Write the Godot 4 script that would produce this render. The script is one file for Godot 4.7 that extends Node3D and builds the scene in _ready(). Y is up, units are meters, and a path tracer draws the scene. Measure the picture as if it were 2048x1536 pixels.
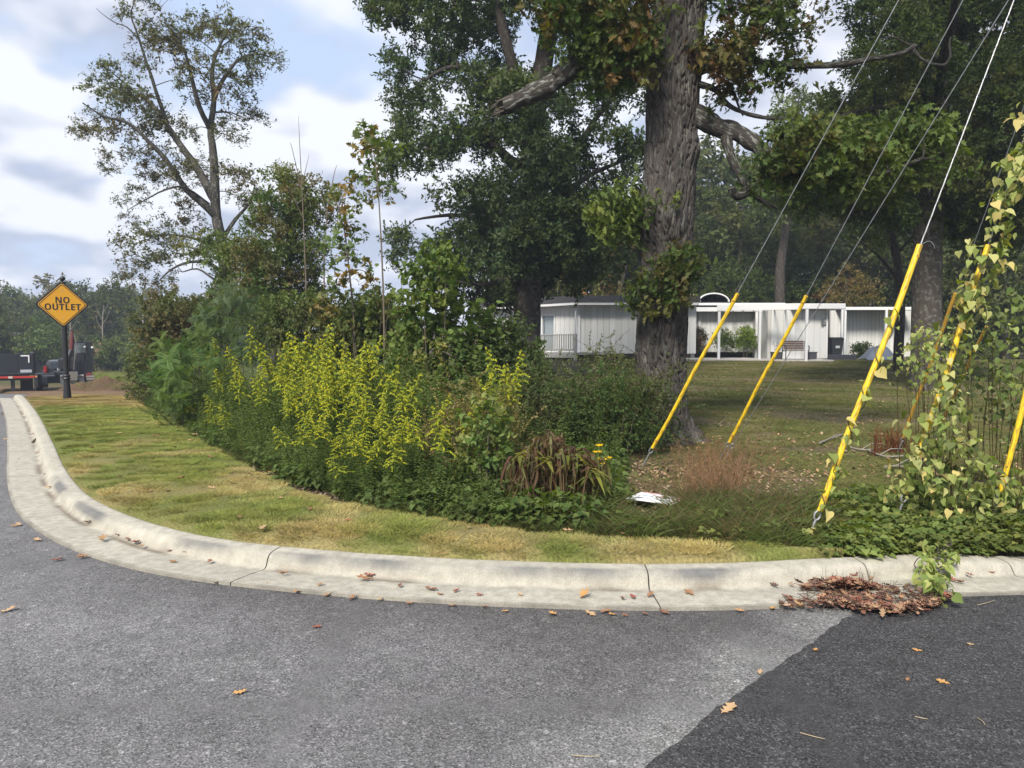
extends Node3D
# A street corner: kerbed verge, weeds, guy wires, oaks and a low white house.
const FL := 1450.0
const EYE := 1.6
const PITCH := 0.0538
var rng := RandomNumberGenerator.new()
var used := {}
var mats := {}
var fn := FastNoiseLite.new()
var fine := FastNoiseLite.new()
var kerb_back: PackedVector2Array      # x, z of the back of the kerb
var kerb_front: PackedVector2Array
var kerb_coarse: PackedVector2Array
var lawn_poly: PackedVector2Array
var sod_outer: PackedVector2Array
var sod_poly: PackedVector2Array
var drive_edge: PackedVector2Array

# ---------------------------------------------------------------- mesh builder
class MB:
	var v := PackedVector3Array()
	var n := PackedVector3Array()
	var c := PackedColorArray()
	var t := PackedVector2Array()
	var ix := PackedInt32Array()
	func vert(p: Vector3, nn: Vector3, col := Color.WHITE, uv := Vector2.ZERO) -> int:
		v.append(p); n.append(nn); c.append(col); t.append(uv)
		return v.size() - 1
	func tri(a: int, b: int, cc: int) -> void:
		# wind so that the geometric normal agrees with the stored one (clockwise front)
		var g := (v[cc] - v[a]).cross(v[b] - v[a])
		if g.dot(n[a] + n[b] + n[cc]) < 0.0:
			ix.append(a); ix.append(cc); ix.append(b)
		else:
			ix.append(a); ix.append(b); ix.append(cc)
	func quad(p0: Vector3, p1: Vector3, p2: Vector3, p3: Vector3, col := Color.WHITE) -> void:
		var nn := (p2 - p0).cross(p1 - p0).normalized()
		var a := vert(p0, nn, col, Vector2(0, 0))
		vert(p1, nn, col, Vector2(1, 0)); vert(p2, nn, col, Vector2(1, 1)); vert(p3, nn, col, Vector2(0, 1))
		ix.append_array([a, a + 1, a + 2, a, a + 2, a + 3])
	func box(lo: Vector3, hi: Vector3, tf := Transform3D.IDENTITY, col := Color.WHITE, ch := 0.0) -> void:
		# chamfered box: six faces, and bevel strips where ch > 0
		var ce := (lo + hi) * 0.5
		var h := (hi - lo) * 0.5
		ch = minf(ch, minf(h.x, minf(h.y, h.z)) * 0.9)
		for ax in 3:
			for s in [-1.0, 1.0]:
				var d := Vector3.ZERO; d[ax] = s
				var e1 := Vector3.ZERO; e1[(ax + 1) % 3] = h[(ax + 1) % 3] - ch
				var e2 := Vector3.ZERO; e2[(ax + 2) % 3] = h[(ax + 2) % 3] - ch
				var o := ce + d * h[ax]
				face(tf * (o - e1 - e2), tf * (o + e1 - e2), tf * (o + e1 + e2), tf * (o - e1 + e2), tf.basis * d, col)
		if ch > 0.0:
			for ax in 3:
				for s1 in [-1.0, 1.0]:
					for s2 in [-1.0, 1.0]:
						var a1 := (ax + 1) % 3
						var a2 := (ax + 2) % 3
						var el := Vector3.ZERO; el[ax] = h[ax] - ch
						var p := ce; p[a1] += s1 * h[a1]; p[a2] += s2 * (h[a2] - ch)
						var q := ce; q[a1] += s1 * (h[a1] - ch); q[a2] += s2 * h[a2]
						var d := Vector3.ZERO; d[a1] = s1; d[a2] = s2
						face(tf * (p - el), tf * (p + el), tf * (q + el), tf * (q - el), tf.basis * d, col)
	func face(p0: Vector3, p1: Vector3, p2: Vector3, p3: Vector3, nn: Vector3, col := Color.WHITE) -> void:
		nn = nn.normalized()
		var a := vert(p0, nn, col, Vector2(0, 0))
		vert(p1, nn, col, Vector2(1, 0)); vert(p2, nn, col, Vector2(1, 1)); vert(p3, nn, col, Vector2(0, 1))
		tri(a, a + 1, a + 2); tri(a, a + 2, a + 3)
	func tube(pts: Array, radii: Array, sides := 6, col := Color.WHITE, uvk := 2.0, cap := true) -> void:
		var m := pts.size()
		var up := Vector3(0.13, 0.2, 0.97)
		var prev := -1
		var first := v.size()
		var along := 0.0
		for i in m:
			var p: Vector3 = pts[i]
			var dir: Vector3 = ((pts[mini(i + 1, m - 1)] as Vector3) - (pts[maxi(i - 1, 0)] as Vector3)).normalized()
			if dir.length() < 0.5: dir = Vector3.UP
			if i > 0: along += p.distance_to(pts[i - 1])
			var sx := up - dir * up.dot(dir)
			if sx.length() < 0.05: sx = dir.cross(Vector3(1, 0, 0.3))
			sx = sx.normalized()
			up = sx
			var sy := dir.cross(sx)
			var r: float = radii[i]
			var start := v.size()
			for k in sides + 1:
				var a := TAU * k / sides
				var nn := sx * cos(a) + sy * sin(a)
				vert(p + nn * r, nn, col, Vector2(float(k) / sides, along * uvk))
			if prev >= 0:
				for k in sides:
					tri(prev + k, prev + k + 1, start + k + 1); tri(prev + k, start + k + 1, start + k)
			prev = start
		if cap and m > 1:
			var last := prev
			for e in [0, m - 1]:
				var p: Vector3 = pts[e]
				var dir: Vector3 = (p - (pts[1 if e == 0 else m - 2] as Vector3)).normalized()
				var ring := first if e == 0 else last
				var ci := vert(p, dir, col, Vector2(0.5, 0.5))
				var r0 := v.size()
				for k in sides + 1: vert(v[ring + k], dir, col, t[ring + k])
				for k in sides: tri(ci, r0 + k, r0 + k + 1)
	func lathe(origin: Vector3, prof: Array, sides := 20, col := Color.WHITE) -> void:
		# prof: [radius, height] pairs
		var prev := -1
		for i in prof.size():
			var a0: Array = prof[maxi(i - 1, 0)]
			var a1: Array = prof[mini(i + 1, prof.size() - 1)]
			var sl := Vector2(a1[1] - a0[1], -(a1[0] - a0[0])).normalized()
			var start := v.size()
			for k in sides + 1:
				var a := TAU * k / sides
				vert(origin + Vector3(cos(a) * prof[i][0], prof[i][1], sin(a) * prof[i][0]), Vector3(cos(a) * sl.x, sl.y, sin(a) * sl.x), col, Vector2(float(k) / sides, prof[i][1]))
			if prev >= 0:
				for k in sides:
					tri(prev + k, prev + k + 1, start + k + 1); tri(prev + k, start + k + 1, start + k)
			prev = start
	func leaf(p: Vector3, dir: Vector3, nn: Vector3, ln: float, wd: float, prof: Array, col := Color.WHITE, droop := 0.3, fold := 0.2) -> void:
		# prof: [t, half width] pairs; a midrib fold and a droop along the length
		dir = dir.normalized()
		var side := dir.cross(nn)
		if side.length() < 0.01: side = dir.cross(Vector3(0.3, 0.1, 1))
		side = side.normalized()
		nn = side.cross(dir).normalized()
		var pm := -1; var pl := -1; var pr := -1
		for q in prof:
			var tt: float = q[0]
			var w: float = q[1] * wd
			var mid := p + dir * (tt * ln) - nn * (droop * ln * tt * tt)
			var back: float = (q[2] * ln) if (q as Array).size() > 2 else 0.0
			if w < 0.0001:
				var o := vert(mid, nn, col)
				if pl >= 0:
					tri(pl, o, pm); tri(pr, pm, o)
				elif pm >= 0:
					pass
				pm = o; pl = -1; pr = -1
			else:
				var m := vert(mid, nn, col)
				var l := vert(mid - side * w + nn * (w * fold) - dir * back, (nn + side * fold).normalized(), col)
				var r := vert(mid + side * w + nn * (w * fold) - dir * back, (nn - side * fold).normalized(), col)
				if pl >= 0:
					tri(pl, l, m); tri(pl, m, pm); tri(pr, m, r); tri(pr, pm, m)
				elif pm >= 0:
					tri(pm, l, m); tri(pm, m, r)
				pm = m; pl = l; pr = r
	func mesh(m: Material = null) -> ArrayMesh:
		var a := []
		a.resize(Mesh.ARRAY_MAX)
		a[Mesh.ARRAY_VERTEX] = v; a[Mesh.ARRAY_NORMAL] = n; a[Mesh.ARRAY_COLOR] = c; a[Mesh.ARRAY_TEX_UV] = t; a[Mesh.ARRAY_INDEX] = ix
		var o := ArrayMesh.new()
		o.add_surface_from_arrays(Mesh.PRIMITIVE_TRIANGLES, a)
		if m: o.surface_set_material(0, m)
		return o

# ---------------------------------------------------------------- camera rays: a pixel of the photograph gives a direction
func ray(u: float, v: float) -> Vector3:
	var dx := (u - 1024.0) / FL
	var dy := (768.0 - v) / FL
	return Vector3(dx, dy * cos(PITCH) - sin(PITCH), -(cos(PITCH) + dy * sin(PITCH)))
func at(u: float, v: float, d: float) -> Vector3:
	var r := ray(u, v)
	return Vector3(0, EYE, 0) + r * (d / -r.z)
func aty(u: float, v: float, y: float) -> Vector3:
	var r := ray(u, v)
	return Vector3(0, EYE, 0) + r * ((y - EYE) / r.y)
func gat(u: float, v: float) -> Vector3:
	var p := aty(u, v, 0.1)
	for i in 12: p = aty(u, v, ground_h(p.x, p.z))
	return p
func ground_h(x: float, z: float) -> float:
	return 0.115 + rise(x, z) + 0.02 * fn.get_noise_2d(x * 6.0, z * 6.0) * clampf((-z - 6.0) / 6.0, 0.0, 1.0)
func right_w(x: float, z: float) -> float:
	var d := maxf(-z, 1.0)
	return smoothstep(-0.38, -0.08, x / d)
func rise(x: float, z: float) -> float:
	var d := -z
	var w := right_w(x, z)
	var up := 0.79 * clampf((d - 11.0) / 24.0, 0.0, 1.0) + 0.03 * maxf(0.0, d - 36.0)
	return w * up + (1.0 - w) * road_drop(d)
func road_drop(d: float) -> float:
	return -0.75 * smoothstep(19.0, 38.0, d) - 0.9 * smoothstep(40.0, 95.0, d)
func road_h(x: float, z: float) -> float:
	return road_drop(-z)

# ---------------------------------------------------------------- nodes
func numbered(called: String) -> String:
	if not used.has(called):
		used[called] = 0
		return called
	used[called] += 1
	return "%s_%03d" % [called, used[called]]
func thing(called: String, label: String, category: String, where := Vector3.ZERO, group := "") -> Node3D:
	var o := Node3D.new()
	o.name = numbered(called)
	add_child(o)
	o.position = where
	tag(o, label, category, group)
	return o
func tag(o: Node, label: String, category: String, group := "") -> void:
	o.set_meta("label", label); o.set_meta("category", category)
	if group != "": o.set_meta("group", group)
func part(called: String, mesh: Mesh, m: Material, parent: Node = null, kind := "") -> MeshInstance3D:
	var o := MeshInstance3D.new()
	o.mesh = mesh
	if m: o.material_override = m
	if parent == null:
		o.name = numbered(called)
		add_child(o)
	else:
		o.name = called
		parent.add_child(o, true)
		# shapes are written in world metres; bring them to the thing's base
		var q := parent
		var off := Vector3.ZERO
		while q is Node3D and q != self:
			off += (q as Node3D).position
			q = q.get_parent()
		o.position = -off
	if kind != "": o.set_meta("kind", kind)
	return o
func local_part(called: String, mesh: Mesh, m: Material, parent: Node, tf: Transform3D) -> MeshInstance3D:
	var o := MeshInstance3D.new()
	o.mesh = mesh
	if m: o.material_override = m
	o.name = called
	parent.add_child(o, true)
	o.transform = tf
	return o
func structure(called: String, mesh: Mesh, m: Material) -> MeshInstance3D:
	return part(called, mesh, m, null, "structure")
func many(called: String, mesh: Mesh, m: Material, tfs: Array, cols: Array, parent: Node = null) -> MultiMeshInstance3D:
	var mm := MultiMesh.new()
	mm.transform_format = MultiMesh.TRANSFORM_3D
	mm.use_colors = true
	mm.mesh = mesh
	mm.instance_count = tfs.size()
	var off := Vector3.ZERO
	if parent is Node3D: off = (parent as Node3D).position
	for i in tfs.size():
		var tf: Transform3D = tfs[i]
		tf.origin -= off
		mm.set_instance_transform(i, tf)
		mm.set_instance_color(i, cols[i])
	var o := MultiMeshInstance3D.new()
	o.multimesh = mm
	o.material_override = m
	o.set_meta("kind", "stuff")
	if parent == null:
		o.name = numbered(called)
		add_child(o)
	else:
		o.name = called
		parent.add_child(o, true)
	return o

# ---------------------------------------------------------------- helpers
func lin(r: float, g: float, b: float) -> Color:
	return Color(r, g, b).linear_to_srgb()
func plain(key: String, r: float, g: float, b: float, rough := 0.8, metal := 0.0) -> StandardMaterial3D:
	if mats.has(key): return mats[key]
	var m := StandardMaterial3D.new()
	m.albedo_color = lin(r, g, b)
	m.roughness = rough
	m.metallic = metal
	mats[key] = m
	return m
func vmat(key: String, rough := 0.7, back := Color(0, 0, 0), spec := 0.5) -> StandardMaterial3D:
	if mats.has(key): return mats[key]
	var m := StandardMaterial3D.new()
	m.vertex_color_use_as_albedo = true
	m.roughness = rough
	m.metallic_specular = spec
	m.cull_mode = BaseMaterial3D.CULL_DISABLED
	if back.r + back.g > 0.0:
		m.backlight_enabled = true
		m.backlight = back
	mats[key] = m
	return m
func rf(a: float, b: float) -> float:
	return rng.randf_range(a, b)
func rdir() -> Vector3:
	var y := rf(-1, 1)
	var a := rf(0, TAU)
	var r := sqrt(1.0 - y * y)
	return Vector3(r * cos(a), y, r * sin(a))
func jit(c: Color, k: float) -> Color:
	var g := 1.0 + rf(-k, k)
	return Color(c.r * g * (1.0 + rf(-k, k) * 0.4), c.g * g, c.b * g * (1.0 + rf(-k, k) * 0.4))
func pick(a: Array):
	return a[rng.randi() % a.size()]
func smooth3(pts: Array, n: int) -> Array:
	var out := []
	for i in pts.size() - 1:
		var a: Vector3 = pts[maxi(i - 1, 0)]
		var b: Vector3 = pts[i]
		var c: Vector3 = pts[i + 1]
		var d: Vector3 = pts[mini(i + 2, pts.size() - 1)]
		for k in n: out.append(b.cubic_interpolate(c, a, d, float(k) / n))
	out.append(pts[-1])
	return out
func smooth2(pts: Array, n: int) -> PackedVector2Array:
	var out := PackedVector2Array()
	for i in pts.size() - 1:
		var a: Vector2 = pts[maxi(i - 1, 0)]
		var b: Vector2 = pts[i]
		var c: Vector2 = pts[i + 1]
		var d: Vector2 = pts[mini(i + 2, pts.size() - 1)]
		for k in n: out.append(b.cubic_interpolate(c, a, d, float(k) / n))
	out.append(pts[-1])
	return out
func resample(p: PackedVector2Array, step: float) -> PackedVector2Array:
	var out := PackedVector2Array([p[0]])
	var left := step
	for i in p.size() - 1:
		var a := p[i]
		var b := p[i + 1]
		var l := a.distance_to(b)
		var done := 0.0
		while l - done >= left:
			done += left
			out.append(a.lerp(b, done / l))
			left = step
		left -= l - done
	return out
func xz(p: Vector3) -> Vector2: return Vector2(p.x, p.z)
func basis_to(dir: Vector3, spin := 0.0, s := 1.0) -> Basis:
	# y axis along dir
	dir = dir.normalized()
	var x := dir.cross(Vector3(0.21, 0.11, 0.97))
	if x.length() < 0.05: x = dir.cross(Vector3.RIGHT)
	x = x.normalized()
	var z := x.cross(dir)
	var b := Basis(x, dir, z) * Basis(Vector3.UP, spin)
	return b * Basis.from_scale(Vector3.ONE * s)
func near_poly(p: Vector2, line: PackedVector2Array) -> float:
	var best := 1e9
	for i in line.size() - 1:
		var q := Geometry2D.get_closest_point_to_segment(p, line[i], line[i + 1])
		best = minf(best, p.distance_squared_to(q))
	return sqrt(best)

# ---------------------------------------------------------------- computed textures
func gray_image(n: FastNoiseLite, size: int) -> PackedByteArray:
	var im := n.get_seamless_image(size, size, false, false, 0.15, true)
	im.convert(Image.FORMAT_L8)
	return im.get_data()
func noise(freq: float, seed_: int, oct := 4, type := FastNoiseLite.TYPE_SIMPLEX_SMOOTH) -> FastNoiseLite:
	var n := FastNoiseLite.new()
	n.seed = seed_; n.frequency = freq; n.noise_type = type
	n.fractal_octaves = oct
	n.fractal_type = FastNoiseLite.FRACTAL_FBM if oct > 1 else FastNoiseLite.FRACTAL_NONE
	return n
func tex_rgb(size: int, data: PackedByteArray) -> ImageTexture:
	var im := Image.create_from_data(size, size, false, Image.FORMAT_RGB8, data)
	im.generate_mipmaps()
	return ImageTexture.create_from_image(im)
func tex_l(size: int, data: PackedByteArray) -> ImageTexture:
	return ImageTexture.create_from_image(Image.create_from_data(size, size, false, Image.FORMAT_L8, data))
func ground_mat(m: StandardMaterial3D, metres: float) -> StandardMaterial3D:
	m.uv1_triplanar = true
	m.uv1_world_triplanar = true
	m.uv1_scale = Vector3.ONE / metres
	return m
func asphalt_mat(key: String, seed_: int, dark: bool) -> StandardMaterial3D:
	var s := 1024
	var cell := noise(0.33, seed_, 1, FastNoiseLite.TYPE_CELLULAR)
	cell.cellular_return_type = FastNoiseLite.RETURN_CELL_VALUE
	var a := gray_image(cell, s)
	var cell2 := noise(0.09, seed_ + 1, 1, FastNoiseLite.TYPE_CELLULAR)
	cell2.cellular_return_type = FastNoiseLite.RETURN_CELL_VALUE
	var b := gray_image(cell2, s)
	var d := gray_image(noise(0.012, seed_ + 2, 5), s)
	var r := RandomNumberGenerator.new(); r.seed = seed_
	var col := PackedByteArray(); col.resize(s * s * 3)
	var hgt := PackedByteArray(); hgt.resize(s * s)
	for i in s * s:
		var g := 0.62 * a[i] + 0.25 * d[i] + 0.13 * b[i]
		# sRGB grey round 200 of 255, scaled by the vertex colour; bright stones and dark pits
		var vv := (150.0 + 0.38 * (g - 128.0) + r.randf_range(-15, 15))
		if dark: vv = 128.0 + 0.42 * (g - 128.0) + r.randf_range(-16, 16)
		if a[i] > 232: vv += 28.0 if not dark else 46.0
		elif a[i] < 26: vv -= 18.0
		if b[i] > 251: vv += 30.0
		vv = clampf(vv, 20, 255)
		col[i * 3] = int(vv); col[i * 3 + 1] = int(vv * 1.0); col[i * 3 + 2] = int(minf(vv * 1.008, 255.0))
		hgt[i] = int(clampf(0.8 * a[i] + 0.2 * d[i], 0, 255))
	var m := StandardMaterial3D.new()
	m.vertex_color_use_as_albedo = true
	m.albedo_texture = tex_rgb(s, col)
	m.roughness = 0.85
	m.metallic_specular = 0.4
	m.heightmap_enabled = true
	m.heightmap_texture = tex_l(s, hgt)
	m.heightmap_scale = 0.25
	ground_mat(m, 2.2)
	mats[key] = m
	return m
func rough_mat(key: String, seed_: int, freq: float, metres: float, contrast: float, bump: float, rough := 0.9, size := 512, grain := 14.0) -> StandardMaterial3D:
	# grey variation round white, multiplied by vertex colour
	var a := gray_image(noise(freq, seed_, 5), size)
	var b := gray_image(noise(freq * 6.0, seed_ + 7, 3), size)
	var r := RandomNumberGenerator.new(); r.seed = seed_
	var col := PackedByteArray(); col.resize(size * size * 3)
	var hgt := PackedByteArray(); hgt.resize(size * size)
	for i in size * size:
		var vv := clampf(200.0 + contrast * (0.55 * (a[i] - 128.0) + 0.45 * (b[i] - 128.0)) + r.randf_range(-grain, grain), 10, 255)
		col[i * 3] = int(vv); col[i * 3 + 1] = int(vv); col[i * 3 + 2] = int(vv)
		hgt[i] = b[size * size - 1 - i]
	var m := StandardMaterial3D.new()
	m.vertex_color_use_as_albedo = true
	m.albedo_texture = tex_rgb(size, col)
	m.roughness = rough
	m.metallic_specular = 0.3
	if bump > 0.0:
		m.heightmap_enabled = true
		m.heightmap_texture = tex_l(size, hgt)
		m.heightmap_scale = bump
	ground_mat(m, metres)
	mats[key] = m
	return m
func bark_mat(key: String, seed_: int, base: Color, lichen: float, repeat: Vector2) -> StandardMaterial3D:
	var n := noise(0.03, seed_, 4)
	n.fractal_type = FastNoiseLite.FRACTAL_RIDGED
	n.domain_warp_enabled = true
	n.domain_warp_amplitude = 18.0
	n.domain_warp_frequency = 0.02
	var im := n.get_seamless_image(512, 128, false, false, 0.15, true)
	im.resize(512, 512, Image.INTERPOLATE_CUBIC)
	im.convert(Image.FORMAT_L8)
	var a := im.get_data()
	var b := gray_image(noise(0.01, seed_ + 3, 5), 512)
	var f := gray_image(noise(0.2, seed_ + 4, 2), 512)
	var col := PackedByteArray(); col.resize(512 * 512 * 3)
	var hgt := PackedByteArray(); hgt.resize(512 * 512)
	for i in 512 * 512:
		var k := 0.85 + 0.35 * (b[511 * 512 - i if i < 511 * 512 else i] / 255.0 - 0.5) + 0.55 * (f[i] / 255.0 - 0.5)
		var c := Color(base.r * k, base.g * k, base.b * k)
		var li := smoothstep(0.62, 0.72, b[i] / 255.0 + (f[i] / 255.0 - 0.5) * 0.5) * lichen
		c = c.lerp(Color(0.34, 0.36, 0.32), li)
		c = c.linear_to_srgb()
		col[i * 3] = int(clampf(c.r * 255, 0, 255)); col[i * 3 + 1] = int(clampf(c.g * 255, 0, 255)); col[i * 3 + 2] = int(clampf(c.b * 255, 0, 255))
		hgt[i] = a[i]
	var m := StandardMaterial3D.new()
	m.albedo_texture = tex_rgb(512, col)
	m.roughness = 0.95
	m.metallic_specular = 0.2
	m.heightmap_enabled = true
	m.heightmap_texture = tex_l(512, hgt)
	m.heightmap_scale = 2.5
	m.uv1_scale = Vector3(repeat.x, repeat.y, 1)
	mats[key] = m
	return m

# ---------------------------------------------------------------- light, sky, camera
func build_light() -> void:
	var cam := Camera3D.new()
	cam.name = "camera"
	cam.fov = rad_to_deg(2.0 * atan(768.0 / FL))
	cam.near = 0.05
	cam.far = 900.0
	cam.position = Vector3(0, EYE, 0)
	cam.rotation.x = -PITCH
	add_child(cam)
	cam.current = true
	var sun := DirectionalLight3D.new()
	sun.name = "sun"
	sun.light_energy = 1.0
	sun.light_color = Color(1.0, 0.965, 0.91)
	sun.light_angular_distance = 14.0
	sun.shadow_enabled = true
	add_child(sun)
	sun.look_at_from_position(Vector3.ZERO, Vector3(0.30, -0.68, -0.67))
	var env := Environment.new()
	env.background_mode = Environment.BG_SKY
	var sky := Sky.new()
	var sm := PanoramaSkyMaterial.new()
	sm.panorama = sky_texture()
	sky.sky_material = sm
	env.sky = sky
	env.background_energy_multiplier = 0.77
	env.tonemap_mode = Environment.TONE_MAPPER_LINEAR
	env.tonemap_exposure = 2.1
	env.fog_enabled = true
	env.fog_density = 0.0011
	env.fog_light_color = Color(0.80, 0.85, 0.93)
	env.sdfgi_enabled = true
	env.ssao_enabled = true
	env.ssil_enabled = true
	var we := WorldEnvironment.new()
	we.name = "environment"
	we.environment = env
	add_child(we)

func sky_texture() -> ImageTexture:
	# broken cloud: bright lumps, lilac-grey bases, a little blue between them, thinning to paler air at the horizon
	var w := 2048
	var h := 1024
	var im := Image.create(w, h, false, Image.FORMAT_RGBF)
	var big := noise(0.9, 11, 5)
	var det := noise(3.4, 23, 4)
	var veil := noise(0.5, 41, 3)
	im.fill(Color(0.16, 0.15, 0.12))
	for y in h / 2 + 4:
		var el := (0.5 - (y + 0.5) / h) * PI
		var sy := sin(el)
		for x in w:
			var az := (x + 0.5) / w * TAU
			var dir := Vector3(sin(az) * cos(el), maxf(sy, 0.0), cos(az) * cos(el))
			var k := 1.0 / (dir.y + 0.30)
			var p := Vector3(dir.x * k, dir.z * k, 0.7)
			var n0 := big.get_noise_3dv(p) + 0.30 * det.get_noise_3dv(p)
			# a second look a little nearer the zenith tells lit tops from grey bases
			var n1 := big.get_noise_3dv(p * 0.93) + 0.30 * det.get_noise_3dv(p * 0.93)
			var c := smoothstep(-0.20, 0.10, n0 + 0.17)
			var bl := Color(0.36, 0.455, 0.635).lerp(Color(0.43, 0.52, 0.67), exp(-dir.y * 5.0))
			var lum := clampf(0.52 + (n0 - n1) * 3.8 - 0.55 * maxf(n0 - 0.12, 0.0) + 0.25 * veil.get_noise_3dv(p), 0.0, 1.0)
			var cl := Color(0.335, 0.375, 0.475).lerp(Color(0.63, 0.645, 0.69), lum)
			var s := bl.lerp(cl, c * 0.92)
			s = s.lerp(Color(0.55, 0.62, 0.74), exp(-dir.y * 16.0) * 0.45)
			im.set_pixel(x, y, s)
	return ImageTexture.create_from_image(im)

# ---------------------------------------------------------------- the ground
func layout() -> void:
	var bpx := [[38, 775], [48, 792], [75, 826], [104, 880], [128, 932], [165, 980], [215, 1012], [300, 1045], [400, 1070], [500, 1085], [600, 1095], [750, 1107], [900, 1116], [1050, 1122], [1200, 1126], [1285, 1127], [1450, 1125], [1600, 1118], [1750, 1109], [1850, 1105]]
	var pts := []
	for q in bpx:
		var p := aty(q[0], q[1], 0.115)
		pts.append(xz(p))
	pts[0] = pts[1] + (pts[1] - pts[2]).normalized() * 2.0
	var e := aty(1990, 1118, 0.06)
	pts.append(xz(e))
	pts.append(Vector2(4.35, -5.42))
	pts.append(Vector2(5.6, -6.2))
	pts.append(Vector2(9.0, -9.0))
	var b := resample(smooth2(pts, 8), 0.06)
	# a light smoothing pass takes the wobble of hand-picked points away
	for it in 40:
		var nb := b.duplicate()
		for i in range(1, b.size() - 1): nb[i] = (b[i - 1] + b[i] * 2.0 + b[i + 1]) * 0.25
		b = nb
	kerb_back = b
	kerb_coarse = resample(b, 0.36)
	kerb_front = PackedVector2Array()
	for i in b.size():
		var d := (b[mini(i + 1, b.size() - 1)] - b[maxi(i - 1, 0)]).normalized()
		kerb_front.append(b[i] + Vector2(-d.y, d.x) * 0.58)
	lawn_poly = b.duplicate()
	# beyond the ends: the bank to the right, the land behind, the far left
	lawn_poly.append_array(PackedVector2Array([Vector2(40, -30), Vector2(200, -60), Vector2(200, -300), Vector2(-300, -300), Vector2(-60, -60), Vector2(-19.2, -30)]))
	var spx := [[255, 793], [330, 833], [400, 880], [460, 912], [520, 945], [610, 985], [730, 1015], [860, 1040], [1020, 1063], [1200, 1078], [1350, 1086], [1480, 1095], [1600, 1108], [1680, 1114]]
	var sp := []
	for q in spx: sp.append(xz(gat(q[0], q[1])))
	sod_outer = smooth2(sp, 6)

func soil_color(x: float, z: float, lawn: bool) -> Color:
	var d := -z
	var q := x / maxf(d, 1.0)
	var n1 := fn.get_noise_2d(x * 2.2, z * 2.2)
	var n2 := fn.get_noise_2d(x * 9.0 + 50.0, z * 9.0)
	var c := Color(0.085, 0.066, 0.042).lerp(Color(0.13, 0.10, 0.06), 0.5 + 0.5 * n2)
	if not lawn: return Color(0.09, 0.085, 0.08)
	# shaded lawn under the oaks
	var lw := smoothstep(0.10, 0.22, q) * smoothstep(8.5, 11.5, d)
	var grass := Color(0.180, 0.188, 0.068).lerp(Color(0.220, 0.182, 0.098), smoothstep(-0.20, 0.40, n1 + 0.5 * n2 + 0.25 * smoothstep(18.0, 26.0, d)))
	c = c.lerp(grass, lw)
	# dry litter and dead stalks round the guy anchors
	var a := Vector2(x - 2.15, (z + 8.3) * 0.8).length()
	c = c.lerp(Color(0.23, 0.165, 0.105), (1.0 - smoothstep(0.9, 2.4, a)) * (0.75 + 0.5 * n2))
	# bare clay on the left where the digger works
	var dirt := smoothstep(-0.42, -0.50, q) * smoothstep(17.6, 19.0, d + n2) * (1.0 - smoothstep(36.0, 46.0, d + 4.0 * n1))
	c = c.lerp(Color(0.31, 0.195, 0.105).lerp(Color(0.25, 0.17, 0.10), 0.5 + n2), dirt)
	var meadow := (1.0 - lw) * smoothstep(-0.2, -0.35, q) * smoothstep(34.0, 48.0, d)
	c = c.lerp(Color(0.13, 0.14, 0.045), meadow)
	return c

func lines(spans: Array) -> PackedFloat32Array:
	# [from, to, step] spans
	var o := PackedFloat32Array()
	for s in spans:
		var x: float = s[0]
		while x < s[1] - 0.001:
			o.append(x)
			x += s[2]
	o.append(spans[-1][1])
	return o

func build_ground() -> void:
	var xs := lines([[-300, -60, 20], [-60, -24, 3], [-24, -14, 0.5], [-14, 9, 0.2], [9, 24, 0.8], [24, 60, 4], [60, 300, 20]])
	var zs := lines([[-300, -100, 20], [-100, -48, 4], [-48, -24, 1.0], [-24, -13, 0.4], [-13, -3.5, 0.2], [-3.5, 0.5, 1], [0.5, 60, 8]])
	var mb := MB.new()
	var nx := xs.size()
	for z in zs:
		for x in xs:
			var p := Vector2(x, z)
			var inside := Geometry2D.is_point_in_polygon(p, lawn_poly)
			var y := ground_h(x, z) - 0.012
			if not inside:
				y = road_h(x, z) - 0.10
			elif x > -24 and x < 9.5 and z > -26:
				var dist := near_poly(p, kerb_coarse)
				if dist < 0.3: y = minf(y, road_h(x, z) + lerpf(0.02, y, clampf(dist / 0.3, 0.0, 1.0)))
			mb.vert(Vector3(x, y, z), Vector3.UP, soil_color(x, z, inside))
	for j in zs.size() - 1:
		for i in nx - 1:
			var a := j * nx + i
			mb.tri(a, a + 1, a + nx + 1); mb.tri(a, a + nx + 1, a + nx)
	smooth_normals(mb)
	var m := rough_mat("soil", 5, 0.03, 1.7, 1.15, 1.2, 0.95, 512, 24.0)
	structure("ground", mb.mesh(), m)

func smooth_normals(mb: MB) -> void:
	for i in mb.n.size(): mb.n[i] = Vector3.ZERO
	for k in range(0, mb.ix.size(), 3):
		var a := mb.ix[k]
		var b := mb.ix[k + 1]
		var c := mb.ix[k + 2]
		var g := (mb.v[c] - mb.v[a]).cross(mb.v[b] - mb.v[a])
		mb.n[a] += g; mb.n[b] += g; mb.n[c] += g
	for i in mb.n.size(): mb.n[i] = mb.n[i].normalized()

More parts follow.
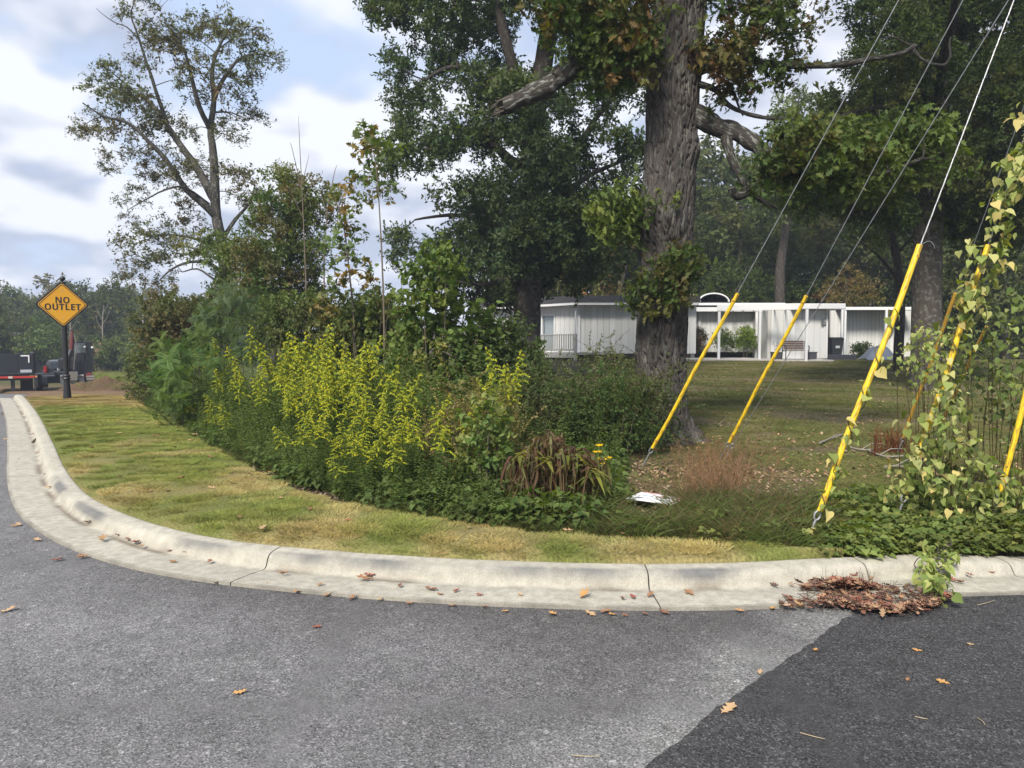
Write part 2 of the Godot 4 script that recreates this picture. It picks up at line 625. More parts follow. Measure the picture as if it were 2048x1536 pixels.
func build_road() -> void:
	var xs := lines([[-60, -24, 3], [-24, -7, 0.5], [-7, 5, 0.12], [5, 30, 1.5]])
	var zs := lines([[-60, -26, 2], [-26, -9, 0.5], [-9, -1.5, 0.1], [-1.5, 20, 1.5]])
	var epx := [[1240, 1575], [1290, 1536], [1400, 1447], [1520, 1357], [1640, 1274], [1740, 1216], [1900, 1188]]
	var ep := []
	for q in epx: ep.append(xz(aty(q[0], q[1], 0.0)))
	ep[0] = ep[1] + (ep[1] - ep[2]).normalized() * 3.0
	drive_edge = smooth2(ep, 5)
	var mb := MB.new()
	var nx := xs.size()
	var deep := PackedByteArray()
	for z in zs:
		for x in xs:
			var p := Vector2(x, z)
			var inside := Geometry2D.is_point_in_polygon(p, lawn_poly)
			var kd := 9.0
			if x > -24 and x < 9.5 and z > -28: kd = near_poly(p, kerb_coarse)
			deep.append(1 if inside and kd > 0.35 else 0)
			var n1 := fn.get_noise_2d(x * 3.0, z * 3.0)
			var n2 := fn.get_noise_2d(x * 13.0, z * 13.0 + 90.0)
			var n3 := fn.get_noise_2d(x * 1.1 + 20.0, z * 5.0)
			var c := Color(0.42, 0.415, 0.417) * (1.0 + 0.20 * n1 + 0.15 * n2 + 0.16 * n3)
			# older, browner and dirtier asphalt by the gutter, swept paler where tyres run
			c = c.lerp(Color(0.205, 0.192, 0.185), (1.0 - smoothstep(0.55, 1.5, kd + 0.5 * n1)) * 0.75 * smoothstep(-5.0, -1.0, x))
			c = c.lerp(Color(0.235, 0.225, 0.221), smoothstep(-1.8, 1.6, x) * 0.62 * (1.0 - smoothstep(-3.4, -2.6, z + 0.4 * n1)) + 0.12 * n3)
			if x > -2.0 and x < 4.2 and z > -5.2:
				var de := near_poly(p, drive_edge)
				c = c.lerp(Color(0.54, 0.54, 0.525), (1.0 - smoothstep(0.02, 0.42, de + 0.32 * n2 + 0.2 * n1)) * 0.85)
			c.a = 1.0
			mb.vert(Vector3(x, road_h(x, z), z), Vector3.UP, c)
	for j in zs.size() - 1:
		for i in nx - 1:
			var a := j * nx + i
			if deep[a] and deep[a + 1] and deep[a + nx] and deep[a + nx + 1]: continue
			mb.tri(a, a + 1, a + nx + 1); mb.tri(a, a + nx + 1, a + nx)
	structure("road", mb.mesh(), asphalt_mat("asphalt", 71, false))
	# the newer, blacker side road, laid over the older one with a ragged seam
	var out := PackedVector2Array()
	var dense := resample(drive_edge, 0.035)
	for i in dense.size():
		var p := dense[i]
		var d := (dense[mini(i + 1, dense.size() - 1)] - dense[maxi(i - 1, 0)]).normalized()
		out.append(p + Vector2(-d.y, d.x) * (0.022 * fine.get_noise_2d(p.x * 45.0, p.y * 45.0) + 0.018 * fine.get_noise_2d(p.x * 9.0, p.y * 9.0)))
	var kf := []
	for i in kerb_front.size():
		var p := kerb_front[i]
		if i % 4 == 0 and p.x > drive_edge[drive_edge.size() - 1].x + 0.1 and (kf.is_empty() or p.x > kf[-1].x + 0.05): kf.append(p.lerp(kerb_back[i], 0.2))
	for p in kf: out.append(p)
	out.append(Vector2(14, -10)); out.append(Vector2(30, 4)); out.append(Vector2(12, 14)); out.append(Vector2(-2, 8))
	var ids := Geometry2D.triangulate_polygon(out)
	if ids.is_empty(): print("side road outline crosses itself")
	var sb := MB.new()
	for p in out: sb.vert(Vector3(p.x, 0.006, p.y), Vector3.UP, Color(0.185, 0.184, 0.188))
	for k in range(0, ids.size(), 3): sb.tri(ids[k], ids[k + 1], ids[k + 2])
	structure("side_road", sb.mesh(), asphalt_mat("asphalt_dark", 131, true))

func kerb_scale(x: float) -> float:
	return 1.0 - 0.92 * smoothstep(2.85, 4.3, x)

func build_kerb() -> void:
	var conc := concrete_mat()
	var root := Node3D.new()
	root.name = "kerb"
	root.set_meta("kind", "structure")
	add_child(root)
	var prof := [[0.0, -0.12], [0.0, 0.022], [0.010, 0.026], [0.03, 0.026], [0.055, 0.025], [0.10, 0.024], [0.22, 0.018], [0.28, 0.014], [0.315, 0.010], [0.34, 0.007], [0.366, 0.010], [0.380, 0.026], [0.391, 0.052], [0.402, 0.078], [0.418, 0.097], [0.446, 0.109], [0.490, 0.114], [0.545, 0.117], [0.572, 0.114], [0.58, 0.104], [0.58, -0.12]]
	# joints, as the photograph shows them along the back edge
	var cuts := []
	for q in [[128, 932], [190, 1000], [578, 1093], [1284, 1127], [1690, 1112], [2046, 1128]]:
		var p := xz(aty(q[0], q[1], 0.1))
		var best := 0
		for i in kerb_back.size():
			if kerb_back[i].distance_to(p) < kerb_back[best].distance_to(p): best = i
		cuts.append(best)
	var first: int = cuts[0]
	var more := []
	while first > 40:
		first -= 42
		if first > 8: more.append(first)
	more.reverse()
	cuts = [0] + more + cuts + [kerb_back.size() - 1]
	for s in cuts.size() - 1:
		var i0: int = cuts[s]
		var i1: int = cuts[s + 1]
		if i1 - i0 < 3: continue
		var mb := MB.new()
		var rows := []
		for i in range(i0, i1 + 1):
			var o := kerb_front[i]
			var b := kerb_back[i]
			# leave a dark joint of about a centimetre and a half, with slumped corners
			var tt := 0.0
			if i == i0 and s > 0: tt = 0.0045
			if i == i1: tt = -0.0045
			var d := (kerb_back[mini(i + 1, kerb_back.size() - 1)] - kerb_back[maxi(i - 1, 0)]).normalized()
			var edge := 0.003 if (i == i0 or i == i1) else 0.0
			var row := []
			for q in prof:
				var f: float = q[0] / 0.58
				var p2 := o.lerp(b, f) + d * tt
				var hs := kerb_scale(b.x)
				var y: float = (q[1] as float)
				if y > 0.03: y = 0.03 + (y - 0.03) * hs
				if y > -0.1: y += 0.0025 * fine.get_noise_2d(p2.x * 16.0, p2.y * 16.0) - (edge if y > 0.004 else 0.0)
				var y0 := road_h(p2.x, p2.y)
				row.append(Vector3(p2.x, y0 + y, p2.y))
			rows.append(row)
		for r in rows.size():
			for k in prof.size():
				mb.vert(rows[r][k], Vector3.UP, kerb_color(rows[r][k], prof[k][0], kerb_back[i0 + r]))
		var m := prof.size()
		for r in rows.size() - 1:
			for k in m - 1:
				var a := r * m + k
				mb.ix.append_array([a, a + m, a + m + 1, a, a + m + 1, a + 1])
		smooth_normals(mb)
		var flip := mb.n[m / 2].y < 0.0
		if flip:
			for k in range(0, mb.ix.size(), 3):
				var tmp := mb.ix[k + 1]
				mb.ix[k + 1] = mb.ix[k + 2]; mb.ix[k + 2] = tmp
			for k in mb.n.size(): mb.n[k] = -mb.n[k]
		# end caps
		for e in [0, rows.size() - 1]:
			var c0 := mb.v.size()
			var dd: Vector3 = ((rows[e][8] as Vector3) - (rows[1 if e == 0 else rows.size() - 2][8] as Vector3)).normalized()
			for k in m: mb.vert(rows[e][k], dd, Color(0.42, 0.40, 0.34))
			var loop := PackedVector2Array()
			for k in m: loop.append(Vector2(prof[k][0], prof[k][1]))
			var ti := Geometry2D.triangulate_polygon(loop)
			for k in range(0, ti.size(), 3): mb.tri(c0 + ti[k], c0 + ti[k + 1], c0 + ti[k + 2])
		var seg := MeshInstance3D.new()
		seg.name = "kerb_segment"
		seg.mesh = mb.mesh()
		seg.material_override = conc
		root.add_child(seg, true)

func kerb_color(p: Vector3, off: float, b: Vector2) -> Color:
	var n1 := fn.get_noise_2d(p.x * 10.0, p.z * 10.0)
	var n2 := fine.get_noise_2d(p.x * 12.0, p.z * 12.0)
	var c := Color(0.62, 0.59, 0.50) * (1.0 + 0.12 * n1 + 0.10 * n2)
	# silt lying in the flow line, tyre rubber on the face of the bend, grime on the pan
	var silt := (1.0 - smoothstep(0.0, 0.06, absf(off - 0.35 + 0.03 * n1))) * smoothstep(-0.25, 0.3, n2 + n1)
	c = c.lerp(Color(0.21, 0.165, 0.125), clampf(silt, 0.0, 1.0) * 0.8)
	var face := smoothstep(0.38, 0.41, off) * (1.0 - smoothstep(0.44, 0.50, off))
	var rub := 0.0
	for q in [[-4.9, -7.6, 0.75], [-3.9, -6.4, 0.55], [-1.1, -5.1, 0.9], [0.25, -4.95, 0.95], [-2.3, -5.5, 0.4], [1.2, -4.95, 0.5]]:
		rub = maxf(rub, 1.0 - smoothstep(0.15, q[2], Vector2(p.x - q[0], (p.z - q[1]) * 0.7).length()))
	c = c.lerp(Color(0.19, 0.195, 0.20), clampf(rub * face * (0.75 + 0.9 * n2), 0.0, 0.85))
	if off < 0.03: c = c.lerp(Color(0.20, 0.19, 0.17), 0.5 + 0.4 * n2)
	c.a = 1.0
	return c

func concrete_mat() -> StandardMaterial3D:
	return rough_mat("concrete", 17, 0.02, 1.1, 0.30, 0.2, 0.85, 512, 17.0)

# ---------------------------------------------------------------- the mown verge
func build_sod() -> void:
	var bp := [[52, 796], [75, 826], [104, 880], [128, 932], [165, 980], [250, 1028], [400, 1070], [600, 1095], [850, 1113], [1100, 1124], [1285, 1127], [1450, 1125], [1600, 1118], [1690, 1112]]
	var pairs := []
	for q in bp:
		var p := xz(aty(q[0], q[1], 0.115))
		var best := 0
		for i in kerb_back.size():
			if kerb_back[i].distance_to(p) < kerb_back[best].distance_to(p): best = i
		pairs.append(best)
	var mb := MB.new()
	var nrow := 0
	var across := 14
	var inner := []
	var outer := []
	for s in pairs.size() - 1:
		var m := 12
		for k in m + (1 if s == pairs.size() - 2 else 0):
			var f := float(k) / m
			var bi := lerpf(pairs[s], pairs[s + 1], f)
			var b := kerb_back[int(bi)].lerp(kerb_back[mini(int(bi) + 1, kerb_back.size() - 1)], bi - int(bi))
			var so: Vector2 = sod_outer[clampi(int(round((s + f) * 6.0)), 0, sod_outer.size() - 1)]
			so += (so - b).normalized() * 0.07 * fine.get_noise_2d(so.x * 7.0, so.y * 7.0)
			inner.append(b); outer.append(so)
	sod_poly = PackedVector2Array()
	for p in inner: sod_poly.append(p)
	for i in range(outer.size() - 1, -1, -1): sod_poly.append(outer[i])
	for i in inner.size():
		for k in across + 1:
			var f := float(k) / across
			var p: Vector2 = (inner[i] as Vector2).lerp(outer[i], f)
			mb.vert(Vector3(p.x, sod_h(p.x, p.y, f), p.y), Vector3.UP, sod_color(p.x, p.y))
		nrow += 1
	for j in nrow - 1:
		for k in across:
			var a := j * (across + 1) + k
			mb.tri(a, a + 1, a + across + 2); mb.tri(a, a + across + 2, a + across + 1)
	smooth_normals(mb)
	structure("mown_verge", mb.mesh(), rough_mat("sod", 51, 0.05, 0.8, 0.9, 1.0, 0.95, 512, 22.0))
	# blades
	var tuft := [tuft_mesh(380, 0.14, 0.042, 2, 0.3), tuft_mesh(380, 0.14, 0.038, 2, 0.4), tuft_mesh(380, 0.14, 0.045, 2, 0.25)]
	var tfs := []
	var cols := []
	var owed := 0.0
	for j in inner.size() - 1:
		var a: Vector2 = inner[j]
		var b: Vector2 = outer[j]
		var nxt: Vector2 = inner[j + 1]
		var nxo: Vector2 = outer[j + 1]
		var area := (a.distance_to(b) + nxt.distance_to(nxo)) * 0.5 * (a.distance_to(nxt) + b.distance_to(nxo)) * 0.5
		var dist := a.length()
		var dens := clampf(230.0 / dist, 10.0, 40.0)
		owed += area * dens
		while owed > 0.0:
			owed -= 1.0
			var s := rf(0, 1)
			var f := rf(0.05, 0.99)
			var p := a.lerp(nxt, s).lerp(b.lerp(nxo, s), f)
			var sc := rf(0.7, 1.2) * clampf(dist / 9.0, 1.0, 1.7)
			var wide := a.distance_to(b)
			sc = minf(sc, (1.0 - f) * wide / 0.13 + 0.35)
			sc = minf(sc, near_poly(p, kerb_coarse) / 0.15 + 0.12)
			var c := jit(sod_color(p.x, p.y), 0.22)
			tfs.append(Transform3D(Basis(Vector3.UP, rf(0, TAU)) * Basis.from_scale(Vector3(sc, minf(sc, 1.0) * rf(0.6, 1.0), sc)), Vector3(p.x, sod_h(p.x, p.y, f) - 0.004, p.y)))
			cols.append(c)
	var root := thing("mown_grass", "short mown grass with scorched tan patches along the kerb", "grass", Vector3.ZERO)
	root.set_meta("kind", "stuff")
	var gm := vmat("grass_blade", 0.75, Color(0.4, 0.45, 0.2), 0.25)
	for k in 3:
		var tk := []
		var ck := []
		for i in range(k, tfs.size(), 3):
			tk.append(tfs[i]); ck.append(cols[i])
		many("blades", tuft[k], gm, tk, ck, root)

func sod_h(x: float, z: float, f: float) -> float:
	return ground_h(x, z) - 0.014 + 0.028 * smoothstep(0.0, 0.06, f) + 0.05 * sin(clampf(f, 0.0, 1.0) * PI) + 0.012 * fn.get_noise_2d(x * 8.0, z * 8.0) * sin(f * PI)

func sod_color(x: float, z: float) -> Color:
	var n1 := fn.get_noise_2d(x * 6.0 + 11.0, z * 4.2)
	var n2 := fine.get_noise_2d(x * 5.0, z * 5.0 + 40.0)
	var green := Color(0.205, 0.25, 0.058).lerp(Color(0.255, 0.27, 0.08), 0.5 + 0.5 * n2)
	var tan := Color(0.55, 0.41, 0.205).lerp(Color(0.45, 0.365, 0.165), 0.5 + 0.5 * n2)
	# scorched toward the bend and beside the kerb, greener along the road
	var w := smoothstep(-0.26, 0.42, n1 + 0.45 * n2 - 0.06 + 0.16 * smoothstep(-4.8, -3.2, x) - 0.5 * smoothstep(-9.0, -12.0, z))
	var dirt := smoothstep(-16.2, -17.6, z + n2)
	return green.lerp(tan, clampf(w, 0.0, 1.0) * 0.68).lerp(Color(0.40, 0.28, 0.13), dirt * 0.7)

func tuft_mesh(n: int, rad: float, hgt: float, segs: int, lean: float) -> ArrayMesh:
	var mb := MB.new()
	for i in n:
		var a := rf(0, TAU)
		var r := rad * sqrt(rng.randf())
		var p := Vector3(cos(a) * r, 0, sin(a) * r)
		var d := Vector3(cos(a + rf(-1, 1)) * rf(0.1, 0.6), 1, sin(a + rf(-1, 1)) * rf(0.1, 0.6)).normalized()
		var h := hgt * rf(0.6, 1.25)
		var side := d.cross(rdir()).normalized()
		var w := clampf(hgt * 0.05, 0.0016, 0.005)
		var out := Vector3(d.x, 0, d.z).normalized()
		var g := rf(0.72, 1.25)
		var col := Color(g * rf(0.92, 1.1), g, g * rf(0.8, 1.1))
		var pa := -1; var pb := -1
		for k in segs + 1:
			var t := float(k) / segs
			var c := p + d * (h * t) + out * (h * lean * t * t * 1.6) - Vector3.UP * (h * lean * t * t * 0.9)
			var nn := (side.cross(d)).normalized()
			if k == segs:
				var e := mb.vert(c, nn, col)
				mb.tri(pa, pb, e)
			else:
				var ww := w * (1.0 - t * 0.6)
				var e := mb.vert(c - side * ww, nn, col)
				var f := mb.vert(c + side * ww, nn, col)
				if pa >= 0:
					mb.tri(pa, pb, f); mb.tri(pa, f, e)
				pa = e; pb = f
	return mb.mesh()

# ---------------------------------------------------------------- leaves and twigs
const RHOMB := [[0.0, 0.0], [0.42, 0.5], [1.0, 0.0]]
const OVAL := [[0.0, 0.0], [0.22, 0.40], [0.5, 0.5], [0.8, 0.28], [1.0, 0.0]]
const LANCE := [[0.0, 0.0], [0.3, 0.5], [1.0, 0.0]]
const OAK := [[0.0, 0.0], [0.14, 0.06], [0.26, 0.30], [0.34, 0.12], [0.50, 0.52], [0.58, 0.16], [0.74, 0.42], [0.80, 0.14], [1.0, 0.0]]
const HEART := [[0.0, 0.02], [0.04, 0.36, 0.10], [0.18, 0.53, 0.07], [0.42, 0.47], [0.70, 0.22], [1.0, 0.0]]
const MAPLE := [[0.0, 0.0], [0.10, 0.46, 0.06], [0.24, 0.26], [0.42, 0.55, -0.10], [0.50, 0.24], [0.72, 0.26], [1.0, 0.0]]
var spray := {}
const LEAF_GAIN := 2.1

func twig_cluster(n: int, ln: float, leaf_l: float, leaf_w: float, prof: Array, hang: float, spread: float, twigs := 3) -> ArrayMesh:
	# a few thin twigs leaving one point, set with leaves; y axis is the way it grows
	var mb := MB.new()
	for k in twigs:
		var d := (Vector3.UP + Vector3(rf(-1, 1), rf(-0.3, 0.3), rf(-1, 1)) * spread).normalized()
		var l := ln * rf(0.65, 1.0)
		var bend := rdir() * 0.25
		var p0 := Vector3.ZERO
		var p1 := d * l * 0.5 + bend * l * 0.15
		var p2 := d * l + bend * l * 0.4
		mb.tube([p0, p1, p2], [ln * 0.013, ln * 0.010, ln * 0.005], 3, Color(0.5, 0.38, 0.26), 1.0, false)
		for i in n / twigs:
			var t := pow(rng.randf(), 0.75)
			var p := p0.lerp(p1, t * 2.0) if t < 0.5 else p1.lerp(p2, t * 2.0 - 1.0)
			var out := (rdir() + d * 0.8 + Vector3(0, -hang, 0)).normalized()
			var nn := (Vector3.UP + rdir() * 0.85).normalized()
			var g := rf(0.72, 1.28)
			var col := Color(g * rf(0.9, 1.12), g, g * rf(0.8, 1.1))
			var s := rf(0.7, 1.15)
			mb.leaf(p + out * leaf_l * 0.15, out, nn, leaf_l * s, leaf_w * s, prof, col, rf(0.1, 0.7), rf(0.05, 0.6))
	return mb.mesh()

func frond(pairs: int, ln: float, leaf_l: float, leaf_w: float, droop: float) -> ArrayMesh:
	# feathery: several fronds, each a stalk with paired leaflets
	var mb := MB.new()
	for f in 4:
		var a := TAU * (f + rf(-0.3, 0.3)) / 4.0
		var out := Vector3(cos(a), rf(0.3, 0.8), sin(a)).normalized()
		var pts := []
		for i in 7:
			var t := i / 6.0
			pts.append(out * (ln * t) - Vector3.UP * (droop * ln * t * t))
		mb.tube(pts, [0.006, 0.005, 0.004, 0.004, 0.003, 0.003, 0.002], 3, Color(0.9, 0.9, 0.7), 1.0, false)
		for i in pairs:
			var t := (i + 1.5) / (pairs + 1.5)
			var k := mini(int(t * 6.0), 5)
			var p: Vector3 = (pts[k] as Vector3).lerp(pts[k + 1], t * 6.0 - k)
			var d: Vector3 = ((pts[k + 1] as Vector3) - pts[k]).normalized()
			var sd := d.cross(Vector3.UP).normalized()
			var nn := sd.cross(d).normalized()
			var g := rf(0.8, 1.2)
			for s in [-1.0, 1.0]:
				mb.leaf(p, (sd * s + d * 0.35 - Vector3.UP * 0.12).normalized(), nn, leaf_l * (1.0 - 0.55 * absf(t - 0.45)), leaf_w, RHOMB, Color(g, g, g * 0.95), 0.15, 0.1)
	return mb.mesh()

func cane(n: int, ln: float, leaf_l: float, leaf_w: float) -> ArrayMesh:
	# an arching cane with small paired leaves
	var mb := MB.new()
	for f in 3:
		var a := rf(0, TAU)
		var out := Vector3(cos(a), 0, sin(a))
		var pts := []
		var rad := []
		for i in 8:
			var t := i / 7.0
			pts.append(Vector3.UP * (ln * (t - 0.62 * t * t)) + out * (ln * 0.75 * t * t) + rdir() * 0.01)
			rad.append(lerpf(0.006, 0.0015, t))
		mb.tube(pts, rad, 3, Color(0.75, 0.62, 0.45), 1.0, false)
		for i in n:
			var t := rf(0.12, 1.0)
			var k := mini(int(t * 7.0), 6)
			var p: Vector3 = (pts[k] as Vector3).lerp(pts[k + 1], t * 7.0 - k)
			var d: Vector3 = ((pts[k + 1] as Vector3) - pts[k]).normalized()
			var sd := d.cross(rdir()).normalized()
			var g := rf(0.75, 1.25)
			mb.leaf(p, (sd + d * 0.5).normalized(), (Vector3.UP + rdir() * 0.5).normalized(), leaf_l * rf(0.7, 1.1), leaf_w, RHOMB, Color(g, g, g * 0.9), 0.15, 0.15)
	return mb.mesh()

func make_sprays() -> void:
	spray.oak = [twig_cluster(18, 0.30, 0.115, 0.075, OAK, 0.7, 0.75), twig_cluster(16, 0.26, 0.125, 0.08, OAK, 0.9, 0.85), twig_cluster(20, 0.32, 0.11, 0.07, OAK, 0.55, 0.9)]
	spray.mid = [twig_cluster(34, 0.42, 0.115, 0.062, RHOMB, 0.2, 0.8, 4), twig_cluster(30, 0.46, 0.12, 0.066, RHOMB, 0.3, 0.9, 4), twig_cluster(38, 0.40, 0.105, 0.06, RHOMB, 0.1, 1.0, 5)]
	spray.thin = [twig_cluster(20, 0.50, 0.115, 0.058, RHOMB, 0.45, 0.8, 4), twig_cluster(17, 0.48, 0.12, 0.06, RHOMB, 0.6, 0.9, 4)]
	spray.far = [twig_cluster(40, 0.95, 0.26, 0.17, RHOMB, 0.2, 0.9, 4), twig_cluster(44, 0.9, 0.24, 0.16, RHOMB, 0.1, 1.1, 4)]
	spray.small = [twig_cluster(36, 0.30, 0.06, 0.034, RHOMB, 0.1, 0.8, 4), twig_cluster(40, 0.28, 0.065, 0.036, RHOMB, 0.1, 0.9, 4)]
	spray.heart = [twig_cluster(10, 0.22, 0.085, 0.08, HEART, 0.5, 0.9, 2), twig_cluster(12, 0.26, 0.08, 0.075, HEART, 0.6, 1.0, 3)]
	spray.maple = [twig_cluster(9, 0.30, 0.15, 0.14, MAPLE, 0.35, 0.9, 3), twig_cluster(11, 0.34, 0.14, 0.13, MAPLE, 0.3, 0.9, 3)]
	spray.frond = [frond(18, 0.55, 0.095, 0.019, 0.35), frond(20, 0.6, 0.09, 0.018, 0.5)]
	spray.cane = [cane(34, 0.75, 0.042, 0.02), cane(30, 0.85, 0.045, 0.022)]

# blobs of foliage: jittered over an outline drawn in the photograph, with real depth
func blobs_in(poly: Array, holes: Array, step: float, depth: float, thick: float, rad: float) -> Array:
	var pv := PackedVector2Array()
	var lo := Vector2(1e9, 1e9)
	var hi := -lo
	for q in poly:
		var p := Vector2(q[0], q[1])
		pv.append(p); lo = lo.min(p); hi = hi.max(p)
	var out := []
	var row := 0
	var v := lo.y
	while v <= hi.y:
		var u := lo.x + (step * 0.5 if row % 2 else 0.0)
		while u <= hi.x:
			var p := Vector2(u + rf(-0.4, 0.4) * step, v + rf(-0.4, 0.4) * step)
			var ok := Geometry2D.is_point_in_polygon(p, pv)
			for h in holes:
				if ok and p.distance_to(Vector2(h[0], h[1])) < h[2] + 13.0: ok = false
			if ok:
				# thicker in depth toward the middle of the outline than at its rim
				var c := (lo + hi) * 0.5
				var e := Vector2((p.x - c.x) / maxf(1.0, (hi.x - lo.x) * 0.5), (p.y - c.y) / maxf(1.0, (hi.y - lo.y) * 0.5)).length()
				var th := thick * sqrt(maxf(0.12, 1.0 - minf(e, 1.0) * minf(e, 1.0) * 0.85))
				out.append([at(p.x, p.y, depth + rf(-th, th)), rad * rf(0.75, 1.25)])
			u += step
		v += step * 0.88
		row += 1
	return out
func blob_list(l: Array, depth: float, thick: float) -> Array:
	var out := []
	for q in l:
		var d := depth + rf(-thick, thick)
		out.append([at(q[0] + rf(-4, 4), q[1] + rf(-4, 4), d), q[2] * d / FL])
	return out

# one leafy bough: n twig clusters joined into a mesh of radius r
func bough(kinds: Array, n: int, r: float, size: float, jitter: float, flat: float) -> ArrayMesh:
	var mb := MB.new()
	for i in n:
		var arr: Array = (pick(kinds) as ArrayMesh).surface_get_arrays(0)
		var d := rdir()
		var rr := r * pow(rng.randf(), 0.45)
		var grow := (d + Vector3(0, 0.25, 0) + rdir() * 0.5).normalized()
		var tf := Transform3D(basis_to(grow, rf(0, TAU), size * rf(0.75, 1.2)), Vector3(d.x, d.y * flat, d.z) * rr)
		var off := mb.v.size()
		var tint := jit(Color.WHITE, jitter)
		mb.v.append_array(tf * (arr[Mesh.ARRAY_VERTEX] as PackedVector3Array))
		mb.n.append_array(Transform3D(tf.basis.orthonormalized(), Vector3.ZERO) * (arr[Mesh.ARRAY_NORMAL] as PackedVector3Array))
		for c in arr[Mesh.ARRAY_COLOR] as PackedColorArray: mb.c.append(c * tint)
		mb.t.append_array(arr[Mesh.ARRAY_TEX_UV] as PackedVector2Array)
		for k in arr[Mesh.ARRAY_INDEX] as PackedInt32Array: mb.ix.append(k + off)
	return mb.mesh()

func foliage(parent: Node, called: String, blobs: Array, kind: String, n: int, pal: Array, size := 1.0, jitter := 0.22, mat_key := "leaf", flat := 0.75) -> void:
	if blobs.is_empty(): return
	var avg := 0.0
	for b in blobs: avg += b[1] as float
	avg /= blobs.size()
	var nv := clampi(blobs.size() / 14, 2, 5)
	for k in nv:
		var m := bough(spray[kind], n, avg, size, jitter, flat)
		var tfs := []
		var cols := []
		for i in range(k, blobs.size(), nv):
			var base: Color = (pick(pal) as Color).lerp(pick(pal), rng.randf() * 0.5)
			var s: float = clampf(blobs[i][1] / avg, 0.6, 1.5)
			tfs.append(Transform3D(Basis(Vector3.UP, rf(0, TAU)) * Basis(Vector3.RIGHT, rf(-0.3, 0.3)) * Basis.from_scale(Vector3.ONE * s), blobs[i][0]))
			cols.append(jit(base * LEAF_GAIN, 0.14))
		if tfs.size(): many(called, m, mats[mat_key], tfs, cols, parent)

# limb: [[u, v, depth], ...] with a radius in metres at each end
func limb_pts(l: Array, n := 4) -> Array:
	var pts := []
	for q in l: pts.append(at(q[0], q[1], q[2]))
	return smooth3(pts, n)
func add_limb(parent: Node, called: String, pts: Array, r0: float, r1: float, m: Material, sides := 9, skel: Array = [], wob := 0.0) -> void:
	var mb := MB.new()
	var rad := []
	for i in pts.size():
		var t := float(i) / (pts.size() - 1)
		var w := 1.0 + wob * fine.get_noise_2d(pts[i].x * 30.0 + pts[i].z * 7.0, pts[i].y * 30.0)
		rad.append(lerpf(r0, r1, t) * w)
		if wob > 0.0: pts[i] += Vector3(fine.get_noise_2d(pts[i].y * 12.0, 3.0), fine.get_noise_2d(pts[i].x * 12.0, 9.0), 0) * r0 * wob
		skel.append([pts[i], rad[i]])
	mb.tube(pts, rad, sides, Color.WHITE, 1.0)
	part(called, mb.mesh(), m, parent)

# thin branches that carry each blob back to the nearest limb
func branches(parent: Node, blobs: Array, skel: Array, m: Material, r := 0.03, reach := 99.0, twigs := 2) -> void:
	if skel.is_empty(): return
	var mb := MB.new()
	var todo := []
	for b in blobs:
		var best := 1e9
		for s in skel: best = minf(best, (b[0] as Vector3).distance_squared_to(s[0]))
		todo.append([best, b])
	todo.sort_custom(func(x, y): return x[0] < y[0])
	for q in todo:
		var c: Vector3 = q[1][0]
		var best := 1e9
		var from := [Vector3.ZERO, 0.1]
		for s in skel:
			var e: float = c.distance_squared_to(s[0]) + (1.5 if (s[0] as Vector3).y > c.y + 0.4 else 0.0)
			if e < best:
				best = e; from = s
		var p0: Vector3 = from[0]
		if p0.distance_to(c) > reach: continue
		var mid := p0.lerp(c, 0.5) + Vector3(rf(-0.12, 0.12), rf(-0.05, 0.16), rf(-0.12, 0.12)) * p0.distance_to(c)
		var pts := smooth3([p0, mid, c], 3)
		var rr := minf(r, (from[1] as float) * 0.8)
		var rad := []
		for i in pts.size(): rad.append(lerpf(rr, rr * 0.45, float(i) / (pts.size() - 1)))
		mb.tube(pts, rad, 4, Color.WHITE, 1.0, false)
		for i in range(2, pts.size()): skel.append([pts[i], rad[i]])
		for k in twigs:
			var e := c + rdir() * (q[1][1] as float) * 0.85
			mb.tube([c, c.lerp(e, 0.5) + rdir() * 0.06, e], [rr * 0.45, rr * 0.3, rr * 0.12], 3, Color.WHITE, 1.0, false)
	part("branches", mb.mesh(), m, parent, "stuff")

func shrub(called: String, label: String, category: String, blobs: Array, kind: String, n: int, pal: Array, size := 1.0, stems := true, group := "") -> Node3D:
	var c := Vector3.ZERO
	for b in blobs: c += b[0]
	c /= maxf(1.0, blobs.size())
	var base := Vector3(c.x, ground_h(c.x, c.z), c.z)
	var o := thing(called, label, category, base, group)
	foliage(o, "foliage", blobs, kind, n, pal, size)
	if stems:
		var mb := MB.new()
		for b in blobs:
			if rng.randf() < 0.5: continue
			var p: Vector3 = b[0]
			var f := base + (p - base) * Vector3(0.55, 0, 0.55)
			f.y = ground_h(f.x, f.z) - 0.03
			var mid := f.lerp(p, 0.55) + Vector3(0, 0.12, 0)
			mb.tube(smooth3([f, mid, p], 3), [0.014, 0.013, 0.011, 0.01, 0.008, 0.006, 0.004], 4, Color.WHITE, 1.0, false)
		if mb.v.size(): part("stems", mb.mesh(), mats.twig, o)
	return o

# ---------------------------------------------------------------- the trees
func build_trees() -> void:
	var bark := bark_mat("bark", 301, Color(0.098, 0.088, 0.081), 0.25, Vector2(3, 1))
	var barkg := bark_mat("bark_grey", 302, Color(0.092, 0.085, 0.075), 0.4, Vector2(2, 1))
	var barkd := bark_mat("bark_dark", 303, Color(0.07, 0.06, 0.052), 0.2, Vector2(2, 1))

	great_oak(bark)
	middle_oak(barkd)
	tall_thin_tree(barkg)
	right_wood(barkd)
	far_wood(barkd)
	young_trees(barkg, barkd)

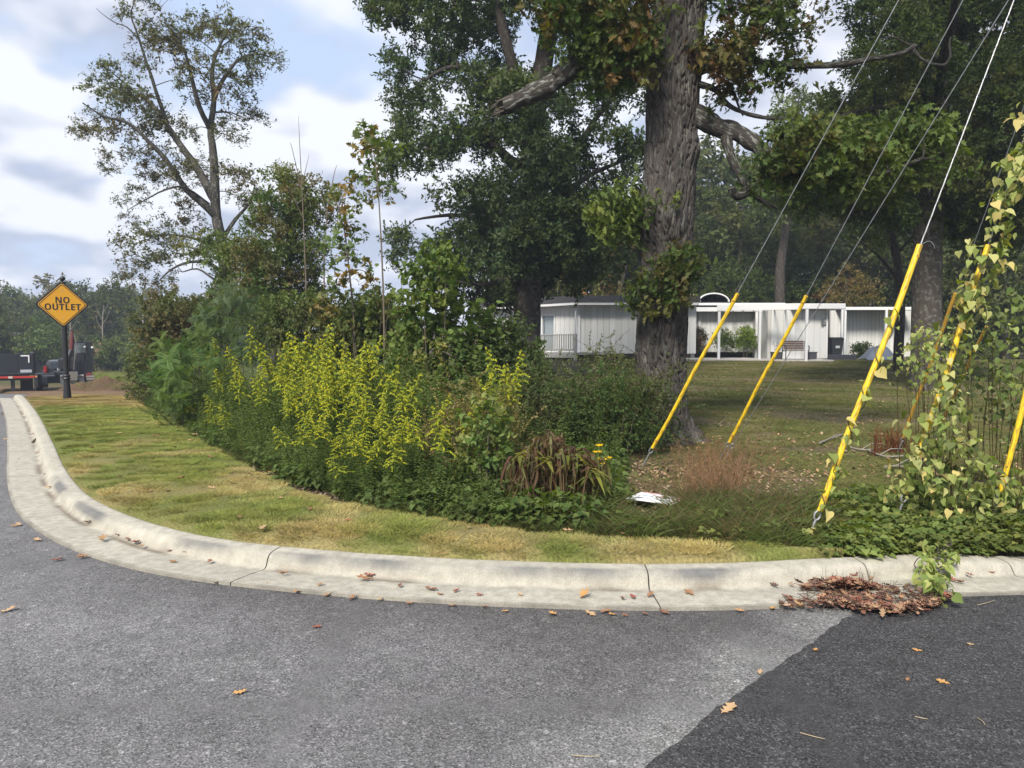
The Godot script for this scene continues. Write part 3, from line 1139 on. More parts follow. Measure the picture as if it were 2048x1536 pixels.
func great_oak(bark: Material) -> void:
	var dep := 11.2
	var base := gat(1334, 884)
	base = Vector3(at(1334, 884, dep).x, ground_h(base.x, -dep), -dep)
	var o := thing("oak_tree", "huge furrowed oak trunk with a broken-off limb, beside the yellow guy guards", "tree", base)
	# trunk: rings with furrows pushed in, a root flare and two burls
	var prof := [[884, 1334, 74], [868, 1334, 60], [850, 1332, 51], [820, 1328, 45], [780, 1325, 45], [740, 1322, 46.5], [700, 1321, 48.5], [640, 1324, 48], [560, 1328, 49], [480, 1332, 51], [420, 1335, 51], [340, 1339, 48.5], [260, 1343, 48], [200, 1345, 49], [120, 1351, 50], [0, 1359, 49], [-160, 1366, 46], [-330, 1375, 40], [-520, 1385, 30]]
	var ys := []
	for q in prof:
		var p := at(q[1], q[0], dep)
		ys.append([p.y, p.x, q[2] * dep / FL])
	ys[0][0] = base.y - 0.08
	var mb := MB.new()
	var sides := 240
	var prev := -1
	var y: float = ys[0][0]
	var bumps := [[at(1303, 447, dep), 0.34, 0.16], [at(1338, 226, dep), 0.24, 0.09], [at(1392, 305, dep), 0.22, 0.10], [at(1313, 185, dep), 0.2, 0.07]]
	var ridge := noise(1.0, 88, 2)
	while y < ys[-1][0]:
		var k := 0
		while k < ys.size() - 2 and ys[k + 1][0] < y: k += 1
		var t: float = smoothstep(0.0, 1.0, (y - ys[k][0]) / (ys[k + 1][0] - ys[k][0]))
		var cx := lerpf(ys[k][1], ys[k + 1][1], t)
		var r := lerpf(ys[k][2], ys[k + 1][2], t)
		var start := mb.v.size()
		var fl := clampf(1.0 - (y - base.y) / 0.55, 0.0, 1.0)
		for i in sides + 1:
			var a := TAU * i / sides
			var ca := cos(a)
			var sa := sin(a)
			var rr := r * (1.0 + 0.22 * fl * fl * sin(a * 5.0 + 0.7) + 0.12 * fl * sin(a * 3.0 + 2.0))
			rr *= 1.0 + 0.03 * fn.get_noise_3d(ca * 4.0, y * 5.0, sa * 4.0)
			var h := absf(ridge.get_noise_3d(ca * r * 9.0, y * 2.0, sa * r * 9.0))
			var h2 := absf(ridge.get_noise_3d(ca * r * 7.0 + 40.0, y * 3.4, sa * r * 7.0))
			var f2 := fine.get_noise_3d(ca * r * 60.0, y * 22.0, sa * r * 60.0)
			if y < 8.2: rr += 0.048 * smoothstep(0.0, 0.13, h) + 0.016 * smoothstep(0.0, 0.10, h2) - 0.045 + 0.008 * f2
			var p := Vector3(cx + ca * rr, y, -dep + sa * rr)
			var n0 := Vector3(ca, 0, sa)
			for b in bumps:
				var dd: float = p.distance_to((b[0] as Vector3) + Vector3(0, 0, r * 0.85))
				if dd < b[1] * 1.6: p += n0 * (b[2] as float) * (1.0 - smoothstep(0.0, b[1] * 1.6, dd))
			var kk := 0.95 + 0.3 * fn.get_noise_3d(p.x * 14.0, p.y * 9.0, p.z * 14.0)
			mb.vert(p, n0, Color(kk, kk, kk), Vector2(float(i) / sides, y * 0.5))
		if prev >= 0:
			for i in sides:
				mb.tri(prev + i, prev + i + 1, start + i + 1); mb.tri(prev + i, start + i + 1, start + i)
		prev = start
		y += 0.021 if y < 8.3 else 0.12
	smooth_normals(mb)
	var tm := (bark as StandardMaterial3D).duplicate() as StandardMaterial3D
	tm.vertex_color_use_as_albedo = true
	tm.uv1_scale = Vector3(5, 1, 1)
	part("trunk", mb.mesh(), tm, o)
	var lich := bark_mat("bark_lichen", 311, Color(0.080, 0.072, 0.065), 0.75, Vector2(2, 1))
	var skel := []
	for i in 30: skel.append([Vector3(at(1345, 884, dep).x, 3.0 + i * 0.32, -dep), 0.3])
	# the broken limb on the left, with a torn end
	var bl := limb_pts([[1330, 105, 11.2], [1250, 96, 11.0], [1185, 118, 10.8], [1130, 142, 10.7], [1092, 176, 10.6], [1048, 192, 10.5], [1006, 212, 10.5]], 5)
	add_limb(o, "broken_limb", bl, 0.20, 0.105, lich, 14, skel, 0.35)
	var sp := MB.new()
	var tip: Vector3 = bl[-1]
	var tdir: Vector3 = (tip - (bl[-4] as Vector3)).normalized()
	for i in 22:
		var a := rf(0, TAU)
		var off := tdir.cross(Vector3.FORWARD).normalized().rotated(tdir, a) * rf(0.03, 0.11)
		sp.tube([tip + off - tdir * 0.12, tip + off * 1.05 + tdir * rf(0.02, 0.08), tip + off * 1.1 + tdir * rf(0.06, 0.2) + rdir() * 0.02], [0.026, 0.016, 0.003], 4, Color.WHITE, 1.0, false)
	part("torn_wood", sp.mesh(), plain("torn_wood", 0.07, 0.055, 0.045, 0.95), o)
	# live limbs to the right
	add_limb(o, "limb", limb_pts([[1375, 222, 11.2], [1420, 246, 11.0], [1455, 262, 10.9], [1490, 276, 10.8], [1525, 300, 10.7], [1560, 332, 10.6], [1610, 346, 10.5], [1690, 352, 10.3], [1760, 345, 10.1], [1850, 320, 10.0]], 4), 0.165, 0.02, lich, 12, skel, 0.3)
	add_limb(o, "limb", limb_pts([[1450, 266, 10.9], [1458, 300, 10.8], [1478, 345, 10.7], [1498, 380, 10.6], [1525, 402, 10.5], [1556, 418, 10.5]], 4), 0.085, 0.018, lich, 9, skel, 0.3)
	add_limb(o, "limb", limb_pts([[1497, 378, 10.6], [1488, 392, 10.55], [1470, 392, 10.5], [1466, 376, 10.45]], 4), 0.075, 0.05, lich, 9, [], 0.5)
	add_limb(o, "limb", limb_pts([[1370, 150, 11.2], [1420, 128, 11.1], [1462, 98, 11.0], [1500, 70, 10.9], [1540, 30, 10.8], [1590, -30, 10.7]], 4), 0.12, 0.04, lich, 9, skel, 0.25)
	add_limb(o, "bare_limb", limb_pts([[1478, 96, 10.95], [1508, 120, 10.8], [1550, 129, 10.7], [1615, 131, 10.6], [1690, 129, 10.5], [1745, 116, 10.4], [1800, 107, 10.3], [1832, 92, 10.3]], 4), 0.062, 0.028, lich, 9, [], 0.35)
	add_limb(o, "bare_limb", limb_pts([[1826, 98, 10.3], [1840, 116, 10.25], [1862, 127, 10.2], [1888, 130, 10.2], [1901, 112, 10.2], [1898, 92, 10.2], [1902, 74, 10.2]], 3), 0.026, 0.010, lich, 6, [], 0.3)
	add_limb(o, "bare_limb", limb_pts([[1828, 92, 10.3], [1806, 84, 10.3], [1786, 74, 10.3], [1760, 78, 10.3]], 3), 0.020, 0.008, lich, 6, [], 0.3)
	add_limb(o, "bare_limb", limb_pts([[1380, 165, 11.1], [1430, 178, 10.9], [1452, 205, 10.8], [1482, 224, 10.7], [1540, 237, 10.6], [1592, 238, 10.5]], 4), 0.05, 0.018, lich, 8, [], 0.3)
	add_limb(o, "bare_limb", limb_pts([[1450, 165, 10.9], [1468, 186, 10.8], [1478, 215, 10.7], [1486, 232, 10.7]], 3), 0.026, 0.01, lich, 6, [], 0.2)
	add_limb(o, "limb", limb_pts([[1375, -20, 11.2], [1300, -120, 11.0], [1180, -190, 10.4], [1050, -240, 9.8]], 4), 0.2, 0.05, lich, 10, skel, 0.2)
	add_limb(o, "limb", limb_pts([[1380, -120, 11.2], [1470, -260, 11.0], [1620, -340, 10.4], [1800, -380, 9.8]], 4), 0.2, 0.05, lich, 10, skel, 0.2)
	add_limb(o, "limb", limb_pts([[1385, -160, 11.2], [1400, -300, 12.6], [1440, -330, 14.4], [1500, -280, 16.5]], 4), 0.2, 0.05, lich, 10, skel, 0.2)
	# a surface root
	add_limb(o, "root", [Vector3(base.x - 0.62, base.y - 0.03, -dep + 0.62), Vector3(base.x - 0.35, base.y + 0.03, -dep + 0.56), Vector3(base.x - 0.05, base.y + 0.06, -dep + 0.5), Vector3(base.x + 0.3, base.y, -dep + 0.5)], 0.03, 0.06, lich, 7, [], 0.2)
	var green := [Color(0.044, 0.066, 0.018), Color(0.036, 0.058, 0.018), Color(0.060, 0.080, 0.022), Color(0.050, 0.062, 0.020)]
	var rust := [Color(0.090, 0.048, 0.022), Color(0.075, 0.042, 0.020), Color(0.07, 0.060, 0.022), Color(0.055, 0.062, 0.018)]
	var tan := [Color(0.20, 0.115, 0.045), Color(0.10, 0.075, 0.025), Color(0.062, 0.072, 0.02)]
	var b1 := blobs_in([[1085, -40], [1310, -60], [1315, 110], [1270, 175], [1215, 150], [1140, 120], [1080, 70]], [[1150, 60, 14], [1255, 45, 12]], 30, 10.6, 0.6, 0.24)
	branches(o, b1, skel, lich, 0.022, 4.0)
	foliage(o, "crown", b1, "oak", 7, green + green + green + rust, 1.0, 0.25)
	var b2 := blobs_in([[1415, -40], [1610, -40], [1622, 60], [1600, 130], [1555, 175], [1440, 190], [1412, 110]], [[1520, 100, 22], [1440, 40, 14], [1600, 10, 10]], 31, 10.8, 0.5, 0.22)
	branches(o, b2, skel, lich, 0.02, 4.0)
	foliage(o, "crown", b2, "oak", 5, green + green + [rust[2], rust[3], rust[1]], 0.95, 0.25)
	var b3 := blobs_in([[1410, 95], [1470, 110], [1478, 170], [1430, 185], [1405, 150]], [], 24, 10.5, 0.25, 0.18) + blob_list([[1245, 170, 20], [1265, 150, 20], [1220, 140, 18], [1110, 45, 20], [1085, 50, 18], [1420, 210, 16]], 10.5, 0.2)
	foliage(o, "crown", b3, "oak", 5, [rust[1], rust[2], tan[1], green[0]], 0.9, 0.25)
	var b4 := blobs_in([[1520, 290], [1590, 275], [1700, 262], [1800, 255], [1885, 260], [1892, 330], [1830, 372], [1740, 385], [1640, 390], [1560, 385], [1530, 340]], [], 31, 10.3, 0.55, 0.23)
	branches(o, b4, skel, lich, 0.02, 3.0)
	foliage(o, "crown", b4, "oak", 7, green + green + [tan[1], green[2], green[0]], 1.0, 0.25)
	var b5 := blobs_in([[1178, 400], [1262, 372], [1322, 402], [1326, 440], [1290, 462], [1240, 478], [1190, 462]], [], 26, 10.75, 0.3, 0.15)
	foliage(o, "crown", b5, "oak", 4, [green[2], green[0], Color(0.085, 0.105, 0.026)], 0.95, 0.22)
	var b6 := blobs_in([[1270, 560], [1315, 522], [1372, 490], [1402, 500], [1404, 560], [1380, 590], [1330, 605], [1330, 632], [1280, 630], [1262, 590]], [], 24, 10.55, 0.2, 0.13)
	foliage(o, "crown", b6, "oak", 4, [green[0], green[1], green[2], rust[2]], 0.9, 0.22)
	for b in [b5, b6]: branches(o, b, [[at(1318, 440, dep - 0.3), 0.03], [at(1330, 560, dep - 0.35), 0.03], [at(1350, 520, dep - 0.3), 0.03]], lich, 0.014, 3.0, 1)
	# the crown above the picture, which shades the lawn
	var b7 := []
	for i in 60:
		var a := rf(0, TAU)
		var r := 6.2 * sqrt(rng.randf())
		var p := Vector3(base.x + 0.5 + cos(a) * r, 9.6 + rf(0, 6.5) * (1.0 - r / 8.0), -dep - 1.2 + sin(a) * r)
		var pr := (p.y - EYE) / -p.z
		if p.z < -4.0 and pr > 0.52: b7.append([p, rf(0.45, 0.75)])
	branches(o, b7, skel, lich, 0.035, 5.0, 1)
	foliage(o, "crown", b7, "oak", 8, green, 1.35, 0.25)

func middle_oak(bark: Material) -> void:
	var dep := 23.0
	var b := at(1052, 720, dep)
	b.y = ground_h(b.x, b.z)
	var o := thing("oak_tree", "dense dark green oak with a forked trunk, beyond the vine-hung shrubs", "tree", b)
	var skel := []
	add_limb(o, "trunk", [b + Vector3(0, -0.1, 0)] + limb_pts([[1052, 690, dep], [1056, 600, dep], [1062, 520, dep], [1068, 430, dep], [1066, 350, dep], [1066, 260, dep], [1082, 160, dep], [1098, 60, dep], [1118, -60, dep], [1140, -260, dep]], 3), 0.44, 0.22, bark, 14, skel, 0.06)
	add_limb(o, "limb", limb_pts([[1064, 270, dep], [1044, 200, dep - 0.4], [1022, 120, dep - 0.8], [1000, 30, dep - 1], [985, -80, dep - 1.2]], 3), 0.24, 0.12, bark, 9, skel, 0.1)
	add_limb(o, "limb", limb_pts([[1066, 340, dep], [1020, 320, dep - 0.6], [985, 290, dep - 1], [930, 285, dep - 1.3], [870, 300, dep - 1.5]], 3), 0.19, 0.05, bark, 8, skel, 0.15)
	add_limb(o, "limb", limb_pts([[1062, 210, dep], [960, 150, dep - 1], [900, 135, dep - 1.6], [850, 160, dep - 2]], 3), 0.14, 0.04, bark, 8, skel, 0.15)
	add_limb(o, "limb", limb_pts([[1066, 350, dep], [1110, 320, dep + 0.3], [1150, 300, dep + 0.5], [1190, 240, dep + 0.6], [1230, 190, dep + 0.8]], 3), 0.19, 0.05, bark, 8, skel, 0.15)
	add_limb(o, "limb", limb_pts([[1070, 400, dep], [1130, 380, dep - 0.5], [1190, 345, dep - 0.8], [1250, 320, dep - 1]], 3), 0.13, 0.04, bark, 8, skel, 0.15)
	add_limb(o, "limb", limb_pts([[1058, 560, dep], [1010, 560, dep - 0.6], [960, 570, dep - 1.2], [900, 560, dep - 1.6]], 3), 0.12, 0.03, bark, 8, skel, 0.15)
	add_limb(o, "limb", limb_pts([[1060, 520, dep], [1110, 510, dep + 0.4], [1160, 500, dep + 0.8], [1215, 520, dep + 1.0]], 3), 0.12, 0.03, bark, 8, skel, 0.15)
	add_limb(o, "limb", limb_pts([[1062, 470, dep], [980, 440, dep + 0.9], [900, 430, dep + 1.4], [830, 440, dep + 1.6]], 3), 0.13, 0.03, bark, 8, skel, 0.15)
	var pal := [Color(0.040, 0.062, 0.028), Color(0.048, 0.070, 0.030), Color(0.036, 0.054, 0.026), Color(0.060, 0.076, 0.028)]
	var poly := [[735, -40], [1300, -60], [1300, 420], [1275, 470], [1240, 560], [1150, 575], [1080, 590], [1000, 620], [900, 610], [830, 570], [790, 540], [785, 470], [800, 430], [800, 350], [770, 330], [800, 270], [795, 215], [752, 185], [790, 120], [850, 105], [815, 75], [800, 20], [770, 60], [712, 20]]
	var holes := [[725, 90, 60], [740, 250, 40], [1010, 315, 26], [985, 325, 18], [855, 425, 30], [880, 440, 28], [835, 440, 24], [820, 395, 14], [905, 350, 20], [870, 350, 16], [1050, 110, 28], [1065, 40, 22], [1120, 110, 26], [1100, 150, 22], [1170, 215, 20], [1165, 240, 22], [1205, 310, 22], [1215, 330, 18], [920, 200, 16], [870, 240, 14], [1090, 250, 18], [1250, 240, 20], [1290, 280, 22], [960, 100, 12], [845, 330, 12], [1150, 370, 14], [1080, 455, 13], [940, 330, 12], [1260, 370, 16], [830, 500, 12], [840, 150, 14], [1000, 470, 10], [1180, 280, 14]]
	var bl := blobs_in(poly, holes, 33, dep, 2.6, 0.36) + blobs_in([[1010, 170], [1130, 170], [1140, 330], [1130, 560], [1010, 570], [1000, 330]], [[1105, 140, 10], [1010, 315, 26]], 46, dep - 2.4, 0.8, 0.36)
	branches(o, bl, skel, bark, 0.04)
	foliage(o, "crown", bl, "mid", 15, pal, 1.1, 0.3)
	# the upper crown, above the picture
	var up := []
	for i in 36:
		var a := rf(0, TAU)
		var r := 5.0 * sqrt(rng.randf())
		up.append([Vector3(b.x + 0.8 + cos(a) * r, 13.6 + rf(0, 5.5) * (1.0 - r / 7.0), -dep + sin(a) * r), rf(0.5, 0.9)])
	branches(o, up, skel, bark, 0.05, 9.0, 1)
	foliage(o, "crown", up, "mid", 12, pal, 1.3, 0.25)

func tall_thin_tree(bark: Material) -> void:
	var dep := 27.0
	var b := at(462, 740, dep)
	b.y = ground_h(b.x, b.z)
	var o := thing("hickory_tree", "tall thin-crowned tree with bare tips rising above the goldenrod bank", "tree", b)
	var skel := []
	add_limb(o, "trunk", [b + Vector3(0, -0.1, 0)] + limb_pts([[458, 690, dep], [452, 600, dep], [446, 500, dep], [432, 430, dep], [430, 360, dep], [426, 300, dep], [421, 258, dep], [428, 200, dep], [424, 140, dep], [440, 90, dep], [462, 55, dep]], 3), 0.25, 0.025, bark, 10, skel, 0.06)
	for l in [
		[[[434, 436, dep], [410, 410, dep - 0.3], [372, 378, dep - 0.6], [340, 330, dep - 0.9], [300, 285, dep - 1.2], [255, 245, dep - 1.4], [205, 232, dep - 1.6], [165, 205, dep - 1.8]], 0.15, 0.015],
		[[[432, 405, dep], [400, 345, dep + 0.3], [362, 292, dep + 0.6], [330, 245, dep + 0.9], [300, 205, dep + 1.1], [265, 180, dep + 1.2], [230, 150, dep + 1.3]], 0.17, 0.02],
		[[[335, 250, dep + 0.9], [318, 200, dep + 0.8], [304, 158, dep + 0.7], [288, 110, dep + 0.7], [276, 70, dep + 0.6], [262, 30, dep + 0.6], [270, 0, dep + 0.6]], 0.085, 0.012],
		[[[280, 82, dep + 0.6], [255, 55, dep + 0.6], [230, 45, dep + 0.6], [205, 28, dep + 0.6], [192, 16, dep + 0.6]], 0.03, 0.006],
		[[[421, 258, dep], [398, 212, dep - 0.5], [380, 140, dep - 0.8], [364, 90, dep - 1], [340, 55, dep - 1.1]], 0.11, 0.015],
		[[[428, 195, dep], [452, 150, dep + 0.6], [480, 118, dep + 0.9], [520, 108, dep + 1.2], [556, 122, dep + 1.4]], 0.09, 0.012],
		[[[426, 130, dep], [430, 105, dep + 0.3], [455, 85, dep + 0.5], [490, 60, dep + 0.7]], 0.05, 0.01],
		[[[424, 225, dep], [460, 225, dep + 0.6], [495, 238, dep + 1]], 0.04, 0.01],
		[[[418, 408, dep], [370, 375, dep - 1.0], [330, 380, dep - 1.3], [290, 400, dep - 1.5], [255, 420, dep - 1.7]], 0.05, 0.012],
		[[[452, 555, dep], [420, 527, dep - 0.6], [380, 524, dep - 1.0], [345, 538, dep - 1.3], [320, 560, dep - 1.5]], 0.08, 0.02],
		[[[452, 575, dep], [425, 556, dep + 0.5], [395, 538, dep + 0.9], [365, 544, dep + 1.2]], 0.06, 0.02],
		[[[444, 480, dep], [470, 440, dep + 0.6], [500, 405, dep + 1.0], [510, 370, dep + 1.2]], 0.09, 0.02],
		[[[446, 500, dep], [400, 480, dep - 0.6], [350, 470, dep - 1.0], [300, 470, dep - 1.4]], 0.07, 0.02],
	]: add_limb(o, "limb", limb_pts(l[0], 3), l[1], l[2], bark, 7, skel, 0.15)
	var px := [[262, 20, 18], [285, 8, 12], [315, 55, 30], [292, 76, 20], [330, 85, 24], [375, 48, 18], [386, 72, 24], [360, 65, 18], [420, 60, 16], [438, 45, 22], [452, 62, 22], [480, 68, 26], [500, 78, 20], [462, 88, 24], [420, 108, 20], [520, 108, 24], [545, 122, 16], [556, 128, 10], [500, 130, 20], [516, 150, 12], [350, 112, 22], [338, 88, 20], [284, 128, 18], [262, 118, 12], [392, 140, 24], [442, 150, 20], [470, 168, 24], [486, 192, 20], [425, 182, 20], [390, 188, 20], [364, 160, 14], [510, 236, 18], [495, 225, 14], [462, 240, 20], [478, 268, 15], [442, 262, 14], [222, 148, 22], [205, 170, 26], [246, 166, 24], [270, 182, 24], [222, 192, 20], [262, 210, 20], [285, 200, 18], [190, 228, 14], [162, 254, 15], [150, 268, 9], [186, 272, 20], [220, 250, 22], [260, 250, 26], [300, 222, 20], [320, 238, 24], [342, 264, 22], [372, 268, 16], [385, 260, 12], [232, 300, 18], [216, 328, 11], [226, 345, 7], [280, 300, 18], [300, 330, 20], [342, 318, 20], [362, 332, 20], [330, 360, 20], [292, 352, 16], [316, 300, 16], [392, 342, 16], [405, 322, 12], [482, 360, 24], [500, 382, 20], [462, 350, 18], [470, 386, 14], [400, 362, 15], [272, 386, 16], [246, 400, 10], [256, 430, 9], [290, 400, 10], [356, 382, 12], [372, 415, 18], [346, 442, 17], [382, 442, 18], [262, 478, 24], [292, 462, 18], [322, 482, 24], [342, 502, 20], [282, 512, 24], [252, 522, 14], [362, 482, 16], [312, 532, 20], [332, 552, 15], [272, 552, 18], [246, 545, 14], [402, 470, 16], [420, 500, 16], [396, 500, 14], [300, 570, 16], [505, 410, 16], [440, 330, 10]]
	var bl := blob_list(px, dep, 1.5)
	branches(o, bl, skel, bark, 0.022, 5.0, 3)
	foliage(o, "crown", bl, "thin", 14, [Color(0.078, 0.078, 0.042), Color(0.070, 0.080, 0.042), Color(0.090, 0.074, 0.042), Color(0.066, 0.076, 0.038), Color(0.080, 0.078, 0.044)], 0.95, 0.25)

func right_wood(bark: Material) -> void:
	# the big trunk behind the vines, with its crown closing the right of the picture
	var dep := 19.0
	var b := at(1852, 745, dep)
	b.y = ground_h(b.x, b.z)
	var o := thing("oak_tree", "broad dark tree trunk with knots behind the vine-hung wires", "tree", b)
	var skel := []
	var sb := bark_mat("bark_brown", 331, Color(0.10, 0.088, 0.075), 0.35, Vector2(3, 1))
	add_limb(o, "trunk", [b + Vector3(0, -0.1, 0)] + limb_pts([[1852, 700, dep], [1853, 600, dep], [1856, 480, dep], [1862, 350, dep], [1868, 220, dep], [1872, 100, dep], [1872, -60, dep], [1876, -300, dep]], 4), 0.37, 0.26, sb, 16, skel, 0.06)
	add_limb(o, "limb", limb_pts([[1872, 130, dep], [1850, 70, dep - 0.5], [1830, 0, dep - 0.9], [1815, -80, dep - 1.2]], 3), 0.2, 0.1, bark, 8, skel, 0.1)
	add_limb(o, "limb", limb_pts([[1874, 110, dep], [1910, 50, dep + 0.4], [1950, -30, dep + 0.8]], 3), 0.2, 0.1, bark, 8, skel, 0.1)
	add_limb(o, "limb", limb_pts([[1864, 320, dep], [1910, 290, dep - 0.6], [1960, 270, dep - 1.2], [2040, 262, dep - 1.8]], 3), 0.16, 0.05, bark, 8, skel, 0.1)
	add_limb(o, "limb", limb_pts([[1862, 240, dep], [1780, 215, dep - 0.6], [1700, 230, dep - 1.2], [1630, 260, dep - 1.6]], 3), 0.14, 0.04, bark, 8, skel, 0.1)
	add_limb(o, "limb", limb_pts([[1868, 180, dep], [1960, 140, dep + 0.8], [2060, 110, dep + 1.4]], 3), 0.14, 0.05, bark, 8, skel, 0.1)
	add_limb(o, "limb", limb_pts([[1866, 230, dep], [1880, 150, dep - 2.0], [1900, 60, dep - 4.0], [1920, -60, dep - 5.5]], 3), 0.16, 0.05, bark, 8, skel, 0.1)
	var pal := [Color(0.030, 0.048, 0.015), Color(0.038, 0.055, 0.016), Color(0.050, 0.060, 0.018), Color(0.026, 0.041, 0.014), Color(0.054, 0.060, 0.020)]
	var poly := [[1540, 330], [1600, 280], [1640, 230], [1700, 175], [1690, 120], [1700, 60], [1760, -40], [2120, -60], [2120, 470], [2000, 500], [1900, 470], [1800, 440], [1680, 430], [1590, 420]]
	var holes := [[1660, 60, 50], [1990, 55, 16], [1795, 75, 12], [1905, 85, 9]]
	var bl := blobs_in(poly, holes, 31, dep, 2.6, 0.36) + blobs_in(poly, holes, 44, dep + 2.6, 1.6, 0.42)
	branches(o, bl, skel, bark, 0.035)
	foliage(o, "crown", bl, "mid", 13, pal, 0.95, 0.25)
	var up := []
	for i in 34:
		var a := rf(0, TAU)
		var r := 6.0 * sqrt(rng.randf())
		var p := Vector3(b.x + 0.5 + cos(a) * r, 11.6 + rf(0, 6.0) * (1.0 - r / 8.0), -dep + 1.0 + sin(a) * r)
		up.append([p, rf(0.6, 1.0)])
	branches(o, up, skel, bark, 0.05, 9.0, 1)
	foliage(o, "crown", up, "mid", 12, pal, 1.4, 0.25)
	# a slim dark trunk by the tarpaulin
	b = gat(1796, 722)
	b = Vector3(at(1796, 722, 27.0).x, 0, -27.0)
	b.y = ground_h(b.x, b.z)
	o = thing("slim_tree", "slim dark trunk standing in front of the grey tarpaulin", "tree", b)
	skel = []
	add_limb(o, "trunk", [b + Vector3(0, -0.1, 0)] + limb_pts([[1797, 700, 27], [1800, 640, 27], [1800, 570, 27], [1790, 500, 27], [1770, 430, 27], [1745, 370, 27], [1740, 280, 27]], 3), 0.19, 0.09, bark, 9, skel, 0.08)
	add_limb(o, "limb", limb_pts([[1796, 560, 27], [1765, 520, 26.8], [1730, 490, 26.5], [1700, 470, 26.3]], 3), 0.06, 0.02, bark, 6, skel, 0.1)
	add_limb(o, "limb", limb_pts([[1792, 510, 27], [1830, 470, 27.2], [1880, 440, 27.4]], 3), 0.06, 0.02, bark, 6, skel, 0.1)
	bl = blobs_in([[1690, 440], [1760, 400], [1900, 400], [1920, 470], [1840, 500], [1740, 510]], [[1800, 470, 14]], 34, 27, 1.5, 0.5)
	branches(o, bl, skel, bark, 0.03)
	foliage(o, "crown", bl, "mid", 11, pal, 1.0, 0.25)

func plain_tree(called: String, label: String, u: float, v: float, dep: float, poly: Array, step: float, thick: float, rad: float, n: int, pal: Array, bark: Material, r0 := 0.2, kind := "far", size := 1.0, holes: Array = [], group := "") -> void:
	var b := at(u, v, dep)
	b.y = ground_h(b.x, b.z)
	var o := thing(called, label, "tree", b, group)
	var hi := 1e9
	var mid := 0.0
	for q in poly:
		hi = minf(hi, q[1]); mid += q[0]
	mid /= poly.size()
	var skel := []
	add_limb(o, "trunk", [b + Vector3(0, -0.2, 0)] + limb_pts([[u, lerpf(v, hi, 0.3), dep], [lerpf(u, mid, 0.6), lerpf(v, hi, 0.6), dep], [mid, lerpf(v, hi, 0.92), dep]], 3), r0, r0 * 0.25, bark, 7, skel, 0.05)
	var bl := blobs_in(poly, holes, step, dep, thick, rad)
	branches(o, bl, skel, bark, r0 * 0.28, 99.0, 1)
	foliage(o, "crown", bl, kind, n, pal, size, 0.22)

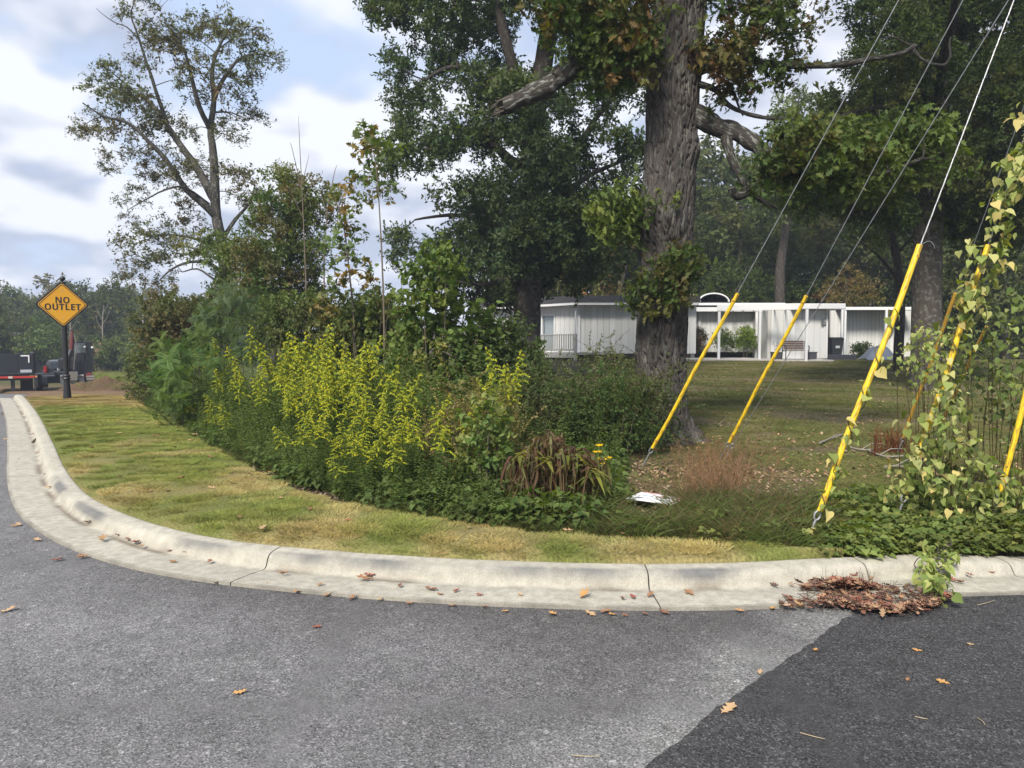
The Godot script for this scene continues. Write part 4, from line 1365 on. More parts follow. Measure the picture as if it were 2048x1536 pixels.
func far_wood(bark: Material) -> void:
	var deep := [Color(0.040, 0.056, 0.020), Color(0.050, 0.064, 0.022), Color(0.058, 0.066, 0.026)]
	var olive := [Color(0.066, 0.070, 0.022), Color(0.056, 0.062, 0.020), Color(0.082, 0.074, 0.026)]
	var rust := [Color(0.12, 0.070, 0.028), Color(0.09, 0.066, 0.026), Color(0.060, 0.060, 0.020)]
	var pale := [Color(0.082, 0.105, 0.050), Color(0.070, 0.092, 0.042)]
	# behind the house
	plain_tree("wood_tree", "pale green rounded tree in the gap over the bare limbs", 1560, 690, 40, [[1500, 400], [1535, 320], [1555, 230], [1590, 185], [1650, 200], [1700, 260], [1690, 340], [1600, 420], [1520, 430]], 32, 2.6, 0.85, 8, pale, bark, 0.3, "far", 0.8, [[1450, 300, 20]])
	plain_tree("wood_tree", "dark leafy tree standing behind the barrel roof of the house", 1470, 700, 46, [[1370, 430], [1440, 390], [1540, 400], [1600, 460], [1600, 590], [1480, 640], [1370, 640]], 36, 2.6, 1.1, 9, deep, bark, 0.25, "far", 0.9, [[1400, 400, 20], [1520, 420, 14]])
	plain_tree("wood_tree", "olive tree standing behind the long white wall", 1680, 700, 48, [[1560, 440], [1640, 400], [1740, 400], [1790, 460], [1800, 640], [1560, 650]], 36, 2.6, 1.15, 9, deep + olive, bark, 0.25, "far", 0.9)
	plain_tree("wood_tree", "dark tree standing behind the far end of the white wall", 1860, 700, 46, [[1760, 460], [1820, 420], [1930, 430], [1980, 500], [1970, 680], [1760, 660]], 36, 2.6, 1.1, 9, deep, bark, 0.25, "far", 0.9)
	plain_tree("wood_tree", "dark tree closing the wood behind the vine-wrapped wire", 2010, 720, 36, [[1900, 420], [1990, 380], [2110, 380], [2130, 720], [1920, 720]], 38, 2.4, 0.95, 9, deep, bark, 0.25, "far", 0.75)
	plain_tree("wood_tree", "rust-tinted tree behind the left wing of the white house", 1230, 690, 45, [[1150, 520], [1200, 470], [1270, 440], [1330, 430], [1380, 480], [1390, 640], [1150, 640]], 34, 2.2, 1.05, 9, olive + rust, bark, 0.2, "far", 0.85)
	plain_tree("wood_tree", "dull green tree behind the deck of the white house", 1100, 690, 46, [[1020, 540], [1080, 500], [1160, 500], [1190, 560], [1180, 650], [1020, 660]], 34, 2.2, 1.05, 9, deep + olive, bark, 0.2, "far", 0.85)
	plain_tree("understory_tree", "small tawny layered tree just behind the white shed wall", 1690, 690, 41, [[1630, 600], [1645, 560], [1690, 540], [1740, 550], [1755, 600], [1700, 615]], 22, 1.0, 0.5, 8, [Color(0.17, 0.105, 0.055), Color(0.13, 0.095, 0.04), Color(0.10, 0.09, 0.03)], bark, 0.08, "mid", 1.2)
	plain_tree("understory_tree", "bushy green tree behind the flat roof beside the barrel vault", 1430, 690, 42, [[1370, 540], [1420, 520], [1500, 530], [1560, 560], [1620, 570], [1620, 620], [1370, 620]], 26, 1.2, 0.7, 8, [Color(0.05, 0.075, 0.02), Color(0.042, 0.06, 0.018)], bark, 0.1, "mid", 1.4)
	# backing wood: reads as one mass
	var bb := []
	for i in 420:
		var u := rf(985, 2130)
		var d := rf(52, 64)
		bb.append([at(u, rf(400, 690), d), rf(1.2, 2.0)])
	for i in 130:
		var u := rf(1380, 2130)
		bb.append([at(u, rf(300, 560), rf(50, 58)), rf(1.2, 1.9)])
	var o := thing("backing_wood", "dim mass of woodland far behind the white house", "woodland", Vector3(at(1500, 690, 58).x, 1.0, -58))
	o.set_meta("kind", "stuff")
	foliage(o, "foliage", bb, "far", 9, deep + [olive[1]], 1.5, 0.25)
	# the wood along the left horizon
	var L := [
		[20, 700, 78, [[-90, 590], [-20, 560], [40, 565], [90, 600], [100, 690], [-80, 700]], deep, "dark tree on the left horizon behind the dump trailer"],
		[120, 700, 92, [[60, 590], [95, 552], [130, 548], [175, 575], [190, 690], [60, 690]], olive, "tawny-topped tree on the horizon behind the diamond sign"],
		[200, 700, 74, [[150, 600], [180, 556], [215, 548], [250, 560], [290, 600], [290, 700], [160, 700]], deep + olive, "dark tree on the horizon right of the sign, beside a dead trunk"],
		[310, 700, 66, [[250, 600], [290, 590], [340, 585], [380, 600], [400, 690], [250, 700]], deep + olive, "dense tree behind the feathery bushes"],
		[75, 720, 62, [[30, 650], [50, 628], [85, 625], [110, 650], [115, 720], [30, 720]], [Color(0.075, 0.105, 0.030), Color(0.06, 0.09, 0.028)], "fresh green bushy tree behind the parked dark hatchback"],
		[230, 720, 58, [[185, 680], [210, 660], [250, 655], [290, 670], [300, 720], [190, 725]], [Color(0.06, 0.085, 0.028), Color(0.075, 0.085, 0.03)], "low green tree behind the excavator cab"],
		[-40, 700, 60, [[-140, 560], [-60, 540], [-5, 580], [0, 690], [-140, 700]], deep, "dark tree at the left beyond the brick house"],
	]
	for q in L:
		for p in q[3]: p[1] += 26
		plain_tree("horizon_tree", q[5], q[0], q[1], q[2], q[3], 20.0 if q[2] > 60 else 16.0, 3.0, q[2] * 0.0125, 7, q[4], bark, 0.25, "far", q[2] / 70.0, [], "trees on the left horizon")
	var lb := []
	for i in 240: lb.append([at(rf(-160, 560), rf(600, 730), rf(100, 125)), rf(1.6, 2.6)])
	o = thing("horizon_wood", "hazy wooded ridge along the left horizon", "woodland", Vector3(-60, -1, -110))
	o.set_meta("kind", "stuff")
	foliage(o, "foliage", lb, "far", 8, [Color(0.055, 0.066, 0.03), Color(0.07, 0.072, 0.034)], 2.2, 0.2)
	# bare dead trunks standing out pale
	var dead := plain("dead_wood", 0.22, 0.20, 0.17, 0.9)
	for q in [[286, 690, 60, 590], [140, 700, 62, 630], [205, 700, 64, 610]]:
		var b := at(q[0], q[1], q[2])
		b.y = ground_h(b.x, b.z)
		var t := thing("dead_tree", "pale bare dead tree against the wood on the left", "tree", b, "dead trees on the left")
		add_limb(t, "trunk", [b] + limb_pts([[q[0], q[3] + 40, q[2]], [q[0] + 2, q[3], q[2]]], 3), 0.06, 0.02, dead, 6)
		for k in 4: add_limb(t, "branch", limb_pts([[q[0], lerpf(q[1], q[3], 0.45 + 0.12 * k), q[2]], [q[0] + (9 if k % 2 else -9), lerpf(q[1], q[3], 0.6 + 0.12 * k), q[2]], [q[0] + (15 if k % 2 else -14), lerpf(q[1], q[3], 0.8 + 0.12 * k), q[2]]], 2), 0.025, 0.008, dead, 4)

func young_trees(barkg: Material, barkd: Material) -> void:
	var leafy := [Color(0.060, 0.092, 0.024), Color(0.078, 0.100, 0.026), Color(0.046, 0.074, 0.024), Color(0.095, 0.095, 0.030)]
	plain_tree("maple_tree", "bushy green tree with a tawny top beside the tall thin tree", 575, 720, 21, [[500, 440], [535, 400], [555, 345], [585, 335], [610, 365], [655, 380], [668, 430], [650, 500], [650, 600], [480, 610], [470, 520]], 24, 1.3, 0.30, 10, leafy + [Color(0.11, 0.085, 0.04)], barkg, 0.13, "mid", 0.85, [[640, 470, 12], [520, 480, 10]])
	plain_tree("maple_tree", "low spreading green tree at the foot of the tall thin tree", 450, 720, 23, [[375, 500], [400, 478], [440, 470], [520, 490], [560, 560], [560, 640], [440, 640], [420, 560], [380, 530]], 24, 1.3, 0.33, 10, leafy, barkg, 0.12, "mid", 0.85, [[410, 545, 14]])
	# saplings with big lobed leaves
	for q in [
		[[[770, 800], [768, 640], [764, 520], [760, 440], [754, 350], [744, 285]], 13.0, [[744, 285, 24], [728, 292, 20], [758, 300, 20], [750, 318, 18], [770, 310, 14], [742, 345, 12], [735, 362, 14], [722, 380, 14], [752, 385, 16], [758, 400, 12], [785, 376, 9], [712, 372, 8], [730, 400, 8]], "slim tulip sapling with big leaves at its tip above the shrubs"],
		[[[715, 760], [706, 620], [698, 540], [690, 470], [678, 420], [668, 392]], 13.6, [[672, 388, 10], [686, 398, 14], [700, 404, 12], [664, 400, 8], [690, 436, 14], [700, 456, 14], [688, 476, 14], [712, 478, 12], [720, 505, 14], [664, 500, 14], [730, 540, 14], [690, 520, 10], [675, 560, 18], [705, 570, 18], [735, 545, 8]], "slender sapling with scattered lobed leaves among the shrubs"],
	]:
		var st := []
		for p in q[0]: st.append([p[0], p[1], q[1]])
		var b := at(q[0][0][0], q[0][0][1], q[1])
		b.y = ground_h(b.x, b.z)
		var o := thing("sapling", q[3], "tree", b)
		var skel := []
		add_limb(o, "trunk", [b] + limb_pts(st, 4), 0.024, 0.006, mats.twig, 6, skel)
		var bl := blob_list(q[2], q[1], 0.4)
		branches(o, bl, skel, mats.twig, 0.010, 4.0, 0)
		foliage(o, "crown", bl, "maple", 3, [Color(0.070, 0.105, 0.040), Color(0.085, 0.115, 0.042), Color(0.07, 0.10, 0.04), Color(0.16, 0.10, 0.03)], 0.8, 0.2)
	# bare wands above the shrubs
	for q in [[[[612, 560], [606, 420], [600, 300], [597, 232]], [[[603, 380], [585, 300], [580, 285]], [[604, 370], [618, 310]], [[606, 400], [640, 345]], [[608, 440], [575, 370]]]], [[[648, 520], [655, 420], [668, 350], [674, 330]], [[[656, 410], [672, 380]], [[655, 430], [640, 380]]]]]:
		var b := at(q[0][0][0], q[0][0][1] + 150, 16.0)
		b.y = ground_h(b.x, b.z)
		var o := thing("bare_sapling", "bare grey wand-like sapling poking above the shrubs", "tree", b, "bare wands above the shrubs")
		var st := []
		for p in q[0]: st.append([p[0], p[1], 16.0])
		add_limb(o, "trunk", [b] + limb_pts(st, 4), 0.018, 0.003, mats.twig, 5)
		for s in q[1]:
			var l := []
			for p in s: l.append([p[0], p[1], 16.0])
			add_limb(o, "branch", limb_pts(l, 3), 0.010, 0.003, mats.twig, 4)

# ---------------------------------------------------------------- weeds and shrubs
func edge_at(u: float) -> Vector2:
	# v and depth of the sod's outer edge at column u
	var spx := [[255, 793], [330, 833], [400, 880], [460, 912], [520, 945], [610, 985], [730, 1015], [860, 1040], [1020, 1063], [1200, 1078], [1350, 1086], [1600, 1108], [2048, 1118]]
	for i in spx.size() - 1:
		if u <= spx[i + 1][0] or i == spx.size() - 2:
			var t: float = clampf((u - spx[i][0]) / float(spx[i + 1][0] - spx[i][0]), 0.0, 1.0)
			var v: float = lerpf(spx[i][1], spx[i + 1][1], t)
			return Vector2(v, -gat(u, v).z)
	return Vector2(1100, 5.5)

func goldenrod_meshes(seed_: int) -> Array:
	# one plant 1 m tall: stem, leaves, plume of arching yellow branchlets
	rng.seed = seed_
	var st := MB.new()
	var lf := MB.new()
	var pl := MB.new()
	var lean := Vector3(rf(-0.22, 0.22), 0, rf(-0.22, 0.22))
	var pts := []
	var rad := []
	for i in 9:
		var t := i / 8.0
		pts.append(Vector3.UP * t + lean * t * t)
		rad.append(lerpf(0.0042, 0.0016, t))
	st.tube(pts, rad, 4, Color(0.115, 0.12, 0.04), 1.0, false)
	for i in 100:
		var t := 0.08 + 0.82 * (i / 100.0)
		var k := mini(int(t * 8.0), 7)
		var p: Vector3 = (pts[k] as Vector3).lerp(pts[k + 1], t * 8.0 - k)
		var a := i * 2.4 + rf(-0.3, 0.3)
		var d := Vector3(cos(a), rf(0.25, 0.6), sin(a)).normalized()
		var l := 0.085 * (1.15 - 0.75 * t) * rf(0.8, 1.2) + 0.018
		var g := rf(0.75, 1.25)
		lf.leaf(p, d, Vector3.UP, l, l * 0.21, LANCE, Color(0.150 * g, 0.220 * g, 0.060 * g), rf(0.2, 0.6), 0.2)
	var nb := 20
	for i in nb:
		var t := 0.64 + 0.35 * (i / float(nb))
		var k := mini(int(t * 8.0), 7)
		var p: Vector3 = (pts[k] as Vector3).lerp(pts[k + 1], t * 8.0 - k)
		var a := i * 2.4 + rf(-0.4, 0.4)
		var out := Vector3(cos(a), 0, sin(a))
		var l := lerpf(0.145, 0.02, pow(i / float(nb), 0.7)) * rf(0.8, 1.2)
		var prev := p
		var bp := [p]
		for s in 6:
			var q := (s + 1) / 6.0
			bp.append(p + out * (l * q) + Vector3.UP * (l * (0.85 * q - 1.0 * q * q)))
		pl.tube(bp, [0.0016, 0.0042, 0.0055, 0.0055, 0.005, 0.004, 0.0015], 4, jit(pick([Color(0.36, 0.39, 0.045), Color(0.28, 0.34, 0.05), Color(0.44, 0.43, 0.035), Color(0.22, 0.28, 0.05)]), 0.15), 1.0, false)
		var nf := int(l * 340.0) + 4
		for f in nf:
			var q := rf(0.15, 1.0)
			var kk := mini(int(q * 6.0), 5)
			var c: Vector3 = (bp[kk] as Vector3).lerp(bp[kk + 1], q * 6.0 - kk)
			c += Vector3(rf(-0.003, 0.003), rf(0.0, 0.009), rf(-0.003, 0.003))
			var g := rf(0.75, 1.2)
			var col := Color(0.50 * g, 0.475 * g, 0.030 * g)
			if rng.randf() < 0.48: col = Color(0.25 * g, 0.34 * g, 0.05)
			pl.leaf(c, (Vector3.UP * 0.6 + rdir()).normalized(), rdir(), rf(0.010, 0.017), rf(0.008, 0.012), RHOMB, col, 0.0, 0.3)
		prev = p
	return [st.mesh(), lf.mesh(), pl.mesh()]

func build_goldenrod() -> void:
	var kinds := []
	for k in 6: kinds.append(goldenrod_meshes(900 + k))
	rng.seed = 4242
	var crop := [[765, 230], [650, 370], [500, 510], [540, 500], [380, 700], [410, 720], [290, 390], [250, 420], [370, 850], [520, 930], [960, 250], [1010, 270], [1105, 230], [1210, 280], [1340, 310], [1420, 350], [860, 360], [870, 420], [900, 480], [950, 340], [1060, 430], [1100, 340], [1180, 390], [1270, 330], [1300, 400], [1450, 420], [1480, 480], [1020, 480], [1150, 500], [1230, 520], [1330, 540], [1390, 570], [1000, 640], [1120, 660], [1350, 650], [1410, 610], [1500, 640], [1570, 730], [1620, 760], [1060, 790], [1180, 760], [980, 820], [1290, 800], [1360, 780], [1440, 760], [1400, 850], [1580, 790], [1260, 880], [1410, 950], [1550, 940], [1340, 1000], [1650, 870], [1690, 550], [1600, 520], [1620, 370], [1800, 640], [1850, 680], [1890, 660], [1800, 780], [540, 760], [560, 640], [620, 680], [900, 590], [720, 520], [640, 490], [450, 380], [540, 300], [480, 340], [700, 430], [820, 500], [930, 420], [990, 360], [1060, 290], [1150, 300], [1250, 430], [1380, 450], [1080, 560], [1200, 600], [1300, 620], [1450, 690], [1520, 560], [1000, 560], [960, 470], [870, 540], [2270, 400], [2220, 370], [2250, 500], [2120, 450], [1790, 700], [1240, 470], [1130, 430], [1040, 330], [1170, 340], [1320, 370]]
	var n := 0
	for pass_ in 2:
		for q in crop:
			if pass_ == 1 and rng.randf() < 0.7: continue
			var u: float = 240.0 + q[0] / 2.844
			var v: float = 560.0 + q[1] / 2.844
			if pass_ == 1:
				u += rf(-34, 34); v += rf(4, 60)
			var e := edge_at(u)
			var best := 1e9
			var bd := e.y
			for i in 26:
				var t := i / 25.0
				var d := e.y * 1.05 + t * 4.6
				var h := 0.70 + 1.20 * t
				var gx := at(u, v, d)
				var err := absf(gx.y - ground_h(gx.x, gx.z) - h)
				if err < best:
					best = err; bd = d
			bd += rf(-0.25, 0.25)
			var top := at(u, v, bd)
			var gy := ground_h(top.x, top.z)
			var h := clampf(top.y - gy, 0.45, 2.3)
			var kd: Array = kinds[rng.randi() % kinds.size()]
			var which := "goldenrod with feathery yellow plumes in the middle of the weed bank"
			if u > 860: which = "goldenrod with a yellow plume beside the vine-smothered pointed shrub"
			elif u < 430: which = "goldenrod with a yellow plume among the feathery shrubs"
			elif h > 1.55: which = "tall goldenrod rising in front of the mixed green thicket"
			elif bd < e.y * 1.22: which = "short goldenrod leaning out over the edge of the mown verge"
			var o := thing("goldenrod", which, "wildflower", Vector3(top.x, gy, top.z), which.replace("goldenrod", "goldenrods"))
			o.rotation.y = rf(0, TAU)
			o.rotation.z = rf(-0.2, 0.2)
			o.rotation.x = rf(-0.1, 0.2)
			var w := clampf(h * 1.02, 1.0, 1.75)
			var b := Transform3D(Basis.from_scale(Vector3(w, h, w)), Vector3.ZERO)
			local_part("stem", kd[0], mats.leaf, o, b)
			local_part("leaves", kd[1], mats.leaf, o, b)
			local_part("plume", kd[2], mats.petal, o, b)
			n += 1

func weed_stalk(n: int, ll: float, lw: float, prof: Array, col: Color) -> ArrayMesh:
	# upright leafy stalk 1 m tall
	var mb := MB.new()
	for s in 3:
		var lean := Vector3(rf(-0.35, 0.35), 0, rf(-0.35, 0.35))
		var pts := []
		for i in 6:
			var t := i / 5.0
			pts.append(Vector3.UP * t * (1.0 - 0.2 * s) + lean * t * t)
		mb.tube(pts, [0.005, 0.0045, 0.004, 0.003, 0.0025, 0.001], 3, Color(0.11, 0.10, 0.045), 1.0, false)
		for i in n:
			var t := 0.08 + 0.92 * i / float(n)
			var k := mini(int(t * 5.0), 4)
			var p: Vector3 = (pts[k] as Vector3).lerp(pts[k + 1], t * 5.0 - k)
			var a := i * 2.4 + s
			var g := rf(0.7, 1.3)
			mb.leaf(p, Vector3(cos(a), rf(0.0, 0.6), sin(a)).normalized(), (Vector3.UP + rdir() * 0.4).normalized(), ll * rf(0.7, 1.2) * (1.1 - 0.5 * t), lw * rf(0.8, 1.1), prof, Color(col.r * g, col.g * g, col.b * g), rf(0.1, 0.6), 0.2)
	return mb.mesh()

func build_weeds() -> void:
	# green stalks that fill the bank between and below the goldenrod
	var k1 := weed_stalk(40, 0.12, 0.022, LANCE, Color(0.160, 0.228, 0.062))
	var k2 := weed_stalk(26, 0.09, 0.05, OVAL, Color(0.140, 0.200, 0.058))
	var k3 := low_weed(HEART, 0.052, 0.048)
	var k4 := tuft_mesh(30, 0.09, 0.30, 4, 0.32)
	var tf := [[], [], [], []]
	var cl := [[], [], [], []]
	var i := 0
	while i < 2800:
		i += 1
		var u := rf(300, 1240)
		var e := edge_at(u)
		var t := pow(rng.randf(), 1.3)
		var d := e.y * 1.02 + t * 4.6
		var x := (u - 1024.0) / FL * d
		var gy := ground_h(x, -d)
		if Geometry2D.is_point_in_polygon(Vector2(x, -d), sod_poly): continue
		var h := (0.28 + 1.30 * t) * rf(0.65, 1.15)
		if u > 1000: h *= 0.55
		var k := 0
		var r := rng.randf()
		if t < 0.12: k = (2 if r < 0.25 else 0) if u < 820 else (2 if r < 0.5 else 1)
		elif r < 0.62: k = 0
		elif r < 0.86: k = 1
		else: k = 2
		if u > 880 and r < 0.55: k = 2
		var w := clampf(h, 0.45, 0.9)
		if k == 2:
			w = rf(0.8, 1.4); h = w * rf(0.8, 1.5)
		tf[k].append(Transform3D(Basis(Vector3.UP, rf(0, TAU)) * Basis.from_scale(Vector3(w, maxf(h, 0.12), w)), Vector3(x, gy - 0.02, -d)))
		cl[k].append(jit(Color(1, 1, 1) if k < 2 else Color(0.12, 0.175, 0.05), 0.3))
	# the low weeds between the wires and the kerb, and by the vines
	for j in 1500:
		var u := rf(1180, 2120)
		var e := edge_at(u)
		var d := e.y * rf(1.0, 1.0 + (0.28 if u < 1640 else 0.36))
		var x := (u - 1024.0) / FL * d
		if Geometry2D.is_point_in_polygon(Vector2(x, -d), sod_poly) or not Geometry2D.is_point_in_polygon(Vector2(x, -d), lawn_poly): continue
		if u > 1228 and u < 1352 and d > e.y * 1.06: continue
		var k := 3 if u < 1640 and rng.randf() < 0.88 else 2
		var s := rf(0.6, 1.2)
		if k == 3:
			tf[3].append(Transform3D(Basis(Vector3.UP, rf(0, TAU)) * Basis.from_scale(Vector3(s, s, s) * rf(0.6, 1.0)), Vector3(x, ground_h(x, -d) - 0.02, -d)))
			cl[3].append(jit(pick([Color(0.13, 0.18, 0.055), Color(0.16, 0.195, 0.065), Color(0.20, 0.165, 0.085), Color(0.085, 0.115, 0.036), Color(0.17, 0.13, 0.075)]), 0.2))
		else:
			var w := rf(0.7, 1.2)
			tf[2].append(Transform3D(Basis(Vector3.UP, rf(0, TAU)) * Basis.from_scale(Vector3(w, w * rf(0.7, 1.1), w)), Vector3(x, ground_h(x, -d) - 0.02, -d)))
			cl[2].append(jit(pick([Color(0.17, 0.22, 0.06), Color(0.21, 0.25, 0.07), Color(0.13, 0.18, 0.05)]), 0.3))
	# coarse grass along the edge of the bed
	for j in 900:
		var u := rf(270, 1250)
		var e := edge_at(u)
		var d := e.y * rf(1.0, 1.12)
		var x := (u - 1024.0) / FL * d
		if Geometry2D.is_point_in_polygon(Vector2(x, -d), sod_poly): continue
		if u > 520 and u < 700 and d < e.y * 1.05: continue
		var s := rf(0.5, 1.0)
		tf[3].append(Transform3D(Basis(Vector3.UP, rf(0, TAU)) * Basis.from_scale(Vector3(s, s, s) * rf(0.5, 0.9)), Vector3(x, ground_h(x, -d) - 0.02, -d)))
		cl[3].append(jit(pick([Color(0.075, 0.11, 0.035), Color(0.10, 0.13, 0.04), Color(0.14, 0.13, 0.055)]), 0.2))
	var names := ["tall_weeds", "broad_leaf_weeds", "heart_leaf_weeds", "long_grass"]
	var labels := ["narrow-leaved green weeds filling the bank below the goldenrod", "broad-leaved green weeds in the bank along the verge", "low heart-leaved creepers along the edge of the bank", "long arching grass blades at the edge of the bed"]
	var meshes := [k1, k2, k3, k4]
	for k in 4:
		var o := many(names[k], meshes[k], mats.leaf, tf[k], cl[k])
		tag(o, labels[k], "weeds" if k < 3 else "grass")

func low_weed(prof: Array, ll: float, lw: float) -> ArrayMesh:
	# a low creeper: leaves held up on thin stalks over a hand's breadth of ground
	var mb := MB.new()
	for i in 26:
		var a := rf(0, TAU)
		var r := 0.13 * sqrt(rng.randf())
		var g := Vector3(cos(a) * r * 0.7, 0, sin(a) * r * 0.7)
		var p := Vector3(cos(a) * r, rf(0.03, 0.17), sin(a) * r)
		mb.tube([g, p], [0.002, 0.0015], 3, Color(0.9, 0.8, 0.7), 1.0, false)
		var k := rf(0.7, 1.3)
		var b := a + rf(-1.2, 1.2)
		mb.leaf(p, Vector3(cos(b), rf(-0.5, 0.2), sin(b)).normalized(), (Vector3.UP + rdir() * 0.6).normalized(), ll * rf(0.6, 1.15), lw * rf(0.7, 1.1), prof, Color(k * rf(0.9, 1.15), k, k), rf(0.1, 0.5), 0.2)
	return mb.mesh()

func build_shrubs() -> void:
	var gr := [Color(0.052, 0.078, 0.024), Color(0.066, 0.090, 0.026), Color(0.044, 0.066, 0.022)]
	var br := [Color(0.080, 0.080, 0.032), Color(0.095, 0.080, 0.038), Color(0.058, 0.068, 0.026)]
	shrub("feathery_shrub", "feathery dark green shrub drooping over the end of the mown verge", "shrub", blobs_in([[285, 700], [340, 660], [410, 655], [440, 720], [420, 800], [360, 838], [300, 800]], [], 36, 13.2, 0.7, 0.22), "frond", 8, [Color(0.052, 0.088, 0.028), Color(0.066, 0.096, 0.030)], 0.55)
	shrub("feathery_shrub", "blue-green feathery mimosa standing behind the goldenrod", "shrub", blobs_in([[405, 610], [450, 578], [520, 572], [570, 600], [580, 680], [520, 720], [430, 720], [400, 670]], [], 32, 16.5, 0.9, 0.26), "frond", 9, [Color(0.058, 0.088, 0.044), Color(0.068, 0.094, 0.046)], 0.6)
	shrub("bramble_shrub", "brownish green tangle behind the feathery shrubs", "shrub", blobs_in([[290, 640], [330, 600], [420, 590], [440, 640], [420, 720], [300, 720]], [], 30, 19.5, 1.0, 0.36), "small", 15, br, 1.5)
	shrub("bramble_shrub", "soft grey-green bushes beyond the end of the verge", "shrub", blobs_in([[262, 730], [282, 695], [315, 676], [355, 680], [350, 785], [300, 795]], [], 26, 20.0, 0.9, 0.32), "small", 15, [Color(0.085, 0.10, 0.04), Color(0.07, 0.085, 0.034)], 1.4)
	shrub("thicket", "mixed green thicket behind the tallest goldenrod", "shrub", blobs_in([[540, 620], [600, 590], [700, 600], [800, 610], [830, 700], [820, 820], [560, 800]], [], 34, 14.6, 1.0, 0.32), "small", 16, gr + br, 1.4)
	shrub("thicket", "light green leafy thicket round the sapling stems", "shrub", blobs_in([[640, 590], [700, 570], [780, 590], [810, 660], [790, 720], [660, 700]], [[700, 610, 14]], 28, 13.8, 0.6, 0.22), "heart", 7, [Color(0.080, 0.105, 0.032), Color(0.095, 0.11, 0.036), Color(0.12, 0.10, 0.04)], 0.9)
	shrub("vine_mound", "tall pointed shrub smothered in broad-leaved vine", "shrub", blobs_in([[800, 640], [820, 560], [850, 515], [880, 500], [905, 540], [940, 600], [965, 680], [970, 800], [940, 870], [830, 880], [790, 800]], [], 31, 11.2, 0.7, 0.24), "heart", 11, [Color(0.070, 0.105, 0.028), Color(0.090, 0.120, 0.032), Color(0.056, 0.088, 0.026), Color(0.125, 0.125, 0.040)], 0.95)
	shrub("dark_shrub", "dark leafy shrub between the vine mound and the oak", "shrub", blobs_in([[950, 700], [985, 660], [1040, 690], [1075, 740], [1080, 850], [960, 870]], [], 32, 12.2, 0.7, 0.26), "small", 16, [Color(0.034, 0.052, 0.018), Color(0.044, 0.062, 0.022)], 1.2)
	shrub("arching_shrub", "mound of fine arching canes in front of the great oak", "shrub", blobs_in([[1000, 820], [1040, 785], [1110, 772], [1190, 768], [1260, 762], [1305, 785], [1318, 840], [1280, 900], [1180, 905], [1060, 880]], [], 32, 10.2, 0.6, 0.26), "cane", 9, [Color(0.046, 0.064, 0.024), Color(0.060, 0.074, 0.030), Color(0.080, 0.082, 0.042)], 0.85)
	shrub("arching_shrub", "deep green low shrub at the foot of the great oak", "shrub", blobs_in([[1120, 830], [1180, 790], [1260, 790], [1310, 840], [1285, 905], [1160, 910]], [], 30, 9.7, 0.4, 0.22), "cane", 9, [Color(0.040, 0.068, 0.022), Color(0.050, 0.078, 0.026)], 0.75)
	shrub("arching_shrub", "spray of thin arching stems before the house deck", "shrub", blobs_in([[1050, 750], [1090, 735], [1170, 738], [1240, 728], [1285, 730], [1280, 770], [1070, 770]], [[1180, 680, 12]], 30, 14.0, 0.5, 0.2), "cane", 4, [Color(0.060, 0.078, 0.032), Color(0.075, 0.090, 0.036)], 0.9)
	shrub("brown_stalks", "dry brown stalks with small seed heads between goldenrod and wilted plant", "weeds", blobs_in([[900, 830], [960, 800], [1010, 830], [1020, 930], [930, 960], [890, 900]], [], 30, 7.6, 0.4, 0.18), "cane", 6, [Color(0.13, 0.115, 0.05), Color(0.11, 0.11, 0.045), Color(0.15, 0.12, 0.065)], 0.6)
	shrub("vine_mound", "pale creeper climbing beside the wilted plant", "vine", blobs_in([[940, 850], [975, 790], [1000, 860], [1010, 960], [990, 1040], [930, 1040], [920, 940]], [], 24, 6.9, 0.25, 0.13), "heart", 6, [Color(0.11, 0.14, 0.045), Color(0.14, 0.16, 0.06), Color(0.08, 0.12, 0.035)], 0.62)
	# goldenrod side plants already stand in front; the low yellow daisies beside the wilted clump
	var o := thing("yellow_daisy", "small yellow flowers beside the wilted clump", "wildflower", gat(1200, 950))
	var mb := MB.new()
	var fl := MB.new()
	for i in 9:
		var p := at(1196 + rf(-26, 26), 915 + rf(-24, 44), 7.4 + rf(-0.15, 0.15))
		var g := Vector3(p.x + rf(-0.05, 0.05), ground_h(p.x, p.z), p.z)
		mb.tube([g, g.lerp(p, 0.5) + rdir() * 0.03, p], [0.003, 0.0025, 0.002], 3, Color(0.09, 0.11, 0.03), 1.0, false)
		for k in 7:
			var a := TAU * k / 7.0
			fl.leaf(p, (Vector3(cos(a), 0.3, sin(a)) + Vector3(0, 0.2, 0.5)).normalized(), Vector3(0, 0.5, 1), 0.032, 0.014, RHOMB, Color(0.62, 0.40, 0.012), 0.2, 0.1)
	part("stems", mb.mesh(), mats.leaf, o)
	part("petals", fl.mesh(), mats.petal, o)
	wilted_plant()
	dead_weeds()

